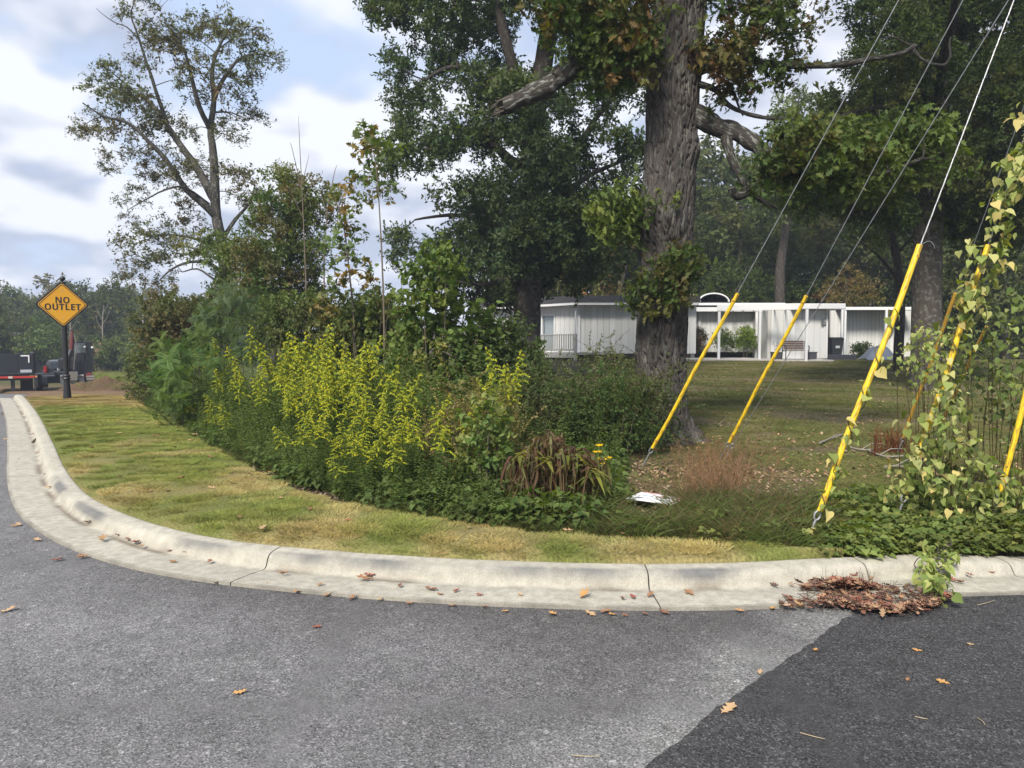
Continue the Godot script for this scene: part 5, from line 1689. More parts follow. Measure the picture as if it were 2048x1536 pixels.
func wilted_plant() -> void:
	# a collapsed pokeweed-like clump: bent stalks with limp leaves hanging like a skirt
	var base := gat(1110, 1046)
	var o := thing("wilted_plant", "collapsed brown wilted plant hanging in limp strips by the verge", "plant", base)
	var st := MB.new()
	var dry := MB.new()
	var live := MB.new()
	for i in 64:
		var u := rf(1030, 1195)
		var topv := 905.0 + 34.0 * absf(u - 1105.0) / 95.0 + rf(-10, 12)
		if u > 1060 and u < 1120: topv -= 25.0
		var d := 6.5 + rf(-0.32, 0.32)
		var p := at(u, topv, d)
		var f := base + Vector3((p.x - base.x) * 0.6, 0, rf(-0.2, 0.2))
		if i % 4 == 0: st.tube(smooth3([f, f.lerp(p, 0.6) + Vector3(0, 0.1, 0), p], 3), [0.006, 0.006, 0.005, 0.005, 0.005, 0.004, 0.003], 4, Color(0.17, 0.12, 0.06), 1.0, false)
		# limp strips
		for k in 5:
			var l := rf(0.25, 0.62)
			var a := rf(0, TAU)
			var out := Vector3(cos(a), 0, sin(a)) * rf(0.03, 0.10)
			var q := p + rdir() * 0.06
			var pts := [q, q + out + Vector3(0, 0.03, 0), q + out * 1.6 + rdir() * 0.04 - Vector3(0, l * 0.35, 0), q + out * 1.3 + rdir() * 0.06 - Vector3(0, l * 0.65, 0), q + out * 1.6 + rdir() * 0.08 - Vector3(0, l, 0)]
			var w := rf(0.006, 0.017)
			var col: Color = jit(pick([Color(0.115, 0.066, 0.040), Color(0.155, 0.100, 0.060), Color(0.085, 0.050, 0.033), Color(0.18, 0.135, 0.085), Color(0.15, 0.15, 0.06)]), 0.3)
			ribbon(dry, smooth3(pts, 3), w, col)
	for i in 48:
		var tip: Array = pick([[1040, 905], [1060, 910], [1150, 905], [1145, 915], [1175, 935], [1100, 925], [1190, 950]])
		var p := at(tip[0] + rf(-12, 12), tip[1] + rf(-8, 12), 6.2 + rf(-0.12, 0.2))
		var a := rf(0, TAU)
		var out := Vector3(cos(a), rf(-0.15, 0.5), sin(a)).normalized()
		live.leaf(p, out, Vector3.UP, rf(0.12, 0.22), rf(0.03, 0.055), LANCE, jit(pick([Color(0.26, 0.27, 0.06), Color(0.19, 0.22, 0.055), Color(0.34, 0.31, 0.08)]), 0.2), rf(0.5, 1.0), 0.25)
	var rd := MB.new()
	for i in 70:
		var p := at(rf(1062, 1122), rf(868, 905), 6.6 + rf(-0.15, 0.15))
		var l := rf(0.1, 0.28)
		ribbon(rd, smooth3([p, p + Vector3(rf(-0.02, 0.08), -l * 0.4, rf(-0.05, 0.05)), p + Vector3(rf(0.0, 0.14), -l, rf(-0.06, 0.06))], 3), rf(0.003, 0.009), jit(Color(0.15, 0.075, 0.05), 0.3))
	part("stalks", st.mesh(), mats.leaf, o)
	part("limp_leaves", dry.mesh(), mats.leaf, o)
	part("green_leaves", live.mesh(), mats.leaf, o)
	part("red_strands", rd.mesh(), mats.leaf, o)

func ribbon(mb: MB, pts: Array, w: float, col: Color) -> void:
	var pa := -1; var pb := -1
	var sd := rdir()
	for i in pts.size():
		var d: Vector3 = ((pts[mini(i + 1, pts.size() - 1)] as Vector3) - (pts[maxi(i - 1, 0)] as Vector3)).normalized()
		var s := (sd - d * sd.dot(d)).normalized()
		var nn := Vector3.UP
		var ww := w * (1.0 - 0.7 * i / pts.size()) * rf(0.6, 1.3)
		s = s.rotated(d, rf(-0.5, 0.5))
		nn = s.cross(d)
		var a := mb.vert(pts[i] - s * ww, nn, col)
		var b := mb.vert(pts[i] + s * ww, nn, col)
		if pa >= 0:
			mb.tri(pa, pb, b); mb.tri(pa, b, a)
		pa = a; pb = b

func dead_weeds() -> void:
	# fine pinkish-brown dead stalks by the second wire
	var mb := MB.new()
	for i in 620:
		var u := 1438 + 62 * rng.randfn(0, 0.75)
		var p := gat(u, 985 + rf(-75, 32))
		var h := rf(0.12, 0.38)
		var e := p + Vector3(rf(-0.15, 0.15), h, rf(-0.12, 0.12))
		var col := jit(Color(0.27, 0.165, 0.10), 0.3)
		ribbon(mb, [p, p.lerp(e, 0.5) + rdir() * 0.02, e], 0.0022, col)
		for k in 4:
			var q := p.lerp(e, rf(0.4, 1.0))
			ribbon(mb, [q, q + rdir() * 0.06 + Vector3(0, 0.03, 0)], 0.0018, col)
			mb.leaf(q, rdir(), rdir(), 0.016, 0.008, RHOMB, col, 0.1, 0.2)
	var o := part("dead_weeds", mb.mesh(), mats.leaf)
	o.set_meta("kind", "stuff")
	tag(o, "fine pinkish brown dead weeds at the foot of the wires", "weeds")
	# a tuft of rusty dead fern beyond, and two bleached branches on the lawn
	mb = MB.new()
	var base := gat(1790, 905)
	for i in 90:
		var p := base + Vector3(rf(-0.16, 0.16), 0, rf(-0.1, 0.1))
		var h := rf(0.15, 0.42)
		var e := p + Vector3(rf(-0.22, 0.18), h, rf(-0.1, 0.1))
		ribbon(mb, smooth3([p, p.lerp(e, 0.6) + Vector3(0, 0.06, 0), e - Vector3(0, 0.05, 0)], 3), 0.006, jit(Color(0.19, 0.075, 0.042), 0.3))
	tag(part("dead_fern", mb.mesh(), mats.leaf), "rust-red dead fern tuft on the lawn", "plant")
	mb = MB.new()
	base = gat(1752, 912)
	for i in 26:
		var p := base + Vector3(rf(-0.04, 0.04), 0, rf(-0.04, 0.04))
		ribbon(mb, [p, p + Vector3(rf(-0.03, 0.03), rf(0.2, 0.4), 0)], 0.005, jit(Color(0.17, 0.07, 0.04), 0.3))
	tag(part("dead_stalks", mb.mesh(), mats.leaf), "thin upright rusty dead stalks on the lawn", "plant")
	for q in [[[1735, 905], [1770, 918], [1820, 916]], [[1770, 940], [1800, 938], [1835, 948]], [[1700, 900], [1730, 905], [1760, 900]], [[1640, 890], [1660, 882], [1690, 872]]]:
		var pts := []
		for p in q: pts.append(gat(p[0], p[1]) + Vector3(0, 0.035, 0))
		mb = MB.new()
		var sp := smooth3(pts, 4)
		var rad := []
		for i in sp.size(): rad.append(0.017 * (1.0 - 0.5 * i / sp.size()) * (1.0 + 0.3 * fine.get_noise_1d(i * 30.0)))
		mb.tube(sp, rad, 7, Color.WHITE, 1.0)
		mb.tube([sp[3], sp[3] + Vector3(0.12, 0.09, 0.05), sp[3] + Vector3(0.25, 0.10, 0.1)], [0.012, 0.009, 0.005], 5, Color.WHITE, 1.0)
		tag(part("fallen_branch", mb.mesh(), mats.deadwood), "bleached grey branch lying on the shaded lawn", "branch", "fallen branches on the lawn")

# ---------------------------------------------------------------- climbing vines on the right
func heart_mesh(seed_: int) -> ArrayMesh:
	rng.seed = seed_
	var mb := MB.new()
	mb.leaf(Vector3.ZERO, Vector3.UP, Vector3.BACK, 1.0, rf(0.8, 1.0), HEART, Color.WHITE, rf(-0.1, 0.7), rf(0.0, 0.75))
	return mb.mesh()

func vine_leaves(o: Node3D, spots: Array, named: int, size: float, pal: Array) -> void:
	# spots: [place, outward]; the first ones are leaves of their own, the rest one mass
	var hm := []
	for k in 7: hm.append(heart_mesh(71 + k))
	rng.seed = 555 + spots.size()
	var lm := []
	for c in pal:
		var m := StandardMaterial3D.new()
		m.albedo_color = (c as Color).linear_to_srgb()
		m.roughness = 0.6
		m.metallic_specular = 0.35
		m.cull_mode = BaseMaterial3D.CULL_DISABLED
		m.backlight_enabled = true
		m.backlight = Color(0.55, 0.6, 0.25)
		lm.append(m)
	var tfs := []
	var cols := []
	for i in spots.size():
		var p: Vector3 = spots[i][0]
		var out: Vector3 = spots[i][1]
		# leaves hang tip down, faces turned outward and up to the light
		var nn := (out + Vector3(0, 0.55, 0) + rdir() * 0.9).normalized()
		var dn := (Vector3(0, -1, 0) + out * 0.35 + rdir() * 0.6)
		dn = (dn - nn * dn.dot(nn)).normalized()
		var s := size * rf(0.45, 1.2)
		var b := Basis(dn.cross(nn), dn, nn) * Basis.from_scale(Vector3.ONE * s)
		if i < named:
			local_part("leaf", pick(hm), pick(lm), o, Transform3D(b, p - o.position))
		else:
			tfs.append(Transform3D(b, p)); cols.append(jit(pick(pal), 0.2))
	if tfs.size(): many("leaf_mass", hm[0], mats.leaf, tfs, cols, o)

func build_vines() -> void:
	var pale := [Color(0.31, 0.32, 0.11), Color(0.38, 0.37, 0.15), Color(0.25, 0.28, 0.085), Color(0.18, 0.22, 0.06), Color(0.42, 0.35, 0.13)]
	var green := [Color(0.155, 0.205, 0.055), Color(0.20, 0.245, 0.07), Color(0.12, 0.17, 0.045), Color(0.25, 0.28, 0.09)]
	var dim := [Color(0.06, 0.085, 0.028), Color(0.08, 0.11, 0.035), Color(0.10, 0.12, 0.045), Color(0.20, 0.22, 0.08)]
	# twining up the third guard
	var a := gat(1612, 1090)
	var g0 := guy_point(2, 0.22)
	var g1 := guy_point(2, 2.3)
	var o := thing("guard_vine", "thin creeper with pale heart leaves twining up a yellow guard", "vine", Vector3(a.x, a.y, a.z))
	var pts := []
	for i in 90:
		var t := i / 89.0
		var p := a.lerp(g1, t * 0.84)
		var ang := t * TAU * 7.0
		var dir := (g1 - a).normalized()
		var sx := dir.cross(Vector3.BACK).normalized()
		pts.append(p + (sx * cos(ang) + sx.cross(dir) * sin(ang)) * 0.034)
	var mb := MB.new()
	var rad := []
	for p in pts: rad.append(0.004)
	mb.tube(pts, rad, 4, Color(0.16, 0.15, 0.06), 1.0, false)
	part("stem", mb.mesh(), mats.leaf, o)
	rng.seed = 77
	var sp := []
	for i in 62:
		var k := int(pow(rng.randf(), 1.2) * 88)
		var c: Vector3 = pts[k]
		var out := Vector3(rf(-1, 1), rf(-0.2, 0.4), rf(-0.2, 1)).normalized()
		sp.append([c + out * 0.03, out])
	vine_leaves(o, sp, 62, 0.075, pale)
	# wrapping the fifth guard and its wire to the top of the picture
	var p0 := gat(1790, 1050)
	var p1 := at(2046, 282, 5.95)
	o = thing("wire_vine", "column of pale yellowing vine smothering a guy wire to its top", "vine", p0)
	mb = MB.new()
	pts = []
	rad = []
	for i in 140:
		var t := i / 139.0
		var c := guy_point(4, t * 3.9)
		var ang := t * TAU * 11.0
		pts.append(c + Vector3(cos(ang) * 0.04, 0, sin(ang) * 0.04))
		rad.append(0.005)
	mb.tube(pts, rad, 4, Color(0.17, 0.14, 0.06), 1.0, false)
	part("stem", mb.mesh(), mats.leaf, o)
	rng.seed = 78
	sp = []
	for i in 760:
		var t := rf(0.05, 1.0)
		var thick := 0.06 + 0.09 * (1.0 - t) + 0.06 * sin(t * 19.0) * sin(t * 19.0)
		if t > 0.24 and t < 0.44 and rng.randf() < 0.55: continue
		var out := Vector3(rf(-1, 1), rf(-0.4, 0.5), rf(-0.3, 1)).normalized()
		sp.append([pts[int(t * 139)] + out * thick * rf(0.4, 1.2), out])
	vine_leaves(o, sp, 300, 0.07, pale + [green[0], green[1]])
	# the mounds: hanging over the seventh guard, over the sixth, and sprawling on the bank
	var mounds := [
		["vine_mound", "leafy vine knot hanging in the air left of the smothered wire", [[1790, 720], [1812, 672], [1860, 640], [1905, 660], [1925, 720], [1900, 770], [1850, 780], [1800, 760]], 20, 6.6, 0.22, 0.13, 8, green + [pale[0], pale[1]], 0.05, 150],
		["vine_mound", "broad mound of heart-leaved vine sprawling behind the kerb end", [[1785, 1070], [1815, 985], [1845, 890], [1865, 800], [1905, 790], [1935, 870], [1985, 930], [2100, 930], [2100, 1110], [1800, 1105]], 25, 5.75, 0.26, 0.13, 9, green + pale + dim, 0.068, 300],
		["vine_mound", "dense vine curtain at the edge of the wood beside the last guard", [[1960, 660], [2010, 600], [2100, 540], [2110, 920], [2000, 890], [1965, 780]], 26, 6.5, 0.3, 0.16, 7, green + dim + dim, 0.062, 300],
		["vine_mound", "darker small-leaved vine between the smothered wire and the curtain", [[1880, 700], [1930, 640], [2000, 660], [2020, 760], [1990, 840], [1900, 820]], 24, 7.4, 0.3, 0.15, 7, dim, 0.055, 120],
		["vine_sprig", "green vine sprig creeping over the kerb onto the leaf pile", [[1822, 1105], [1895, 1100], [1905, 1150], [1890, 1190], [1850, 1200], [1832, 1160]], 13, 4.92, 0.08, 0.055, 5, green + [pale[0]], 0.058, 150],
	]
	var si := 0
	for m in mounds:
		rng.seed = 800 + si
		si += 1
		var bl := blobs_in(m[2], [], m[3], m[4], m[5], m[6])
		if si == 5:
			# it lies over the kerb, from the bank down into the gutter
			for b in bl:
				var px := rf(0, 1)
				b[0] = aty(lerpf(1885, 1858, px) + rf(-36, 30), lerpf(1090, 1196, px), 0.15 - 0.09 * px) + Vector3(0, rf(0.0, 0.09), 0)
		var c := Vector3.ZERO
		for b in bl: c += b[0]
		c /= bl.size()
		var root := Vector3(c.x, ground_h(c.x, c.z) - 0.01, c.z)
		if si == 5: root = Vector3(c.x, 0.02, c.z)
		o = thing(m[0], m[1], "vine", root)
		mb = MB.new()
		sp = []
		for b in bl:
			var q: Vector3 = b[0]
			var f := Vector3(lerpf(root.x, q.x, 0.7), root.y, lerpf(root.z, q.z, 0.7))
			if rng.randf() < 0.3: mb.tube(smooth3([f, f.lerp(q, 0.5) + rdir() * 0.08, q], 3), [0.005, 0.005, 0.0045, 0.004, 0.004, 0.003, 0.002], 3, Color(0.11, 0.085, 0.045), 1.0, false)
			for i in int(m[7] as int):
				var d := rdir()
				d.z = absf(d.z) * 0.8 + d.z * 0.2
				sp.append([q + d * (b[1] as float) * pow(rng.randf(), 0.4), d])
		sp.sort_custom(func(x, y): return (x[0] as Vector3).z > (y[0] as Vector3).z)
		part("stems", mb.mesh(), mats.leaf, o)
		vine_leaves(o, sp, m[10], m[9], m[8])
	# dark berries on the sprig
	rng.seed = 91
	mb = MB.new()
	for i in 46:
		var p := aty(1885 + rf(-16, 18), rf(1075, 1150), 0.16 + rf(-0.03, 0.08))
		mb.lathe(p, [[0.0005, -0.007], [0.006, -0.004], [0.007, 0.0], [0.005, 0.005], [0.0005, 0.007]], 7, Color(0.035, 0.022, 0.03))
	part("berries", mb.mesh(), vmat("berry", 0.4), o)

# ---------------------------------------------------------------- the guy wires and their pole
const GUYS := [
	[1285, 932, 1462, 610, true, "yellow guy guard on the wire anchored nearest the great oak"],
	[1440, 918, 1926, 0, true, "clean yellow guy guard between the oak and the vine-twined guard"],
	[1612, 1090, 2028, 0, true, "bright yellow guy guard twined with heart-leaved creeper"],
	[1795, 907, 1915, 578, true, "faded yellow guy guard standing behind the hanging vine knot"],
	[1790, 1050, 2046, 282, true, "yellow guy guard mostly buried in the vine column"],
	[1870, 874, 2018, 555, true, "faded yellow guy guard behind the vine curtain"],
	[1985, 1045, 2048, 800, true, "yellow guy guard showing through the vine curtain"],
	[1447, 920, 2012, 8, false, "bare steel guy wire sharing the anchor of a clean yellow guard"],
]
const POLE_U := 2570.0
const POLE_D := 5.6
func guy_ends(i: int) -> Array:
	var g: Array = GUYS[i]
	var a := gat(g[0], g[1])
	var v: float = g[1] + (g[3] - g[1]) * (POLE_U - g[0]) / float(g[2] - g[0])
	return [a, at(POLE_U, v, POLE_D)]
func guy_point(i: int, metres: float) -> Vector3:
	var e := guy_ends(i)
	return (e[0] as Vector3) + ((e[1] as Vector3) - (e[0] as Vector3)).normalized() * metres

func build_guys() -> void:
	var steel := plain("galvanised", 0.36, 0.37, 0.38, 0.42, 0.75)
	var rod := plain("rod", 0.30, 0.31, 0.32, 0.55, 0.6)
	var yel := StandardMaterial3D.new()
	yel.albedo_texture = streaks(Color(0.70, 0.49, 0.014), Color(0.34, 0.215, 0.035), 61)
	yel.roughness = 0.42
	yel.metallic_specular = 0.5
	mats.yellow = yel
	var yel_old := StandardMaterial3D.new()
	yel_old.albedo_texture = streaks(Color(0.42, 0.245, 0.025), Color(0.30, 0.18, 0.03), 62)
	yel_old.roughness = 0.6
	var top := 0.0
	for i in GUYS.size():
		var g: Array = GUYS[i]
		var e := guy_ends(i)
		var a: Vector3 = e[0]
		var d: Vector3 = ((e[1] as Vector3) - a).normalized()
		top = maxf(top, (e[1] as Vector3).y)
		var o := thing("guy_guard" if g[4] else "guy_wire", g[5], "guy guard" if g[4] else "wire", a)
		# seven-strand wire: thin, with a slight twist that shows as thickness
		var mb := MB.new()
		var n := 60
		for s in 3:
			var pts := []
			var rad := []
			for k in n * 3 + 1:
				var t := 0.28 + (a.distance_to(e[1]) - 0.28) * k / float(n * 3)
				var sx := d.cross(Vector3.BACK).normalized()
				var ang := k * 0.9 + s * TAU / 3.0
				pts.append(a + d * t + (sx * cos(ang) + sx.cross(d) * sin(ang)) * 0.0024)
				rad.append(0.0027)
			mb.tube(pts, rad, 4, Color.WHITE, 1.0, false)
		part("wire", mb.mesh(), steel, o)
		# anchor rod with a thimble eye
		mb = MB.new()
		mb.tube([a - d * 0.15, a + d * 0.20], [0.010, 0.010], 8)
		var ring := []
		var sd := d.cross(Vector3.BACK).normalized()
		for k in 15: ring.append(a + d * 0.235 + (sd * cos(TAU * k / 14.0) * 0.022 + d * sin(TAU * k / 14.0) * 0.036))
		var rr := []
		for k in 15: rr.append(0.008)
		mb.tube(ring, rr, 6, Color.WHITE, 1.0, false)
		part("anchor_rod", mb.mesh(), rod, o)
		if g[4]:
			mb = MB.new()
			var l := 2.1
			var s0 := 0.27
			# split plastic tube, slightly flattened, open at the top
			var pts := []
			var rad := []
			for k in 13:
				pts.append(a + d * (s0 + l * k / 12.0) + Vector3(0.007 * sin(k * 0.7 + i), 0, 0))
				rad.append(0.0215)
			mb.tube(pts, rad, 14, Color.WHITE, 1.0)
			part("guard_tube", mb.mesh(), yel if i != 3 and i != 5 else yel_old, o)
			mb = MB.new()
			for k in [0.1, 2.0]:
				mb.tube([a + d * (s0 + k), a + d * (s0 + k + 0.02)], [0.0235, 0.0235], 14)
			part("clip", mb.mesh(), yel_old, o)
			mb = MB.new()
			var q := a + d * (s0 + l)
			mb.tube(smooth3([q, q + d * 0.03 + Vector3(0.05, 0.0, 0.0), q + Vector3(0.09, 0.0, 0.01), q + Vector3(0.10, -0.03, 0.01)], 3), [0.002, 0.002, 0.002, 0.002, 0.002, 0.002, 0.002, 0.002, 0.002, 0.0015], 4)
			if i == 2: part("wire_tail", mb.mesh(), steel, o)
	# the pole they hold, out of the picture on the right
	var base := at(POLE_U, 700, POLE_D)
	base.y = ground_h(base.x, base.z)
	var o := thing("utility_pole", "round wooden utility pole that the guy wires run up to", "pole", base)
	var mb := MB.new()
	mb.tube([base - Vector3(0, 0.2, 0), Vector3(base.x, 5.0, base.z), Vector3(base.x, top + 0.8, base.z)], [0.17, 0.15, 0.12], 16)
	part("pole", mb.mesh(), mats.pole_wood, o)
	mb = MB.new()
	mb.box(Vector3(-1.2, top + 0.2, -0.06) + Vector3(base.x, 0, base.z), Vector3(1.2, top + 0.32, 0.06) + Vector3(base.x, 0, base.z), Transform3D.IDENTITY, Color.WHITE, 0.01)
	part("crossarm", mb.mesh(), mats.pole_wood, o)

func streaks(a: Color, b: Color, seed_: int) -> ImageTexture:
	var s := 128
	var n := gray_image(noise(0.06, seed_, 4), s)
	var data := PackedByteArray(); data.resize(s * s * 3)
	for i in s * s:
		var c := a.lerp(b, smoothstep(0.45, 0.72, n[i] / 255.0)).linear_to_srgb()
		data[i * 3] = int(c.r * 255); data[i * 3 + 1] = int(c.g * 255); data[i * 3 + 2] = int(c.b * 255)
	return tex_rgb(s, data)

# ---------------------------------------------------------------- the NO OUTLET sign
func build_sign() -> void:
	var foot := gat(135, 801)
	var dep := -foot.z
	foot.y = sod_h(foot.x, foot.z, 0.5) - 0.02
	var topp := at(121, 552, dep)
	var h := topp.y - foot.y
	var o := thing("road_sign", "yellow diamond NO OUTLET sign on a black ball-topped post", "sign", foot)
	# the post leans back a touch to the left
	var lean := Basis(Vector3.BACK, clampf((foot.x - topp.x) / h * 0.35, -0.03, 0.03))
	var blk := plain("black_paint", 0.012, 0.012, 0.013, 0.38)
	var k := h / 3.1
	var mb := MB.new()
	var r := 0.062
	mb.lathe(Vector3.ZERO, [[0.10, -0.05], [0.105, 0.0], [0.100, 0.04], [0.082, 0.30], [0.072, 0.52]], 20)
	local_part("post_base", mb.mesh(), blk, o, Transform3D(lean, Vector3.ZERO))
	mb = MB.new()
	mb.lathe(Vector3.ZERO, [[0.072, 0.52], [0.098, 0.525], [0.10, 0.55], [0.085, 0.565], [0.078, 0.60], [0.09, 0.61], [0.09, 0.64], [r, 0.66]], 20)
	local_part("collar", mb.mesh(), blk, o, Transform3D(lean, Vector3.ZERO))
	mb = MB.new()
	mb.lathe(Vector3.ZERO, [[r, 0.65], [r, h - 0.20], [r * 1.2, h - 0.195], [r * 1.2, h - 0.16], [r * 0.6, h - 0.14]], 18)
	local_part("pole", mb.mesh(), blk, o, Transform3D(lean, Vector3.ZERO))
	mb = MB.new()
	var pf := []
	for i in 13:
		var a := -PI / 2 + PI * i / 12.0
		pf.append([maxf(0.0005, cos(a) * 0.068), h - 0.068 + sin(a) * 0.068])
	mb.lathe(Vector3.ZERO, pf, 16)
	local_part("finial", mb.mesh(), blk, o, Transform3D(lean, Vector3.ZERO))
	# the plate faces the road and the camera
	var c := at(125, 609.5, dep)
	var side := 85.5 / FL * dep / sqrt(2.0)   # side of the diamond from its upright diagonal
	var look := Basis(Vector3.UP, atan2(-foot.x, -foot.z) + 0.02)
	var tf := Transform3D(lean * look, (c - foot) + (look * Vector3(0, 0, 1)) * 0.075)
	var frame := diamond(side + 0.075, 0.08, 0.022)
	local_part("backing_frame", frame, blk, o, tf)
	var yl := plain("sign_yellow", 0.56, 0.275, 0.008, 0.45)
	local_part("plate", diamond(side, 0.06, 0.006), yl, o, Transform3D(tf.basis, tf.origin + tf.basis.z * 0.016))
	var ln := MB.new()
	ring_line(ln, side - 0.035, 0.055, 0.016)
	local_part("border_line", ln.mesh(), plain("sign_black", 0.01, 0.01, 0.01, 0.5), o, Transform3D(tf.basis, tf.origin + tf.basis.z * 0.0225))
	for q in [["NO", 0.115, 0.155], ["OUTLET", -0.065, 0.155]]:
		var tm := TextMesh.new()
		var f := SystemFont.new()
		f.font_names = PackedStringArray(["Droid Sans"])
		f.font_weight = 700
		tm.font = f
		tm.text = q[0]
		tm.font_size = 64
		tm.pixel_size = q[2] * side / 0.76 / 46.0
		tm.depth = 0.002
		tm.horizontal_alignment = HORIZONTAL_ALIGNMENT_CENTER
		tm.vertical_alignment = VERTICAL_ALIGNMENT_CENTER
		local_part("lettering", tm, mats.sign_black, o, Transform3D(tf.basis, tf.origin + tf.basis.z * 0.0225 + tf.basis.y * (q[1] as float)))
	for y in [0.36, -0.36]:
		mb = MB.new()
		mb.lathe(Vector3.ZERO, [[0.0005, 0.004], [0.012, 0.003], [0.013, 0.0]], 10)
		local_part("bolt", mb.mesh(), mats.galvanised, o, Transform3D(tf.basis * Basis(Vector3.RIGHT, PI / 2), tf.origin + tf.basis.z * 0.0225 + tf.basis.y * (y as float)))

func diamond_pts(side: float, rc: float) -> PackedVector2Array:
	var out := PackedVector2Array()
	var hs := side / 2.0 - rc
	for q in 4:
		var ce := Vector2(hs * (1 if q in [0, 3] else -1), hs * (1 if q < 2 else -1))
		for k in 7:
			var a := q * PI / 2 + k * PI / 12.0
			out.append((ce + Vector2(cos(a), sin(a)) * rc).rotated(PI / 4))
	return out
func diamond(side: float, rc: float, th: float) -> ArrayMesh:
	var mb := MB.new()
	var p := diamond_pts(side, rc)
	for s in [-1.0, 1.0]:
		var c := mb.vert(Vector3(0, 0, s * th / 2), Vector3(0, 0, s))
		for q in p: mb.vert(Vector3(q.x, q.y, s * th / 2), Vector3(0, 0, s))
		for i in p.size(): mb.tri(c, c + 1 + i, c + 1 + (i + 1) % p.size())
	for i in p.size():
		var a := p[i]
		var b := p[(i + 1) % p.size()]
		var m := (a + b).normalized()
		mb.face(Vector3(a.x, a.y, -th / 2), Vector3(b.x, b.y, -th / 2), Vector3(b.x, b.y, th / 2), Vector3(a.x, a.y, th / 2), Vector3(m.x, m.y, 0))
	return mb.mesh()
func ring_line(mb: MB, side: float, rc: float, w: float) -> void:
	var a := diamond_pts(side, rc)
	var b := diamond_pts(side - 2 * w, rc - w * 0.5)
	for i in a.size():
		var j := (i + 1) % a.size()
		mb.face(Vector3(a[i].x, a[i].y, 0), Vector3(a[j].x, a[j].y, 0), Vector3(b[j].x, b[j].y, 0), Vector3(b[i].x, b[i].y, 0), Vector3(0, 0, 1))

# ---------------------------------------------------------------- the house
func box_part(called: String, parent: Node, lo: Vector3, hi: Vector3, m: Material, ch := 0.006) -> MeshInstance3D:
	var mb := MB.new()
	mb.box(lo, hi, Transform3D.IDENTITY, Color.WHITE, ch)
	return part(called, mb.mesh(), m, parent)
# a wall of upright boards between two points, with a backing
func board_wall(parent: Node3D, a: Vector2, b: Vector2, y0: float, y1: float, bw: float, mset: Array, gaps: Array = []) -> void:
	var d := (b - a).normalized()
	var l := a.distance_to(b)
	var nrm := Vector2(d.y, -d.x)
	if nrm.y < 0: nrm = -nrm
	var tf := Transform3D(Basis(Vector3(d.x, 0, d.y), Vector3.UP, Vector3(nrm.x, 0, nrm.y)), Vector3(a.x, 0, a.y))
	# backing behind the boards, cut round the openings
	var back := MB.new()
	var xs := [0.0]
	for g in gaps:
		back.box(Vector3(xs[-1], y0, -0.16), Vector3(g[0], y1, -0.012), tf)
		back.box(Vector3(g[0], g[3], -0.16), Vector3(g[1], y1, -0.012), tf)
		if g[2] > y0: back.box(Vector3(g[0], y0, -0.16), Vector3(g[1], g[2], -0.012), tf)
		xs.append(g[1])
	back.box(Vector3(xs[-1], y0, -0.16), Vector3(l, y1, -0.012), tf)
	part("wall", back.mesh(), mats.house_back, parent)
	var n := int(round(l / bw))
	var w := l / n
	for i in n:
		var x0 := i * w + 0.007
		var x1 := (i + 1) * w - 0.007
		var spans := [[y0, y1]]
		for g in gaps:
			if x1 > g[0] and x0 < g[1]:
				spans = [[g[3], y1]]
				if g[2] > y0 + 0.02: spans.append([y0, g[2]])
		for s in spans:
			var mb := MB.new()
			mb.box(Vector3(x0, s[0] - rf(0, 0.008), -0.012), Vector3(x1, s[1], 0.012 + rf(-0.002, 0.002)), tf, Color.WHITE, 0.004)
			part("siding_board", mb.mesh(), mset[rng.randi() % mset.size()], parent)

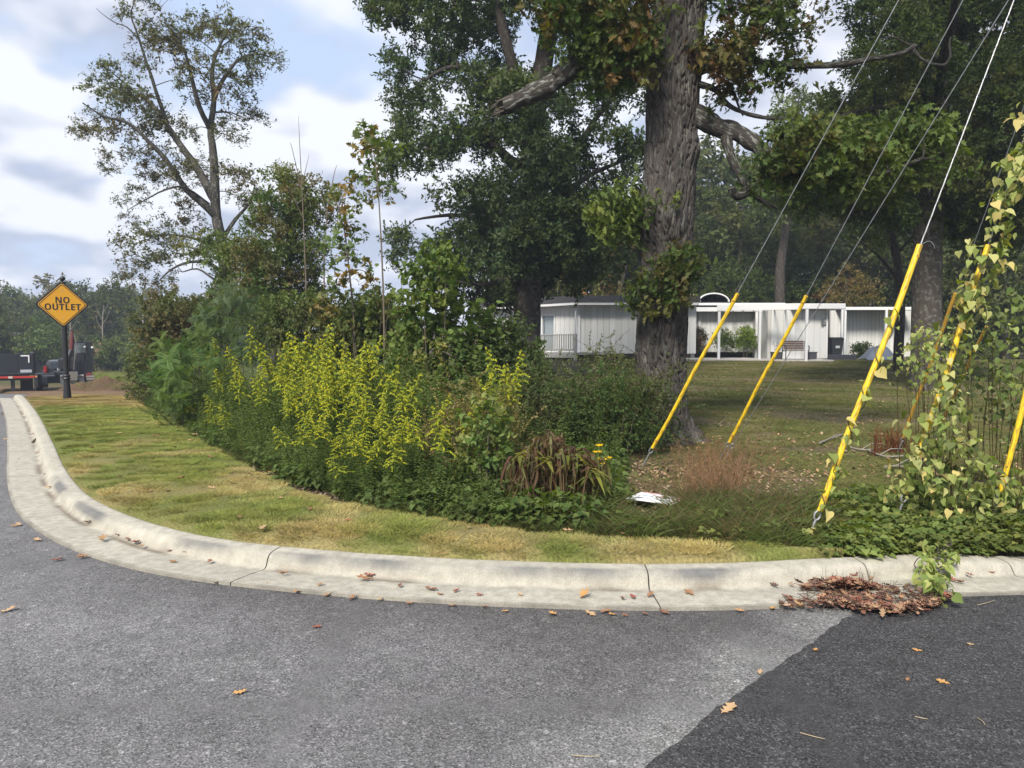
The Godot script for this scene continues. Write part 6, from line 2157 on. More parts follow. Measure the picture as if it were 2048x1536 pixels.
func build_house() -> void:
	rng.seed = 31
	var white := []
	for k in 3: white.append(plain("house_white_%d" % k, 0.57 - 0.03 * k, 0.58 - 0.03 * k, 0.575 - 0.035 * k, 0.6))
	plain("house_back", 0.42, 0.42, 0.40, 0.8)
	var trim := plain("house_trim", 0.63, 0.64, 0.65, 0.55)
	var roof := plain("roof_dark", 0.045, 0.045, 0.052, 0.8)
	var glass := StandardMaterial3D.new()
	glass.albedo_color = Color(0.5, 0.56, 0.6, 0.22)
	glass.transparency = BaseMaterial3D.TRANSPARENCY_ALPHA
	glass.roughness = 0.04
	mats.glass = glass
	var dark := plain("room_wall", 0.38, 0.36, 0.33, 0.9)
	var c := at(1157, 690, 35.5)
	var h := thing("house", "long low white board-clad house with dark flat roof and barrel vault", "house", Vector3(c.x, ground_h(c.x, c.z), c.z))
	var ye := at(1157, 611, 35.5).y       # underside of the eaves
	var yb := at(1157, 707, 35.5).y       # underside of the wall, raised on piers
	var far := at(968, 690, 40.5)
	var A := Vector2(far.x, far.z)
	var C := Vector2(c.x, c.z)
	var dirl := (C - A).normalized()
	var len := A.distance_to(C)
	# sliding door and window on the wing
	var dd := len - (0.62 * 2.6)
	board_wall(h, A, C, yb, ye, 0.30, white, [[len * 0.28, len * 0.28 + 0.9, yb + 0.95, yb + 2.0], [dd - 1.75, dd, yb + 0.1, ye - 0.42]])
	var nl := Vector2(dirl.y, -dirl.x)
	if nl.y < 0: nl = -nl
	var tf := Transform3D(Basis(Vector3(dirl.x, 0, dirl.y), Vector3.UP, Vector3(nl.x, 0, nl.y)), Vector3(A.x, 0, A.y))
	for g in [[len * 0.28, len * 0.28 + 0.9, yb + 0.95, yb + 2.0, "window", 1], [dd - 1.75, dd, yb + 0.1, ye - 0.42, "sliding_door", 2]]:
		var w := Node3D.new()
		w.name = g[4]
		h.add_child(w, true)
		var mb := MB.new()
		for q in [[g[0] - 0.06, g[2], g[0] + 0.02, g[3]], [g[1] - 0.02, g[2], g[1] + 0.06, g[3]], [g[0] - 0.06, g[3] - 0.02, g[1] + 0.06, g[3] + 0.06], [g[0] - 0.06, g[2] - 0.06, g[1] + 0.06, g[2] + 0.02]]:
			mb.box(Vector3(q[0], q[1], -0.1), Vector3(q[2], q[3], 0.03), tf, Color.WHITE, 0.006)
		if g[5] == 2:
			var mx: float = (g[0] + g[1]) * 0.5
			mb.box(Vector3(mx - 0.04, g[2], -0.09), Vector3(mx + 0.04, g[3], 0.018), tf, Color.WHITE, 0.006)
		else:
			var my: float = (g[2] + g[3]) * 0.5
			mb.box(Vector3(g[0], my - 0.025, -0.09), Vector3(g[1], my + 0.025, 0.018), tf, Color.WHITE, 0.006)
		part("frame", mb.mesh(), trim, w)
		mb = MB.new()
		mb.box(Vector3(g[0] + 0.02, g[2] + 0.02, -0.065), Vector3(g[1] - 0.02, g[3] - 0.02, -0.055), tf)
		part("pane", mb.mesh(), glass, w)
		mb = MB.new()
		mb.box(Vector3(g[0] - 0.3, g[2] - 0.2, -1.2), Vector3(g[1] + 0.3, g[3] + 0.2, -1.15), tf)
		part("room", mb.mesh(), dark, w)
		if g[5] == 2:
			# pale blind behind one leaf of the door
			mb = MB.new()
			var x0: float = (g[0] + g[1]) * 0.5 + 0.05
			for k in 9: mb.box(Vector3(x0 + k * 0.088, g[2] + 0.03, -0.2), Vector3(x0 + k * 0.088 + 0.082, g[3] - 0.03, -0.194), tf)
			part("blind", mb.mesh(), plain("blind", 0.45, 0.50, 0.50, 0.8), w)
	# wall behind the great oak, facing the lawn
	var e := at(1392, 690, 35.5)
	board_wall(h, C, Vector2(e.x, -35.5), yb, ye, 0.30, white)
	box_part("corner_board", h, Vector3(c.x - 0.08, yb, -35.47), Vector3(c.x + 0.08, ye, -35.40), trim)
	# brick piers under the floor, a floor slab, and the walls that close the wing behind
	var brick := plain("pier_brick", 0.22, 0.13, 0.10, 0.9)
	for k in 5: box_part("pier", h, Vector3(c.x + 0.3 + k * 1.2, 0.3, -36.0), Vector3(c.x + 0.6 + k * 1.2, yb, -35.7), brick)
	box_part("floor", h, Vector3(A.x + 0.6, yb - 0.18, -45.5), Vector3(e.x - 0.05, yb - 0.005, -35.75), plain("floor_joists", 0.16, 0.12, 0.085, 0.9), 0.0)
	box_part("back_wall", h, Vector3(A.x + 0.5, 0.3, -45.9), Vector3(e.x, ye - 0.01, -45.7), mats.house_back, 0.0)
	box_part("side_wall", h, Vector3(e.x - 0.2, 0.3, -45.7), Vector3(e.x - 0.02, ye - 0.01, -35.7), mats.house_back, 0.0)
	# downpipe
	var mb := MB.new()
	var dp := at(1151, 612, 35.2)
	mb.tube(smooth3([Vector3(dp.x - 0.35, ye + 0.02, -35.35), Vector3(dp.x - 0.2, ye - 0.12, -35.3), Vector3(dp.x, ye - 0.25, -35.25), Vector3(dp.x, ye - 1.0, -35.25), Vector3(dp.x, yb, -35.25)], 3), [0.04, 0.04, 0.04, 0.04, 0.04, 0.04, 0.04, 0.04, 0.04, 0.04, 0.04, 0.04, 0.04], 8)
	part("downpipe", mb.mesh(), plain("downpipe", 0.40, 0.42, 0.44, 0.5), h)
	# roof of the wing: white eave board under a dark low-pitched slab
	var ext := 0.45
	var P0 := A + nl * ext - dirl * 0.3
	var P1 := C + nl * ext + Vector2(0.1, 0.35)
	var P2 := Vector2(e.x, -35.5 + ext + 0.1)
	var P3 := Vector2(e.x, -46.0)
	var P4 := A + Vector2(0.5, -8.0)
	for q in [["eave_board", ye, ye + 0.14, 0.0, trim], ["roof", ye + 0.14, ye + 0.44, 0.05, roof]]:
		var pol := PackedVector2Array([P0, P1, P2, P3, P4])
		mb = MB.new()
		var ce := Vector2.ZERO
		for p in pol: ce += p / 5.0
		var up: float = q[2]
		for s in [q[1], q[2]]:
			var c0 := mb.vert(Vector3(ce.x, s + (0.25 if s == up and q[0] == "roof" else 0.0), ce.y), Vector3(0, 1 if s == up else -1, 0))
			for p in pol:
				var pp: Vector2 = p + (p - ce).normalized() * (q[3] as float)
				mb.vert(Vector3(pp.x, s, pp.y), Vector3(0, 1 if s == up else -1, 0))
			for i in 5: mb.tri(c0, c0 + 1 + i, c0 + 1 + (i + 1) % 5)
		for i in 5:
			var a0: Vector2 = pol[i] + (pol[i] - ce).normalized() * (q[3] as float)
			var b0: Vector2 = pol[(i + 1) % 5] + (pol[(i + 1) % 5] - ce).normalized() * (q[3] as float)
			var mid := (a0 + b0) * 0.5 - ce
			mb.face(Vector3(a0.x, q[1], a0.y), Vector3(b0.x, q[1], b0.y), Vector3(b0.x, q[2], b0.y), Vector3(a0.x, q[2], a0.y), Vector3(mid.x, 0, mid.y))
		part(q[0], mb.mesh(), q[4], h)
	# --- deck with railing
	var dk := at(1150, 668, 34.0)
	var dl := at(1066, 668, 36.0)
	var ry := dk.y
	var dy := at(1150, 705, 34.0).y
	var dwood := plain("deck_wood", 0.40, 0.39, 0.36, 0.85)
	var deck := Node3D.new()
	deck.name = "deck"
	h.add_child(deck, true)
	var da := Vector2(dl.x, dl.z)
	var db := Vector2(dk.x, dk.z)
	var ddir := (db - da).normalized()
	var dn := Vector2(ddir.y, -ddir.x)
	if dn.y < 0: dn = -dn
	var dlen := da.distance_to(db)
	var dtf := Transform3D(Basis(Vector3(ddir.x, 0, ddir.y), Vector3.UP, Vector3(dn.x, 0, dn.y)), Vector3(da.x, 0, da.y))
	var bits := [["platform", Vector3(-0.3, dy - 0.12, -2.2), Vector3(dlen + 0.1, dy, 0.02)], ["handrail", Vector3(-0.3, ry - 0.04, -0.06), Vector3(dlen + 0.06, ry, 0.06)], ["lower_rail", Vector3(-0.3, dy + 0.08, -0.02), Vector3(dlen, dy + 0.16, 0.03)], ["fascia_board", Vector3(-0.3, dy - 0.26, 0.025), Vector3(dlen + 0.1, dy - 0.02, 0.06)]]
	for b in bits:
		mb = MB.new()
		mb.box(b[1], b[2], dtf, Color.WHITE, 0.008)
		part(b[0], mb.mesh(), dwood, deck)
	var nb := int(dlen / 0.145)
	for i in nb:
		mb = MB.new()
		var x := i * dlen / nb
		mb.box(Vector3(x, dy + 0.14, -0.018), Vector3(x + 0.042, ry - 0.03, 0.018), dtf, Color.WHITE, 0.004)
		part("baluster", mb.mesh(), dwood, deck)
	for x in [-0.2, dlen - 0.02]:
		mb = MB.new()
		mb.box(Vector3(x, 0.2, -0.05), Vector3(x + 0.11, ry + 0.02, 0.07), dtf, Color.WHITE, 0.008)
		part("post", mb.mesh(), dwood, deck)
	# --- right-hand range: shaded wall, overhang, canopy on posts, shed, end wall
	var wy0 := at(1420, 704, 37.5).y
	var wy1 := at(1420, 624, 37.5).y
	var w0 := at(1360, 690, 37.5)
	var w1 := at(1560, 690, 37.5)
	board_wall(h, Vector2(w0.x, -37.5), Vector2(w1.x, -37.5), wy0, wy1, 0.22, white)
	box_part("corner_board", h, Vector3(at(1398, 690, 37.5).x - 0.06, wy0, -37.48), Vector3(at(1398, 690, 37.5).x + 0.06, wy1, -37.42), trim)
	var fy0 := at(1400, 623, 36.9).y
	var fy1 := at(1400, 614.5, 36.9).y
	box_part("eave_board", h, Vector3(at(1366, 690, 36.9).x, fy0, -37.0), Vector3(at(1545, 690, 36.9).x, fy1, -36.9), trim)
	box_part("roof", h, Vector3(at(1366, 690, 36.9).x, fy0 + 0.02, -44.0), Vector3(at(1570, 690, 36.9).x, fy1 + 0.03, -37.02), roof)
	var ry0 := at(1440, 609, 39.0).y
	box_part("roof", h, Vector3(at(1375, 690, 39).x, ry0 - 0.3, -46.0), Vector3(at(1568, 690, 39).x, ry0 + 0.06, -39.0), roof)
	box_part("eave_board", h, Vector3(at(1390, 690, 39).x, ry0 - 0.05, -38.99), Vector3(at(1568, 690, 39).x, ry0 + 0.08, -38.9), trim)
	# barrel vaults
	for q in [[1398, 1456, 588], [1342, 1398, 588]]:
		var l := at(q[0], 604, 40.0)
		var r := at(q[1], 604, 40.0)
		var tp := at((q[0] + q[1]) * 0.5, q[2], 40.0)
		var rx := (r.x - l.x) * 0.5
		var rise_ := tp.y - l.y
		for s in [["vault_edge", 0.0, 0.07, -40.06, -39.9, trim], ["vault_roof", -0.02, 0.06, -46.0, -40.07, roof]]:
			mb = MB.new()
			for i in 16:
				var a0 := PI * i / 16.0
				var a1 := PI * (i + 1) / 16.0
				var quad := []
				for a in [a0, a1]:
					for k in [s[1], s[2]]: quad.append(Vector2(l.x + rx - cos(a) * (rx + (k as float)), l.y + sin(a) * (rise_ + (k as float))))
				for z in [s[3], s[4]]:
					mb.face(Vector3(quad[0].x, quad[0].y, z), Vector3(quad[1].x, quad[1].y, z), Vector3(quad[3].x, quad[3].y, z), Vector3(quad[2].x, quad[2].y, z), Vector3(0, 0, 1 if z == s[4] else -1))
				var nn := Vector3(-cos(a0), sin(a0), 0)
				mb.face(Vector3(quad[1].x, quad[1].y, s[3]), Vector3(quad[3].x, quad[3].y, s[3]), Vector3(quad[3].x, quad[3].y, s[4]), Vector3(quad[1].x, quad[1].y, s[4]), nn)
				mb.face(Vector3(quad[0].x, quad[0].y, s[3]), Vector3(quad[2].x, quad[2].y, s[3]), Vector3(quad[2].x, quad[2].y, s[4]), Vector3(quad[0].x, quad[0].y, s[4]), -nn)
			part(s[0], mb.mesh(), s[5], h)
		box_part("vault_gable", h, Vector3(l.x, l.y - 0.2, -40.3), Vector3(r.x, l.y + 0.01, -40.2), roof)
	# canopy
	var cl := at(1433, 690, 34.6)
	var cr := at(1601, 690, 33.4)
	var cy0 := at(1440, 622, 34.6).y
	var cy1 := at(1440, 609.5, 34.6).y
	var D0 := Vector3(cl.x, 0, -34.6)
	var D1 := Vector3(cr.x, 0, -33.4)
	mb = MB.new()
	var cd := (D1 - D0).normalized()
	var ctf := Transform3D(Basis(cd, Vector3.UP, cd.cross(Vector3.UP)), D0)
	mb.box(Vector3(0, cy0, -0.05), Vector3(D0.distance_to(D1), cy1, 0.05), ctf, Color.WHITE, 0.01)
	part("canopy_beam", mb.mesh(), trim, h)
	for k in 8:
		mb = MB.new()
		var x := 0.15 + k * (D0.distance_to(D1) - 0.3) / 7.0
		mb.box(Vector3(x - 0.03, cy0 + 0.06, -3.0), Vector3(x + 0.03, cy1 - 0.04, -0.06), ctf, Color.WHITE, 0.004)
		part("rafter", mb.mesh(), trim, h)
	for q in [[1437.5, 716.5, 34.6], [1512, 711, 36.4], [1519, 721, 33.95], [1612.5, 722.5, 33.4]]:
		var p := at(q[0], 690, q[2])
		box_part("canopy_post", h, Vector3(p.x - 0.055, ground_h(p.x, p.z) - 0.1, p.z - 0.055), Vector3(p.x + 0.055, cy0 + 0.03, p.z + 0.055), trim)
	# shed: bright front wall, shaded recess, post
	var sx0 := at(1542, 690, 35.2).x
	var sx1 := at(1652, 690, 35.2).x
	var sy0 := at(1600, 717, 35.2).y
	var sy1 := at(1600, 620.5, 35.2).y
	board_wall(h, Vector2(sx0, -35.2), Vector2(sx1, -35.2), sy0, sy1, 0.305, white)
	board_wall(h, Vector2(sx0, -35.25), Vector2(sx0 + 0.02, -37.5), sy0, sy1, 0.30, white)
	board_wall(h, Vector2(sx1, -35.25), Vector2(sx1 + 0.02, -38.0), sy0, sy1, 0.30, white)
	box_part("corner_board", h, Vector3(sx1 - 0.05, sy0, -35.185), Vector3(sx1 + 0.05, sy1, -35.12), trim)
	box_part("roof", h, Vector3(at(1598, 690, 34).x, at(1640, 618, 34.6).y, -39.0), Vector3(at(1690, 690, 34.6).x, at(1640, 607, 34.6).y, -34.6), trim, 0.02)
	box_part("roof", h, Vector3(sx0, at(1640, 618, 34.6).y - 0.02, -42.0), Vector3(at(1690, 690, 34.6).x, at(1640, 607, 34.6).y - 0.04, -39.0), roof)
	# end wall to the right, set back
	var ex0 := at(1652, 690, 38).x
	var ex1 := at(1832, 690, 38).x
	var ey0 := at(1720, 706, 38).y
	var ey1 := at(1720, 621, 38).y
	board_wall(h, Vector2(ex0 + 0.2, -38.0), Vector2(ex1, -38.0), ey0 - 0.2, ey1, 0.20, white)
	box_part("eave_board", h, Vector3(at(1690, 690, 36.8).x, at(1720, 620, 36.8).y, -36.9), Vector3(at(1828, 690, 36.8).x, at(1720, 614, 36.8).y, -36.8), trim)
	box_part("roof", h, Vector3(at(1690, 690, 36.8).x, at(1720, 619, 36.8).y, -44.0), Vector3(at(1828, 690, 36.8).x, at(1720, 614, 36.8).y + 0.03, -36.92), roof)
	for q in [[1683, 36.6], [1689, 36.9], [1771, 36.8]]:
		var p := at(q[0], 690, q[1])
		box_part("end_post", h, Vector3(p.x - 0.05, ground_h(p.x, p.z) - 0.1, p.z - 0.05), Vector3(p.x + 0.05, at(1720, 616, q[1]).y, p.z + 0.05), trim)
	# wall lamp
	var lp := at(1645, 645, 35.15)
	mb = MB.new()
	mb.box(Vector3(lp.x - 0.05, lp.y - 0.15, -35.18), Vector3(lp.x + 0.05, lp.y + 0.15, -35.08), Transform3D.IDENTITY, Color.WHITE, 0.015)
	mb.box(Vector3(lp.x + 0.03, lp.y - 0.04, -35.1), Vector3(lp.x + 0.13, lp.y + 0.04, -35.02), Transform3D.IDENTITY, Color.WHITE, 0.01)
	part("wall_lamp", mb.mesh(), plain("lamp_grey", 0.12, 0.13, 0.14, 0.5), h)
	yard(sy0)

func yard(sy0: float) -> void:
	# the paved walk in front of the house
	var mb := MB.new()
	var a := at(1365, 714, 34.2)
	var b := at(1668, 720, 33.2)
	for i in 24:
		var t0 := i / 24.0
		var t1 := (i + 1) / 24.0
		var p := a.lerp(b, t0)
		var q := a.lerp(b, t1)
		var h0 := ground_h(p.x, p.z) + 0.06
		var h1 := ground_h(q.x, q.z) + 0.06
		mb.face(Vector3(p.x, h0, p.z), Vector3(q.x, h1, q.z), Vector3(q.x, h1 + 0.04, q.z - 2.6), Vector3(p.x, h0 + 0.04, p.z - 2.6), Vector3.UP)
		mb.face(Vector3(p.x, h0 - 0.2, p.z), Vector3(q.x, h1 - 0.2, q.z), Vector3(q.x, h1, q.z), Vector3(p.x, h0, p.z), Vector3.BACK)
	structure("walk", mb.mesh(), plain("walk", 0.42, 0.40, 0.37, 0.9))
	# bench
	var bc := at(1590, 716, 33.7)
	var gy := ground_h(bc.x, bc.z) + 0.07
	var o := thing("garden_bench", "brown slatted wooden bench in front of the white shed wall", "bench", Vector3(bc.x, gy, bc.z))
	var wood := plain("bench_wood", 0.085, 0.050, 0.034, 0.75)
	var iron := plain("bench_iron", 0.02, 0.02, 0.022, 0.5)
	for i in 5: box_part("back_slat", o, Vector3(bc.x - 0.45, gy + 0.46 + i * 0.085, bc.z - 0.26 - i * 0.015), Vector3(bc.x + 0.5, gy + 0.53 + i * 0.085, bc.z - 0.235 - i * 0.015), wood)
	for i in 4: box_part("seat_slat", o, Vector3(bc.x - 0.5, gy + 0.40, bc.z - 0.2 + i * 0.115), Vector3(bc.x + 0.55, gy + 0.43, bc.z - 0.1 + i * 0.115), wood)
	for s in [-0.52, 0.54]:
		mb = MB.new()
		mb.tube(smooth3([Vector3(bc.x + s, gy, bc.z + 0.22), Vector3(bc.x + s, gy + 0.4, bc.z + 0.24), Vector3(bc.x + s, gy + 0.62, bc.z + 0.24), Vector3(bc.x + s, gy + 0.64, bc.z - 0.2)], 3), [0.022, 0.022, 0.022, 0.022, 0.022, 0.022, 0.022, 0.022, 0.022, 0.022], 6)
		mb.tube([Vector3(bc.x + s, gy, bc.z - 0.25), Vector3(bc.x + s, gy + 0.42, bc.z - 0.2), Vector3(bc.x + s, gy + 0.86, bc.z - 0.31)], [0.022, 0.022, 0.02], 6)
		mb.tube([Vector3(bc.x + s, gy + 0.40, bc.z - 0.22), Vector3(bc.x + s, gy + 0.40, bc.z + 0.24)], [0.02, 0.02], 6)
		part("side_frame", mb.mesh(), iron, o)
	# planters each side of the bench
	for q in [[1552, "dark square planter box with pink flowers left by the bench", true], [1622, "dark empty square planter box on the shed side of the bench", false]]:
		var p := at(q[0], 716, 34.2)
		var py := ground_h(p.x, p.z) + 0.06
		var pl := thing("planter", q[1], "planter", Vector3(p.x, py, p.z))
		mb = MB.new()
		mb.box(Vector3(p.x - 0.2, py, p.z - 0.2), Vector3(p.x + 0.2, py + 0.30, p.z + 0.2), Transform3D.IDENTITY, Color.WHITE, 0.02)
		mb.box(Vector3(p.x - 0.22, py + 0.28, p.z - 0.22), Vector3(p.x + 0.22, py + 0.33, p.z + 0.22), Transform3D.IDENTITY, Color.WHITE, 0.012)
		part("box", mb.mesh(), plain("planter_dark", 0.045, 0.045, 0.055, 0.7), pl)
		if q[2]:
			mb = MB.new()
			for i in 60:
				var e := Vector3(p.x + rf(-0.2, 0.25), py + rf(0.4, 0.85), p.z + rf(-0.15, 0.2))
				mb.leaf(e, rdir(), rdir(), 0.07, 0.03, RHOMB, Color(0.06, 0.085, 0.03) if i % 4 else Color(0.5, 0.10, 0.16), 0.2, 0.1)
				if i % 8 == 0: mb.tube([Vector3(p.x, py + 0.3, p.z), e], [0.006, 0.003], 3, Color(0.07, 0.07, 0.03), 1.0, false)
			part("flowers", mb.mesh(), mats.leaf, pl)
	# wheeled bin in the recess
	var wb := at(1669, 715, 35.6)
	var wy := sy0
	o = thing("wheelie_bin", "black wheeled bin standing in the recess beside the shed", "bin", Vector3(wb.x, wy, wb.z))
	mb = MB.new()
	var blk := plain("bin_black", 0.016, 0.018, 0.020, 0.5)
	frustum(mb, Vector3(wb.x, wy + 0.08, wb.z), Vector2(0.22, 0.25), Vector2(0.29, 0.34), 0.86)
	part("body", mb.mesh(), blk, o)
	mb = MB.new()
	frustum(mb, Vector3(wb.x, wy + 0.93, wb.z), Vector2(0.31, 0.37), Vector2(0.24, 0.28), 0.10)
	part("lid", mb.mesh(), blk, o)
	box_part("label", o, Vector3(wb.x - 0.1, wy + 0.5, wb.z + 0.318), Vector3(wb.x + 0.1, wy + 0.62, wb.z + 0.336), plain("bin_label", 0.4, 0.42, 0.42, 0.6), 0.0)
	for s in [-0.24, 0.24]:
		mb = MB.new()
		mb.tube([Vector3(wb.x + s - 0.03, wy + 0.1, wb.z - 0.28), Vector3(wb.x + s + 0.03, wy + 0.1, wb.z - 0.28)], [0.1, 0.1], 14)
		part("wheel", mb.mesh(), blk, o)
	# low dark planter wall, tarpaulin heap
	var l0 := at(1665, 718, 34.6)
	var l1 := at(1703, 714, 35.4)
	o = box_part("low_wall", null, Vector3(l0.x, ground_h(l0.x, l0.z) - 0.1, -35.5), Vector3(l1.x, ground_h(l0.x, l0.z) + 0.24, -34.9), plain("low_wall", 0.035, 0.038, 0.05, 0.8), 0.02)
	tag(o, "low dark blue-grey retaining wall beside the wheeled bin", "wall")
	mb = MB.new()
	var t0 := at(1760, 712, 34.5)
	var gx := 26
	for j in gx + 1:
		for i in gx + 1:
			var fx := i / float(gx) * 2 - 1
			var fz := j / float(gx) * 2 - 1
			var x := t0.x + fx * 0.78
			var z := t0.z - 0.3 + fz * 0.7
			var e := maxf(0.0, 1.0 - pow(absf(fx + 0.15 * fz), 2.6)) * maxf(0.0, 1.0 - pow(absf(fz), 2.6))
			var y := ground_h(x, z) + 0.02 + e * (0.62 + 0.25 * fx) + 0.10 * e * fine.get_noise_2d(x * 14.0, z * 14.0) + 0.04 * absf(fine.get_noise_2d(x * 34.0 + 7.0, z * 30.0)) * e
			mb.vert(Vector3(x, y, z), Vector3.UP)
	for j in gx:
		for i in gx:
			var k := j * (gx + 1) + i
			mb.tri(k, k + 1, k + gx + 2); mb.tri(k, k + gx + 2, k + gx + 1)
	smooth_normals(mb)
	tag(part("tarpaulin", mb.mesh(), plain("tarp", 0.115, 0.135, 0.175, 0.5)), "blue-grey tarpaulin draped over a heap by the end wall", "tarpaulin")
	# foundation planting
	for q in [[[[1470, 690], [1480, 668], [1495, 662], [1508, 680], [1505, 696]], [Color(0.15, 0.20, 0.035), Color(0.12, 0.17, 0.03)], "yellow-green nandina against the shaded wall"], [[[1422, 690], [1430, 674], [1448, 670], [1460, 690]], [Color(0.10, 0.14, 0.035), Color(0.08, 0.11, 0.03)], "green nandina at the canopy corner post"], [[[1368, 690], [1380, 672], [1405, 655], [1410, 668], [1402, 694]], [Color(0.10, 0.06, 0.04), Color(0.07, 0.065, 0.03)], "reddish twiggy shrub against the shaded wall"], [[[1530, 690], [1534, 676], [1542, 674], [1541, 692]], [Color(0.08, 0.11, 0.03)], "small green shrub tucked beside the shed corner"], [[[1690, 708], [1700, 698], [1735, 694], [1740, 706]], [Color(0.05, 0.07, 0.025)], "low dark plants along the foot of the end wall"], [[[1195, 706], [1205, 690], [1225, 682], [1240, 700]], [Color(0.10, 0.125, 0.045), Color(0.13, 0.145, 0.06)], "pale arching shrub against the wall left of the great oak"], [[[1248, 704], [1262, 686], [1285, 680], [1290, 704]], [Color(0.09, 0.12, 0.035), Color(0.14, 0.15, 0.05)], "yellow-green shrub against the wall behind the great oak"]]:
		shrub("foundation_shrub", q[2], "shrub", blobs_in(q[0], [], 11, 36.4, 0.2, 0.16), "small", 12, q[1], 1.4)
	var bed := MB.new()
	var f0 := at(1366, 700, 36.8)
	var f1 := at(1542, 700, 36.8)
	bed.box(Vector3(f0.x, 0.6, -37.3), Vector3(f1.x, ground_h(f0.x, f0.z) + 0.05, -36.9), Transform3D.IDENTITY, Color.WHITE, 0.05)
	structure("planting_bed", bed.mesh(), plain("bed", 0.03, 0.024, 0.018, 0.95))

func frustum(mb: MB, c: Vector3, lo: Vector2, hi: Vector2, h: float) -> void:
	var b := [Vector3(-lo.x, 0, -lo.y), Vector3(lo.x, 0, -lo.y), Vector3(lo.x, 0, lo.y), Vector3(-lo.x, 0, lo.y)]
	var t := [Vector3(-hi.x, h, -hi.y), Vector3(hi.x, h, -hi.y), Vector3(hi.x, h, hi.y), Vector3(-hi.x, h, hi.y)]
	for i in 4:
		var j := (i + 1) % 4
		var n: Vector3 = ((b[i] as Vector3) + b[j]) * Vector3(1, 0, 1)
		mb.face(c + b[i], c + b[j], c + t[j], c + t[i], n)
	mb.face(c + t[0], c + t[1], c + t[2], c + t[3], Vector3.UP)
	mb.face(c + b[0], c + b[1], c + b[2], c + b[3], Vector3.DOWN)

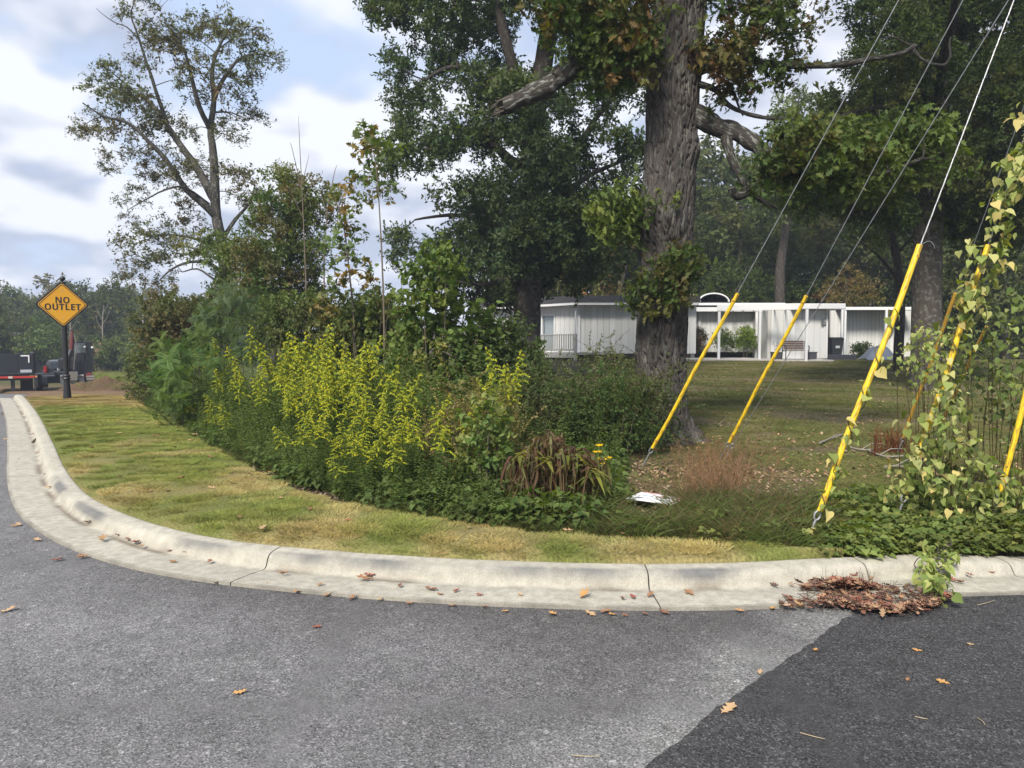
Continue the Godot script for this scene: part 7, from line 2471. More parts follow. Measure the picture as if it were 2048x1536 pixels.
# ---------------------------------------------------------------- trailer, hatchback, excavator
func build_machines() -> void:
	rng.seed = 61
	var black := plain("machine_black", 0.018, 0.020, 0.024, 0.5)
	var navy := plain("trailer_blue_black", 0.012, 0.015, 0.020, 0.5)
	var rub := plain("rubber", 0.015, 0.015, 0.015, 0.85)
	var red := plain("trailer_red", 0.42, 0.030, 0.022, 0.4)
	var white := plain("decal_white", 0.7, 0.7, 0.7, 0.5)
	# dump trailer, seen from behind
	var D := 33.0
	var l := at(-28, 779, D)
	var r := at(61, 779, D)
	var gy := road_h(r.x, -D)
	var y0 := at(30, 748, D).y
	var y1 := at(30, 709, D).y
	var o := thing("dump_trailer", "dark steel dump trailer with a red rear bar, parked on the road", "trailer", Vector3((l.x + r.x) * 0.5, gy, -D))
	var bx := Node3D.new()
	bx.name = "dump_box"
	o.add_child(bx, true)
	for q in [["side_panel", Vector3(l.x, y0, -D - 4.2), Vector3(l.x + 0.06, y1, -D)], ["side_panel", Vector3(r.x - 0.06, y0, -D - 4.2), Vector3(r.x, y1, -D)], ["front_panel", Vector3(l.x, y0, -D - 4.26), Vector3(r.x, y1, -D - 4.2)], ["floor", Vector3(l.x, y0 - 0.06, -D - 4.2), Vector3(r.x, y0, -D)]]:
		box_part(q[0], bx, q[1], q[2], navy)
	var mx := at(32, 700, D).x
	box_part("tailgate", bx, Vector3(l.x + 0.02, y0 + 0.02, -D + 0.005), Vector3(mx - 0.012, y1 - 0.02, -D + 0.05), navy, 0.01)
	box_part("tailgate", bx, Vector3(mx + 0.012, y0 + 0.02, -D + 0.005), Vector3(r.x - 0.02, y1 - 0.02, -D + 0.05), navy, 0.01)
	box_part("top_rail", bx, Vector3(l.x - 0.03, y1, -D - 4.28), Vector3(l.x + 0.09, y1 + 0.08, -D + 0.06), black)
	box_part("top_rail", bx, Vector3(r.x - 0.09, y1, -D - 4.28), Vector3(r.x + 0.03, y1 + 0.08, -D + 0.06), black)
	for k in 7: box_part("side_rib", bx, Vector3(r.x, y0, -D - 0.15 - k * 0.66), Vector3(r.x + 0.06, y1, -D - 0.08 - k * 0.66), navy)
	# white latch handle and plate
	var hp := at(49, 711, D)
	box_part("latch", o, Vector3(hp.x - 0.28, hp.y - 0.05, -D + 0.052), Vector3(hp.x + 0.05, hp.y + 0.01, -D + 0.085), white)
	box_part("latch", o, Vector3(hp.x + 0.0, hp.y - 0.34, -D + 0.053), Vector3(hp.x + 0.05, hp.y - 0.05, -D + 0.083), white)
	var dc := at(46, 743, D)
	box_part("maker_plate", o, Vector3(dc.x - 0.22, dc.y - 0.06, -D + 0.052), Vector3(dc.x + 0.22, dc.y + 0.07, -D + 0.06), plain("plate_grey", 0.36, 0.40, 0.44, 0.5))
	var ry := at(30, 755, D).y
	box_part("chassis", o, Vector3(l.x + 0.2, ry - 0.14, -D - 5.0), Vector3(r.x - 0.2, y0 - 0.07, -D - 0.02), black)
	box_part("rear_bar", o, Vector3(l.x - 0.05, ry - 0.04, -D + 0.0), Vector3(r.x + 0.0, ry + 0.05, -D + 0.10), red)
	for s in [l.x + 0.1, r.x - 0.55]: box_part("mudflap", o, Vector3(s, gy + 0.12, -D - 0.7), Vector3(s + 0.5, ry - 0.08, -D - 0.67), rub)
	var pl := at(20, 755, D)
	box_part("reflector", o, Vector3(pl.x - 0.08, pl.y - 0.05, -D + 0.101), Vector3(pl.x + 0.08, pl.y + 0.05, -D + 0.115), plain("reflector", 0.55, 0.48, 0.40, 0.4))
	box_part("lamp_post", o, Vector3(r.x - 0.02, ry - 0.5, -D - 0.1), Vector3(r.x + 0.12, ry + 0.12, -D + 0.06), black)
	box_part("tail_lamp", o, Vector3(r.x + 0.02, ry - 0.02, -D + 0.061), Vector3(r.x + 0.11, ry + 0.06, -D + 0.08), plain("lamp_orange", 0.6, 0.28, 0.12, 0.3))
	for z in [-1.3, -2.2]:
		for s in [l.x - 0.02, r.x + 0.20]:
			var mb := MB.new()
			mb.tube([Vector3(s - 0.12, gy + 0.38, -D + z), Vector3(s - 0.10, gy + 0.38, -D + z), Vector3(s + 0.10, gy + 0.38, -D + z), Vector3(s + 0.12, gy + 0.38, -D + z)], [0.33, 0.38, 0.38, 0.33], 22)
			var w := part("wheel", mb.mesh(), rub, o)
			mb = MB.new()
			mb.tube([Vector3(s - 0.125, gy + 0.38, -D + z), Vector3(s + 0.125, gy + 0.38, -D + z)], [0.18, 0.18], 14)
			part("rim", mb.mesh(), plain("rim", 0.22, 0.22, 0.22, 0.5, 0.4), w)
		box_part("mudguard", o, Vector3(r.x + 0.02, gy + 0.80, -D + z - 0.45), Vector3(r.x + 0.36, gy + 0.84, -D + z + 0.45), black)
	for s in [l.x + 0.5, (l.x + r.x) * 0.5 + 0.1]: box_part("support_leg", o, Vector3(s, gy, -D - 0.3), Vector3(s + 0.16, ry - 0.1, -D - 0.14), black)
	o.rotation.y = 0.60
	hatchback()
	excavator()
	# heap of turned clay beside the digger, and the far brick house
	var mb2 := MB.new()
	var hc := at(212, 770, 35.0)
	var n := 40
	for j in n + 1:
		for i in n + 1:
			var fx := i / float(n) * 2 - 1
			var fz := j / float(n) * 2 - 1
			var x := hc.x + fx * 2.3
			var z := hc.z + fz * 1.4
			var e := maxf(0.0, 1.0 - fx * fx) * maxf(0.0, 1.0 - fz * fz)
			var y := ground_h(x, z) - 0.05 + e * 0.48 * (1.0 + 0.85 * fine.get_noise_2d(x * 5.0, z * 5.0) + 0.45 * fine.get_noise_2d(x * 14.0, z * 14.0))
			mb2.vert(Vector3(x, y, z), Vector3.UP, Color(0.20, 0.125, 0.072).lerp(Color(0.13, 0.085, 0.05), 0.5 + 0.5 * fine.get_noise_2d(x * 9.0, z * 9.0)))
	for j in n:
		for i in n:
			var k := j * (n + 1) + i
			mb2.tri(k, k + 1, k + n + 2); mb2.tri(k, k + n + 2, k + n + 1)
	smooth_normals(mb2)
	tag(part("dirt_heap", mb2.mesh(), mats.soil), "low heap of turned brown clay beside the excavator", "dirt heap")
	far_house()

func far_house() -> void:
	var D := 64.0
	var a := at(-60, 700, D)
	var b := at(32, 700, D)
	var y1 := at(10, 672, D).y
	var g := ground_h(b.x, b.z)
	var o := thing("brick_house", "low brown brick house half hidden behind the dump trailer", "house", Vector3((a.x + b.x) * 0.5, g, -D))
	box_part("wall", o, Vector3(a.x, g, -D - 5), Vector3(b.x, y1, -D), plain("far_brick", 0.16, 0.095, 0.075, 0.9), 0.02)
	var rm := plain("far_roof", 0.085, 0.07, 0.06, 0.9)
	var mb := MB.new()
	mb.face(Vector3(a.x - 0.4, y1 - 0.05, -D + 0.5), Vector3(b.x + 0.4, y1 - 0.05, -D + 0.5), Vector3(b.x + 0.4, y1 + 0.35, -D - 2.5), Vector3(a.x - 0.4, y1 + 0.35, -D - 2.5), Vector3(0, 1, 0.4))
	mb.face(Vector3(a.x - 0.4, y1 - 0.05, -D - 5.5), Vector3(b.x + 0.4, y1 - 0.05, -D - 5.5), Vector3(b.x + 0.4, y1 + 0.35, -D - 2.5), Vector3(a.x - 0.4, y1 + 0.35, -D - 2.5), Vector3(0, 1, -0.4))
	part("roof", mb.mesh(), rm, o)
	for u in [4, 14]:
		var p := at(u, 685, D)
		box_part("window", o, Vector3(p.x - 0.2, p.y - 0.5, -D + 0.005), Vector3(p.x + 0.2, p.y + 0.4, -D + 0.03), mats.car_glass if mats.has("car_glass") else plain("car_glass", 0.02, 0.024, 0.028, 0.06))
	var c := at(198, 700, 60.0)
	var q := box_part("brick_pier", null, Vector3(c.x - 0.6, ground_h(c.x, c.z), -60.6), Vector3(c.x + 0.6, at(198, 686, 60).y, -60.0), mats.far_brick, 0.03)
	tag(q, "small brick pier in the greenery behind the excavator", "pier")

func hatchback() -> void:
	var D := 43.0
	var c := at(108, 752, D)
	var gy := ground_h(c.x, c.z)
	var s := D / FL
	var w := 1.78
	var x0 := at(91, 740, D).x
	var top := at(100, 720, D).y
	var h := top - gy
	var o := thing("parked_car", "dark grey hatchback with a tall red tail lamp, behind the excavator", "car", Vector3(x0 + w / 2, gy, -D))
	# cross-sections from the back to the front: [z, half width low, half width high, roof height, sill]
	var body := MB.new()
	var secs := [[0.0, 0.80, 0.62, 0.62, 0.40], [0.05, 0.86, 0.72, 0.95, 0.32], [0.18, 0.89, 0.70, 0.97, 0.26], [1.0, 0.89, 0.70, 0.98, 0.24], [2.4, 0.89, 0.72, 0.95, 0.24], [3.3, 0.87, 0.72, 0.90, 0.26], [4.1, 0.78, 0.62, 0.72, 0.34]]
	sections(body, secs, x0 + w / 2, gy, -D, h)
	part("body", body.mesh(), plain("car_paint", 0.030, 0.034, 0.040, 0.22, 0.3), o)
	var cab := MB.new()
	sections(cab, [[0.12, 0.70, 0.64, 0.80, 0.96], [0.35, 0.70, 0.60, 1.55, 0.96], [0.6, 0.72, 0.58, 1.62, 0.96], [1.8, 0.72, 0.58, 1.62, 0.96], [2.7, 0.70, 0.64, 1.0, 0.94]], x0 + w / 2, gy, -D, h)
	part("cabin", cab.mesh(), plain("car_roof", 0.055, 0.060, 0.068, 0.2, 0.2), o)
	var mb := MB.new()
	var cx := x0 + w / 2
	mb.face(Vector3(cx - 0.56, gy + h * 0.63, -D + 0.02), Vector3(cx + 0.56, gy + h * 0.63, -D + 0.02), Vector3(cx + 0.50, gy + h * 0.90, -D - 0.22), Vector3(cx - 0.50, gy + h * 0.90, -D - 0.22), Vector3(0, 0.4, 1))
	part("rear_window", mb.mesh(), plain("car_glass", 0.02, 0.024, 0.028, 0.06), o)
	for sd in [-1.0, 1.0]:
		mb = MB.new()
		mb.box(Vector3(cx + sd * 0.74 - 0.10, gy + h * 0.44, -D - 0.12), Vector3(cx + sd * 0.74 + 0.08, gy + h * 0.74, -D + 0.07), Transform3D.IDENTITY, Color.WHITE, 0.04)
		part("tail_lamp", mb.mesh(), plain("tail_red", 0.24, 0.010, 0.014, 0.2), o)
		for z in [-0.75, -3.3]:
			mb = MB.new()
			mb.tube([Vector3(cx + sd * 0.86 - 0.1, gy + 0.33, -D + z), Vector3(cx + sd * 0.86 + 0.1, gy + 0.33, -D + z)], [0.33, 0.33], 20)
			part("wheel", mb.mesh(), mats.rubber, o)
	box_part("bumper", o, Vector3(cx - 0.84, gy + 0.36, -D - 0.05), Vector3(cx + 0.84, gy + 0.60, -D + 0.10), mats.machine_black, 0.04)
	o.rotation.y = 0.56
	box_part("number_plate", o, Vector3(cx - 0.16, gy + 0.74, -D + 0.03), Vector3(cx + 0.16, gy + 0.88, -D + 0.075), mats.plate_grey, 0.005)

func sections(mb: MB, secs: Array, cx: float, gy: float, z0: float, h: float) -> void:
	var prev := -1
	var k := h / 1.62
	for s in secs:
		var start := mb.v.size()
		var hw: float = s[1]
		var hh: float = s[2]
		var top: float = s[3] * k
		var sill: float = s[4] * k
		for p in [Vector2(-hw * 0.92, sill), Vector2(-hw, lerpf(sill, top, 0.35)), Vector2(-hw * 0.98, lerpf(sill, top, 0.7)), Vector2(-hh, lerpf(sill, top, 0.96)), Vector2(-hh * 0.6, top), Vector2(hh * 0.6, top), Vector2(hh, lerpf(sill, top, 0.96)), Vector2(hw * 0.98, lerpf(sill, top, 0.7)), Vector2(hw, lerpf(sill, top, 0.35)), Vector2(hw * 0.92, sill)]:
			mb.vert(Vector3(cx + p.x, gy + p.y, z0 - s[0]), Vector3(p.x, p.y - lerpf(sill, top, 0.4), 0).normalized())
		if prev >= 0:
			for i in 10:
				var j := (i + 1) % 10
				mb.tri(prev + i, prev + j, start + j); mb.tri(prev + i, start + j, start + i)
		prev = start
	for e in [0, secs.size() - 1]:
		var c := mb.vert(Vector3(cx, gy + lerpf(secs[e][4], secs[e][3], 0.5) * k, z0 - secs[e][0]), Vector3(0, 0, 1 if e == 0 else -1))
		var r0 := mb.v.size()
		for i in 10: mb.vert(mb.v[e * 10 + i], Vector3(0, 0, 1 if e == 0 else -1))
		for i in 10: mb.tri(c, r0 + i, r0 + (i + 1) % 10)

func excavator() -> void:
	var D := 36.0
	var black := mats.machine_black as Material
	var steel := plain("track_steel", 0.17, 0.155, 0.14, 0.7, 0.2)
	var blade := plain("blade_grey", 0.33, 0.32, 0.31, 0.6, 0.1)
	var gl := at(87, 774, D)
	var gr := at(182, 774, D)
	var gy := gl.y
	var cx := (gl.x + gr.x) * 0.5
	var o := thing("excavator", "black compact excavator with glazed cab and grey blade on bare clay", "excavator", Vector3(cx, gy, -D))
	# tracks: shoes round two sprockets
	for s in [gl.x, gr.x - 0.36]:
		var tk := Node3D.new()
		tk.name = "track"
		o.add_child(tk, true)
		var n := 44
		for i in n:
			var t := i / float(n) * (2.0 * 1.9 + TAU * 0.25)
			var z := 0.0
			var y := 0.0
			var ang := 0.0
			if t < 1.9:
				z = t; y = 0.0
			elif t < 1.9 + PI * 0.25:
				ang = (t - 1.9) / 0.25
				z = 1.9 + sin(ang) * 0.25; y = 0.25 - cos(ang) * 0.25
			elif t < 3.8 + PI * 0.25:
				z = 1.9 - (t - 1.9 - PI * 0.25); y = 0.5; ang = PI
			else:
				ang = PI + (t - 3.8 - PI * 0.25) / 0.25
				z = sin(ang) * 0.25; y = 0.25 - cos(ang) * 0.25
			var mb := MB.new()
			mb.box(Vector3(0, -0.03, -0.045), Vector3(0.36, 0.025, 0.045), Transform3D(Basis(Vector3.RIGHT, ang), Vector3(s, gy + 0.03 + y, -D - 0.1 - z)), Color.WHITE, 0.006)
			part("track_shoe", mb.mesh(), steel, tk)
		for k in 5:
			var mb := MB.new()
			mb.tube([Vector3(s + 0.06, gy + 0.27, -D - 0.1 - k * 0.475), Vector3(s + 0.30, gy + 0.27, -D - 0.1 - k * 0.475)], [0.19, 0.19], 14)
			part("roller", mb.mesh(), steel, tk)
	box_part("undercarriage", o, Vector3(gl.x + 0.3, gy + 0.2, -D - 1.9), Vector3(gr.x - 0.3, gy + 0.55, -D - 0.3), black, 0.03)
	# dozer blade toward the camera
	var b0 := at(110, 769, D - 0.5)
	var b1 := at(151, 752, D - 0.5)
	var mb2 := MB.new()
	for i in 8:
		var t0 := i / 8.0
		var t1 := (i + 1) / 8.0
		var p0 := Vector3(b0.x, lerpf(b0.y, b1.y, t0), -D + 0.5 - 0.12 * sin(t0 * PI))
		var p1 := Vector3(b0.x, lerpf(b0.y, b1.y, t1), -D + 0.5 - 0.12 * sin(t1 * PI))
		var q0 := p0 + Vector3(b1.x - b0.x, 0, 0)
		var q1 := p1 + Vector3(b1.x - b0.x, 0, 0)
		mb2.face(p0, q0, q1, p1, Vector3(0, 0.2, 1))
		mb2.face(p0 - Vector3(0, 0, 0.06), q0 - Vector3(0, 0, 0.06), q1 - Vector3(0, 0, 0.06), p1 - Vector3(0, 0, 0.06), Vector3(0, 0, -1))
	mb2.box(Vector3(b0.x, b1.y - 0.04, -D + 0.42), Vector3(b1.x, b1.y + 0.05, -D + 0.54), Transform3D.IDENTITY, Color.WHITE, 0.02)
	part("blade", mb2.mesh(), blade, o)
	for sx in [b0.x + 0.2, b1.x - 0.3]: box_part("blade_arm", o, Vector3(sx, gy + 0.25, -D - 0.6), Vector3(sx + 0.1, gy + 0.37, -D + 0.42), black)
	# slewing deck and engine
	var h0 := at(140, 752, D).y
	box_part("deck", o, Vector3(at(112, 720, D).x, h0, -D - 1.9), Vector3(at(176, 720, D).x, h0 + 0.22, -D - 0.1), black, 0.05)
	box_part("engine_cover", o, Vector3(at(118, 720, D).x, h0 + 0.22, -D - 2.1), Vector3(at(172, 720, D).x, h0 + 0.85, -D - 1.2), black, 0.08)
	box_part("counterweight", o, Vector3(at(165, 720, D).x, at(165, 757, D).y, -D - 1.0), Vector3(at(176, 720, D).x, at(165, 747, D).y, -D - 0.05), plain("digger_red", 0.25, 0.03, 0.03, 0.5), 0.03)
	# cab: pillars, roof, glass, door
	var c0 := at(143, 720, D).x
	var c1 := at(179, 720, D).x
	var cy := at(150, 686, D).y
	var cb := h0 + 0.2
	var cab := Node3D.new()
	cab.name = "cab"
	o.add_child(cab, true)
	var zf := -D - 0.1
	var zb := -D - 1.25
	for q in [[c0, zf], [c1 - 0.07, zf], [c0, zb], [c1 - 0.07, zb], [c0 + 0.58, zf]]: box_part("pillar", cab, Vector3(q[0], cb, q[1] - 0.07), Vector3(q[0] + 0.07, cy, q[1]), black, 0.012)
	box_part("roof", cab, Vector3(c0 - 0.02, cy, zb - 0.12), Vector3(c1 + 0.02, cy + 0.07, zf + 0.03), black, 0.03)
	box_part("cab_floor", cab, Vector3(c0, cb - 0.02, zb), Vector3(c1, cb + 0.04, zf), black)
	box_part("lower_panel", cab, Vector3(c0, cb + 0.04, zf - 0.03), Vector3(c0 + 0.6, cb + 0.52, zf - 0.005), black)
	box_part("door", cab, Vector3(c0 + 0.66, cb + 0.04, zf - 0.03), Vector3(c1 - 0.07, cy - 0.02, zf - 0.004), plain("cab_green_black", 0.014, 0.022, 0.022, 0.25), 0.01)
	for q in [["windscreen", Vector3(c0 + 0.07, cb + 0.95, zf - 0.04), Vector3(c0 + 0.58, cy, zf - 0.03)], ["rear_window", Vector3(c0 + 0.07, cb + 0.7, zb - 0.04), Vector3(c1 - 0.07, cy, zb - 0.03)], ["side_window", Vector3(c1 - 0.03, cb + 0.6, zb), Vector3(c1 - 0.02, cy, zf - 0.07)]]: box_part(q[0], cab, q[1], q[2], mats.glass, 0.0)
	box_part("seat", cab, Vector3(c0 + 0.15, cb + 0.3, zb + 0.15), Vector3(c0 + 0.6, cb + 0.95, zb + 0.35), black, 0.05)
	for k in 3:
		mb2 = MB.new()
		mb2.tube([Vector3(c0 + 0.15 + k * 0.18, cb + 0.3, zf - 0.3), Vector3(c0 + 0.18 + k * 0.18, cb + 0.75, zf - 0.25)], [0.018, 0.012], 6)
		part("lever", mb2.mesh(), black, cab)
	for q in [[c0 + 0.55, 694], [c1 - 0.02, 695]]:
		mb2 = MB.new()
		var p := at(150, q[1], D)
		mb2.lathe(Vector3(q[0], p.y, zf + 0.05), [[0.001, -0.06], [0.055, -0.04], [0.06, 0.03], [0.001, 0.05]], 10)
		part("work_lamp", mb2.mesh(), plain("lamp_white", 0.7, 0.7, 0.68, 0.3), cab)
	# boom folded upright beside the cab, with hose
	var m0 := at(131, 752, D - 0.2)
	var m1 := at(136, 700, D - 0.2)
	var m2 := at(138, 662, D - 0.2)
	mb2 = MB.new()
	mb2.tube(smooth3([m0, m0.lerp(m1, 0.5) + Vector3(-0.12, 0, 0.1), m1], 4), [0.16, 0.16, 0.15, 0.15, 0.15, 0.14, 0.14, 0.13, 0.12], 4)
	part("boom", mb2.mesh(), black, o)
	mb2 = MB.new()
	mb2.tube([m1 - Vector3(0, 0.1, 0), m1.lerp(m2, 0.5), m2], [0.10, 0.11, 0.06], 4)
	part("boom_tip", mb2.mesh(), plain("boom_red", 0.11, 0.022, 0.020, 0.5), o)
	mb2 = MB.new()
	mb2.tube(smooth3([m2, m1 + Vector3(0.22, 0.3, 0.1), m1 + Vector3(0.12, -0.5, 0.15), m0 + Vector3(0.25, 0.3, 0.15)], 4), [0.02, 0.02, 0.02, 0.02, 0.02, 0.02, 0.02, 0.02, 0.02, 0.02, 0.02, 0.02, 0.02], 6)
	part("hose", mb2.mesh(), mats.track_steel, o)
	# bucket hanging low in front
	var k0 := at(128, 757, D - 0.6)
	mb2 = MB.new()
	frustum(mb2, Vector3(k0.x, k0.y - 0.1, k0.z), Vector2(0.2, 0.12), Vector2(0.24, 0.22), 0.42)
	part("bucket", mb2.mesh(), steel, o)
	o.rotation.y = 0.55

# ---------------------------------------------------------------- small things on the ground
func leaf_mesh(seed_: int, curl: float) -> ArrayMesh:
	# one dry oak leaf, 1 long, lying flat and curling
	rng.seed = seed_
	var mb := MB.new()
	var pm := -1; var pl := -1; var pr := -1
	for q in OAK:
		var t: float = q[0]
		var w: float = q[1] * rf(0.5, 0.75)
		var y := curl * (t - 0.4) * (t - 0.4) * 1.2 + rf(0, 0.03)
		var mid := Vector3(rf(-0.02, 0.02), y, t - 0.5)
		if w < 0.001:
			var v := mb.vert(mid, Vector3.UP)
			if pl >= 0:
				mb.tri(pl, v, pm); mb.tri(pr, pm, v)
			pm = v; pl = -1; pr = -1
		else:
			var m := mb.vert(mid, Vector3.UP)
			var l := mb.vert(mid + Vector3(-w, curl * w * 1.1 + rf(-0.03, 0.05), rf(-0.03, 0.03)), Vector3(0.3, 1, 0).normalized())
			var r := mb.vert(mid + Vector3(w, curl * w * 0.7 + rf(-0.03, 0.05), rf(-0.03, 0.03)), Vector3(-0.3, 1, 0).normalized())
			if pl >= 0:
				mb.tri(pl, l, m); mb.tri(pl, m, pm); mb.tri(pr, m, r); mb.tri(pr, pm, m)
			elif pm >= 0:
				mb.tri(pm, l, m); mb.tri(pm, m, r)
			pm = m; pl = l; pr = r
	return mb.mesh()

const TONES := ["light brown", "russet brown", "pale tan", "dark brown", "orange", "deep red"]
func build_litter() -> void:
	var lm := []
	for k in 6: lm.append(leaf_mesh(501 + k, 0.10 + 0.12 * k))
	rng.seed = 910
	var pal := [Color(0.36, 0.21, 0.10), Color(0.28, 0.14, 0.065), Color(0.42, 0.28, 0.15), Color(0.20, 0.095, 0.05), Color(0.46, 0.25, 0.08), Color(0.24, 0.07, 0.04)]
	var lmat := []
	for c in pal:
		var m := StandardMaterial3D.new()
		m.albedo_color = (c as Color).linear_to_srgb()
		m.roughness = 0.75
		m.cull_mode = BaseMaterial3D.CULL_DISABLED
		lmat.append(m)
	var road := [[37, 1050, 0.09, 2], [28, 1053, 0.06, 0], [75, 1080, 0.1, 2], [115, 1120, 0.1, 5], [17, 1220, 0.1, 2], [480, 1385, 0.07, 4], [632, 1253, 0.07, 5], [1456, 1419, 0.11, 2], [1631, 1300, 0.055, 4], [1833, 1300, 0.06, 4], [1884, 1363, 0.075, 4], [1940, 1288, 0.045, 2], [1815, 1360, 0.04, 1], [1520, 1345, 0.05, 2], [596, 1183, 0.1, 0], [540, 1172, 0.1, 1], [655, 1190, 0.09, 0], [705, 1197, 0.07, 1], [905, 1212, 0.07, 0], [1105, 1228, 0.08, 4], [1180, 1226, 0.1, 2], [1212, 1224, 0.09, 1], [1225, 1229, 0.06, 4], [165, 1115, 0.09, 1], [1290, 1228, 0.06, 3], [1330, 1226, 0.08, 3], [1480, 1222, 0.07, 0], [1545, 1216, 0.08, 4], [1600, 1213, 0.07, 2], [22, 850, 0.1, 3], [10, 880, 0.1, 2], [30, 920, 0.12, 1], [5, 828, 0.1, 5], [970, 1215, 0.05, 1], [820, 1206, 0.06, 1], [760, 1200, 0.05, 2], [430, 1165, 0.08, 3], [350, 1148, 0.08, 1], [290, 1132, 0.08, 3], [1250, 1232, 0.05, 3], [1010, 1222, 0.05, 4]]
	for q in road: ground_leaf(aty(q[0], q[1], 0.01), q[2], lm, lmat[q[3]], TONES[q[3]] + " dry oak leaf lying on " + ("the blacker side road" if q[0] > 1600 and q[1] > 1240 else "the grey asphalt"), TONES[q[3]] + (" leaves on the side road" if q[0] > 1600 and q[1] > 1240 else " leaves on the grey road"))
	var gut := [[370, 1103, 0.12, 4], [340, 1100, 0.09, 1], [345, 1122, 0.09, 1], [730, 1158, 0.13, 1], [740, 1150, 0.1, 5], [862, 1178, 0.11, 3], [912, 1182, 0.07, 5], [1168, 1192, 0.12, 4], [1378, 1184, 0.1, 1], [565, 1148, 0.09, 0], [420, 1122, 0.08, 3], [270, 1085, 0.12, 5], [255, 1078, 0.08, 3], [205, 1080, 0.13, 0], [175, 1045, 0.1, 1], [98, 975, 0.12, 4], [92, 948, 0.12, 3], [80, 905, 0.12, 4], [70, 870, 0.12, 5], [62, 843, 0.12, 1], [58, 825, 0.12, 3], [52, 808, 0.12, 4], [1040, 1188, 0.06, 2], [1265, 1195, 0.08, 5], [1300, 1190, 0.09, 1], [1245, 1198, 0.07, 3], [880, 1188, 0.06, 1], [800, 1172, 0.07, 3], [960, 1190, 0.06, 5], [640, 1170, 0.07, 0], [235, 1070, 0.06, 3], [285, 1092, 0.06, 1], [1920, 1165, 0.08, 1], [1905, 1160, 0.07, 5], [1940, 1150, 0.06, 3], [1985, 1145, 0.05, 0]]
	for q in gut: ground_leaf(aty(q[0], q[1], 0.03), q[2], lm, lmat[q[3]], TONES[q[3]] + " dry leaf lying in the concrete gutter", TONES[q[3]] + " leaves in the gutter")
	var sod := [[525, 1074, 0.12, 2], [560, 1080, 0.07, 3], [702, 1058, 0.10, 5], [745, 1056, 0.06, 2], [938, 1072, 0.08, 2], [1135, 1080, 0.12, 2], [312, 880, 0.16, 1], [392, 878, 0.14, 2], [380, 890, 0.12, 0], [240, 876, 0.13, 2], [237, 847, 0.12, 4], [195, 870, 0.1, 3], [262, 870, 0.1, 1], [425, 990, 0.1, 2], [362, 970, 0.12, 1], [335, 995, 0.1, 3], [560, 1012, 0.1, 2], [540, 955, 0.14, 4], [500, 960, 0.1, 0], [240, 965, 0.09, 3], [295, 995, 0.1, 1], [270, 860, 0.1, 3], [160, 815, 0.12, 3], [230, 820, 0.12, 3], [200, 835, 0.1, 2], [290, 830, 0.12, 3], [1245, 1084, 0.06, 0], [1400, 1108, 0.05, 2], [620, 1035, 0.07, 3], [820, 1060, 0.07, 0], [480, 1050, 0.06, 3], [185, 905, 0.09, 3], [165, 850, 0.1, 1], [350, 905, 0.1, 3], [300, 930, 0.09, 0], [420, 925, 0.09, 3]]
	for q in sod: ground_leaf(gat(q[0], q[1]) + Vector3(0, 0.065, 0), q[2], lm, lmat[q[3]], TONES[q[3]] + " dry leaf lying on the mown verge", TONES[q[3]] + " leaves on the verge")
	# leaves strewn over the lawn and under the weeds
	var tfs := []
	var cols := []
	for i in 3600:
		var d := 8.0 + 27.0 * pow(rng.randf(), 1.4)
		var u := rf(1180, 2060)
		var x := (u - 1024.0) / FL * d
		var s := rf(0.04, 0.095) * (1.0 if d < 18.0 else 1.25)
		tfs.append(Transform3D(Basis(Vector3.UP, rf(0, TAU)) * Basis(Vector3.RIGHT, rf(-0.5, 0.5)) * Basis.from_scale(Vector3.ONE * s), Vector3(x, ground_h(x, -d) + 0.012, -d)))
		cols.append(jit(pick([Color(0.30, 0.19, 0.10), Color(0.20, 0.115, 0.06), Color(0.38, 0.27, 0.16), Color(0.15, 0.08, 0.045), Color(0.26, 0.18, 0.08)]), 0.25))
	for i in 1500:
		var u := rf(1170, 1640)
		var d := edge_at(u).y + 3.4 * rng.randf()
		var x := (u - 1024.0) / FL * d
		var s := rf(0.03, 0.06)
		tfs.append(Transform3D(Basis(Vector3.UP, rf(0, TAU)) * Basis(Vector3.RIGHT, rf(-0.6, 0.6)) * Basis.from_scale(Vector3.ONE * s), Vector3(x, ground_h(x, -d) + 0.015, -d)))
		cols.append(jit(pick([Color(0.25, 0.17, 0.11), Color(0.31, 0.23, 0.16), Color(0.16, 0.105, 0.065)]), 0.25))
	for i in 700:
		var u := rf(430, 760)
		var e := edge_at(u)
		var d := e.y * rf(0.99, 1.08)
		var x := (u - 1024.0) / FL * d
		tfs.append(Transform3D(Basis(Vector3.UP, rf(0, TAU)) * Basis(Vector3.RIGHT, rf(-0.6, 0.6)) * Basis.from_scale(Vector3.ONE * rf(0.02, 0.06)), Vector3(x, ground_h(x, -d) + 0.015, -d)))
		cols.append(jit(pick([Color(0.22, 0.16, 0.11), Color(0.30, 0.24, 0.18), Color(0.14, 0.09, 0.06)]), 0.25))
	var lit := many("leaf_litter", lm[2], vmat("litter", 0.8), tfs, cols)
	tag(lit, "brown fallen leaves strewn over the shaded lawn", "leaves")
	# thin lawn grass
	var tuft := tuft_mesh(190, 0.30, 0.05, 2, 0.35)
	tfs = []
	cols = []
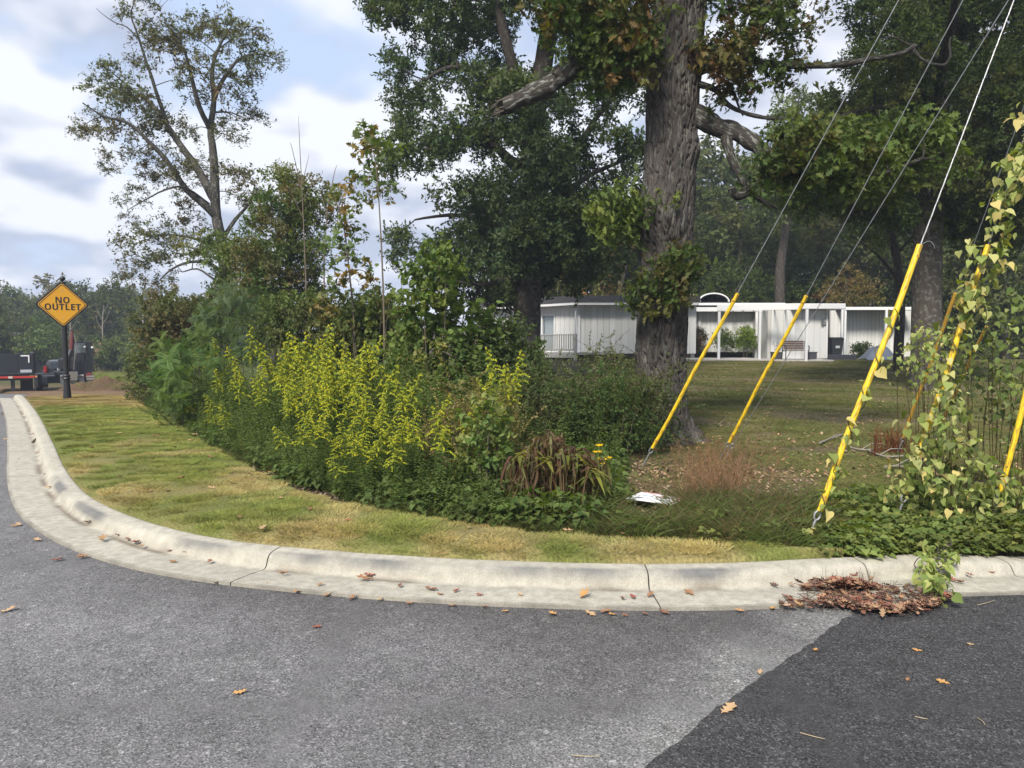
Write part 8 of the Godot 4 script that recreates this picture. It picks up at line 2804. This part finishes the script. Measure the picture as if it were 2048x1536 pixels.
	for i in 5200:
		var d := 7.5 + 27.0 * pow(rng.randf(), 1.5)
		var u := rf(1190, 2080)
		var x := (u - 1024.0) / FL * d
		var p := Vector2(x - 2.15, (-d + 8.3) * 0.8).length()
		if p < 1.5 and rng.randf() < 0.85: continue
		if fn.get_noise_2d(x * 2.2, -d * 2.2) + 0.5 * fn.get_noise_2d(x * 9.0 + 50.0, -d * 9.0) > rf(-0.1, 0.45): continue
		var s := rf(0.7, 1.2) * (1.0 + d / 40.0)
		tfs.append(Transform3D(Basis(Vector3.UP, rf(0, TAU)) * Basis.from_scale(Vector3(s, s * 0.65, s)), Vector3(x, ground_h(x, -d) - 0.012, -d)))
		cols.append(jit(pick([Color(0.155, 0.178, 0.055), Color(0.185, 0.188, 0.068), Color(0.13, 0.158, 0.048), Color(0.22, 0.185, 0.092)]), 0.2))
	var lg := many("lawn_grass", tuft, mats.grass_blade, tfs, cols)
	tag(lg, "thin olive lawn grass under the oaks before the house", "grass")
	# meadow by the digger
	var mt := tuft_mesh(20, 0.25, 0.7, 3, 0.35)
	tfs = []
	cols = []
	for i in 900:
		var p := at(rf(175, 330), 740, rf(34, 62))
		if p.x / -p.z > -0.46 and rng.randf() < 0.2: continue
		var s := rf(0.7, 1.3)
		tfs.append(Transform3D(Basis(Vector3.UP, rf(0, TAU)) * Basis.from_scale(Vector3(s, s, s)), Vector3(p.x, ground_h(p.x, p.z) - 0.03, p.z)))
		cols.append(jit(pick([Color(0.20, 0.24, 0.055), Color(0.16, 0.19, 0.05), Color(0.26, 0.25, 0.09)]), 0.2))
	var mg := many("meadow_grass", mt, mats.grass_blade, tfs, cols)
	tag(mg, "tall yellow-green meadow grass behind the dirt heap", "grass")
	leaf_pile(lm)
	yard_sign()

func ground_leaf(p: Vector3, s: float, lm: Array, m: Material, label: String, group: String) -> void:
	var o := MeshInstance3D.new()
	o.mesh = pick(lm)
	o.material_override = m
	o.name = numbered("fallen_leaf")
	add_child(o)
	o.transform = Transform3D(Basis(Vector3.UP, rf(0, TAU)) * Basis(Vector3.RIGHT, rf(-0.12, 0.12)) * Basis.from_scale(Vector3(s, s, s)), p)
	tag(o, label, "leaf", group)

func leaf_pile(lm: Array) -> void:
	rng.seed = 333
	var c := aty(1690, 1180, 0.05)
	var o := thing("leaf_pile", "heap of russet dead leaves and twigs swept into the gutter end", "leaf pile", c)
	var tfs := []
	var cols := []
	for i in 1150:
		var u := 0.0
		var v := 0.0
		var h := 0.0
		var r := rng.randf()
		if r < 0.5:
			u = 1690 + 52 * rng.randfn(0, 0.75); v = 1181 - absf(rng.randfn(0, 6)); h = 0.10 * exp(-pow((u - 1685) / 55.0, 2)) * rng.randf()
		elif r < 0.85:
			u = rf(1640, 1905)
			v = lerpf(1205, 1222, clampf(1.0 - absf(u - 1785) / 110.0, 0.0, 1.0)) + rng.randfn(0, 5) - maxf(0.0, u - 1860) * 0.25
			h = 0.03 * rng.randf()
		else:
			u = rf(1560, 1890); v = 1192 + rng.randfn(0, 7) + (14.0 if u < 1640 else 0.0); h = 0.015 * rng.randf()
		var p := aty(u, v, 0.02 + h * 0.5)
		p.y = 0.022 + h
		var s := rf(0.03, 0.085)
		tfs.append(Transform3D(Basis(Vector3.UP, rf(0, TAU)) * Basis(rdir(), rf(-0.7, 0.7)) * Basis.from_scale(Vector3.ONE * s), p))
		cols.append(jit(pick([Color(0.20, 0.095, 0.060), Color(0.15, 0.072, 0.048), Color(0.27, 0.16, 0.09), Color(0.10, 0.052, 0.036), Color(0.32, 0.21, 0.13), Color(0.22, 0.075, 0.048)]), 0.25))
	many("leaves", lm[4], mats.litter, tfs, cols, o)
	var mb := MB.new()
	for i in 130:
		var u := rf(1600, 1890)
		var p := aty(u, rf(1175, 1218), 0.03)
		p.y = 0.03 + rf(0, 0.05)
		var d := rdir() * rf(0.03, 0.12)
		d.y *= 0.35
		mb.tube([p - d, p + rdir() * 0.008, p + d], [0.0022, 0.002, 0.0012], 4, Color.WHITE, 1.0, false)
	for i in 20:
		var p := aty(1685 + rf(-45, 60), 1168, 0.06)
		mb.tube([p, p + Vector3(rf(-0.03, 0.03), rf(0.04, 0.12), 0)], [0.0018, 0.001], 3, Color.WHITE, 1.0, false)
	part("twigs", mb.mesh(), plain("pile_twig", 0.09, 0.055, 0.038, 0.9), o)
	# straws blown onto the road
	for q in [[1600, 1465, 1650, 1478], [1955, 1435, 1970, 1450], [1830, 1433, 1856, 1438], [1145, 1510, 1200, 1512], [1955, 1210, 1990, 1200]]:
		var a := aty(q[0], q[1], 0.009)
		var b := aty(q[2], q[3], 0.009)
		mb = MB.new()
		mb.tube(smooth3([a, a.lerp(b, 0.5) + Vector3(0, 0.004, 0.012), b], 3), [0.0016, 0.0016, 0.0016, 0.0016, 0.0014, 0.0012, 0.001], 4)
		tag(part("pine_straw", mb.mesh(), plain("straw", 0.42, 0.34, 0.22, 0.8)), "single pale straw lying on the asphalt", "straw", "straws on the asphalt")

func yard_sign() -> void:
	# a white and red corrugated sign lying flat, grown over by grass
	var p := [gat(1250, 1012), gat(1336, 1024), gat(1322, 998), gat(1262, 1000)]
	var y: float = (p[0] as Vector3).y + 0.07
	var o := thing("yard_sign", "white plastic yard sign with red edge lying flat in the weeds", "sign", Vector3(p[0].x, y, p[0].z))
	var ax := Vector3(p[1].x - p[0].x, 0, p[1].z - p[0].z).normalized()
	var az := ax.cross(Vector3.UP).normalized()
	if az.z > 0: az = -az
	var tf := Transform3D(Basis(ax, Vector3(0.03, 1, 0.22).normalized(), -az), Vector3(p[0].x, y, p[0].z))
	var mb := MB.new()
	mb.box(Vector3(0, -0.003, -0.36), Vector3(0.46, 0.003, 0), tf, Color.WHITE, 0.001)
	part("sheet", mb.mesh(), plain("sign_white", 0.66, 0.68, 0.70, 0.5), o)
	mb = MB.new()
	for q in [[0.02, -0.345, 0.44, -0.33], [0.43, -0.345, 0.445, -0.02], [0.20, -0.25, 0.44, -0.235]]:
		mb.box(Vector3(q[0], 0.0032, q[1]), Vector3(q[2], 0.0042, q[3]), tf)
	part("red_edge", mb.mesh(), plain("sign_red", 0.55, 0.04, 0.06, 0.5), o)
	mb = MB.new()
	for k in 5:
		mb.box(Vector3(0.08 + 0.065 * k, 0.0032, -0.24), Vector3(0.08 + 0.065 * k + rf(0.02, 0.05), 0.0042, -0.19), tf)
		mb.box(Vector3(0.08 + 0.065 * k, 0.0032, -0.13), Vector3(0.08 + 0.065 * k + rf(0.02, 0.05), 0.0042, -0.10), tf)
	part("print", mb.mesh(), plain("sign_print", 0.30, 0.38, 0.48, 0.6), o)

# ---------------------------------------------------------------- all together
func _ready() -> void:
	rng.seed = 20240
	fn.seed = 9; fn.frequency = 0.12; fn.fractal_octaves = 4
	fine.seed = 21; fine.frequency = 0.12; fine.fractal_octaves = 3
	build_light()
	layout()
	vmat("leaf", 0.62, Color(0.92, 0.96, 0.45), 0.3)
	vmat("petal", 0.8, Color(0.6, 0.55, 0.1), 0.2)
	plain("twig", 0.12, 0.095, 0.07, 0.9)
	plain("deadwood", 0.21, 0.19, 0.16, 0.9)
	plain("pole_wood", 0.12, 0.085, 0.06, 0.9)
	build_ground()
	build_road()
	build_kerb()
	build_sod()
	make_sprays()
	build_house()
	build_trees()
	build_shrubs()
	build_weeds()
	build_guys()
	build_goldenrod()
	build_vines()
	build_sign()
	build_machines()
	build_litter()
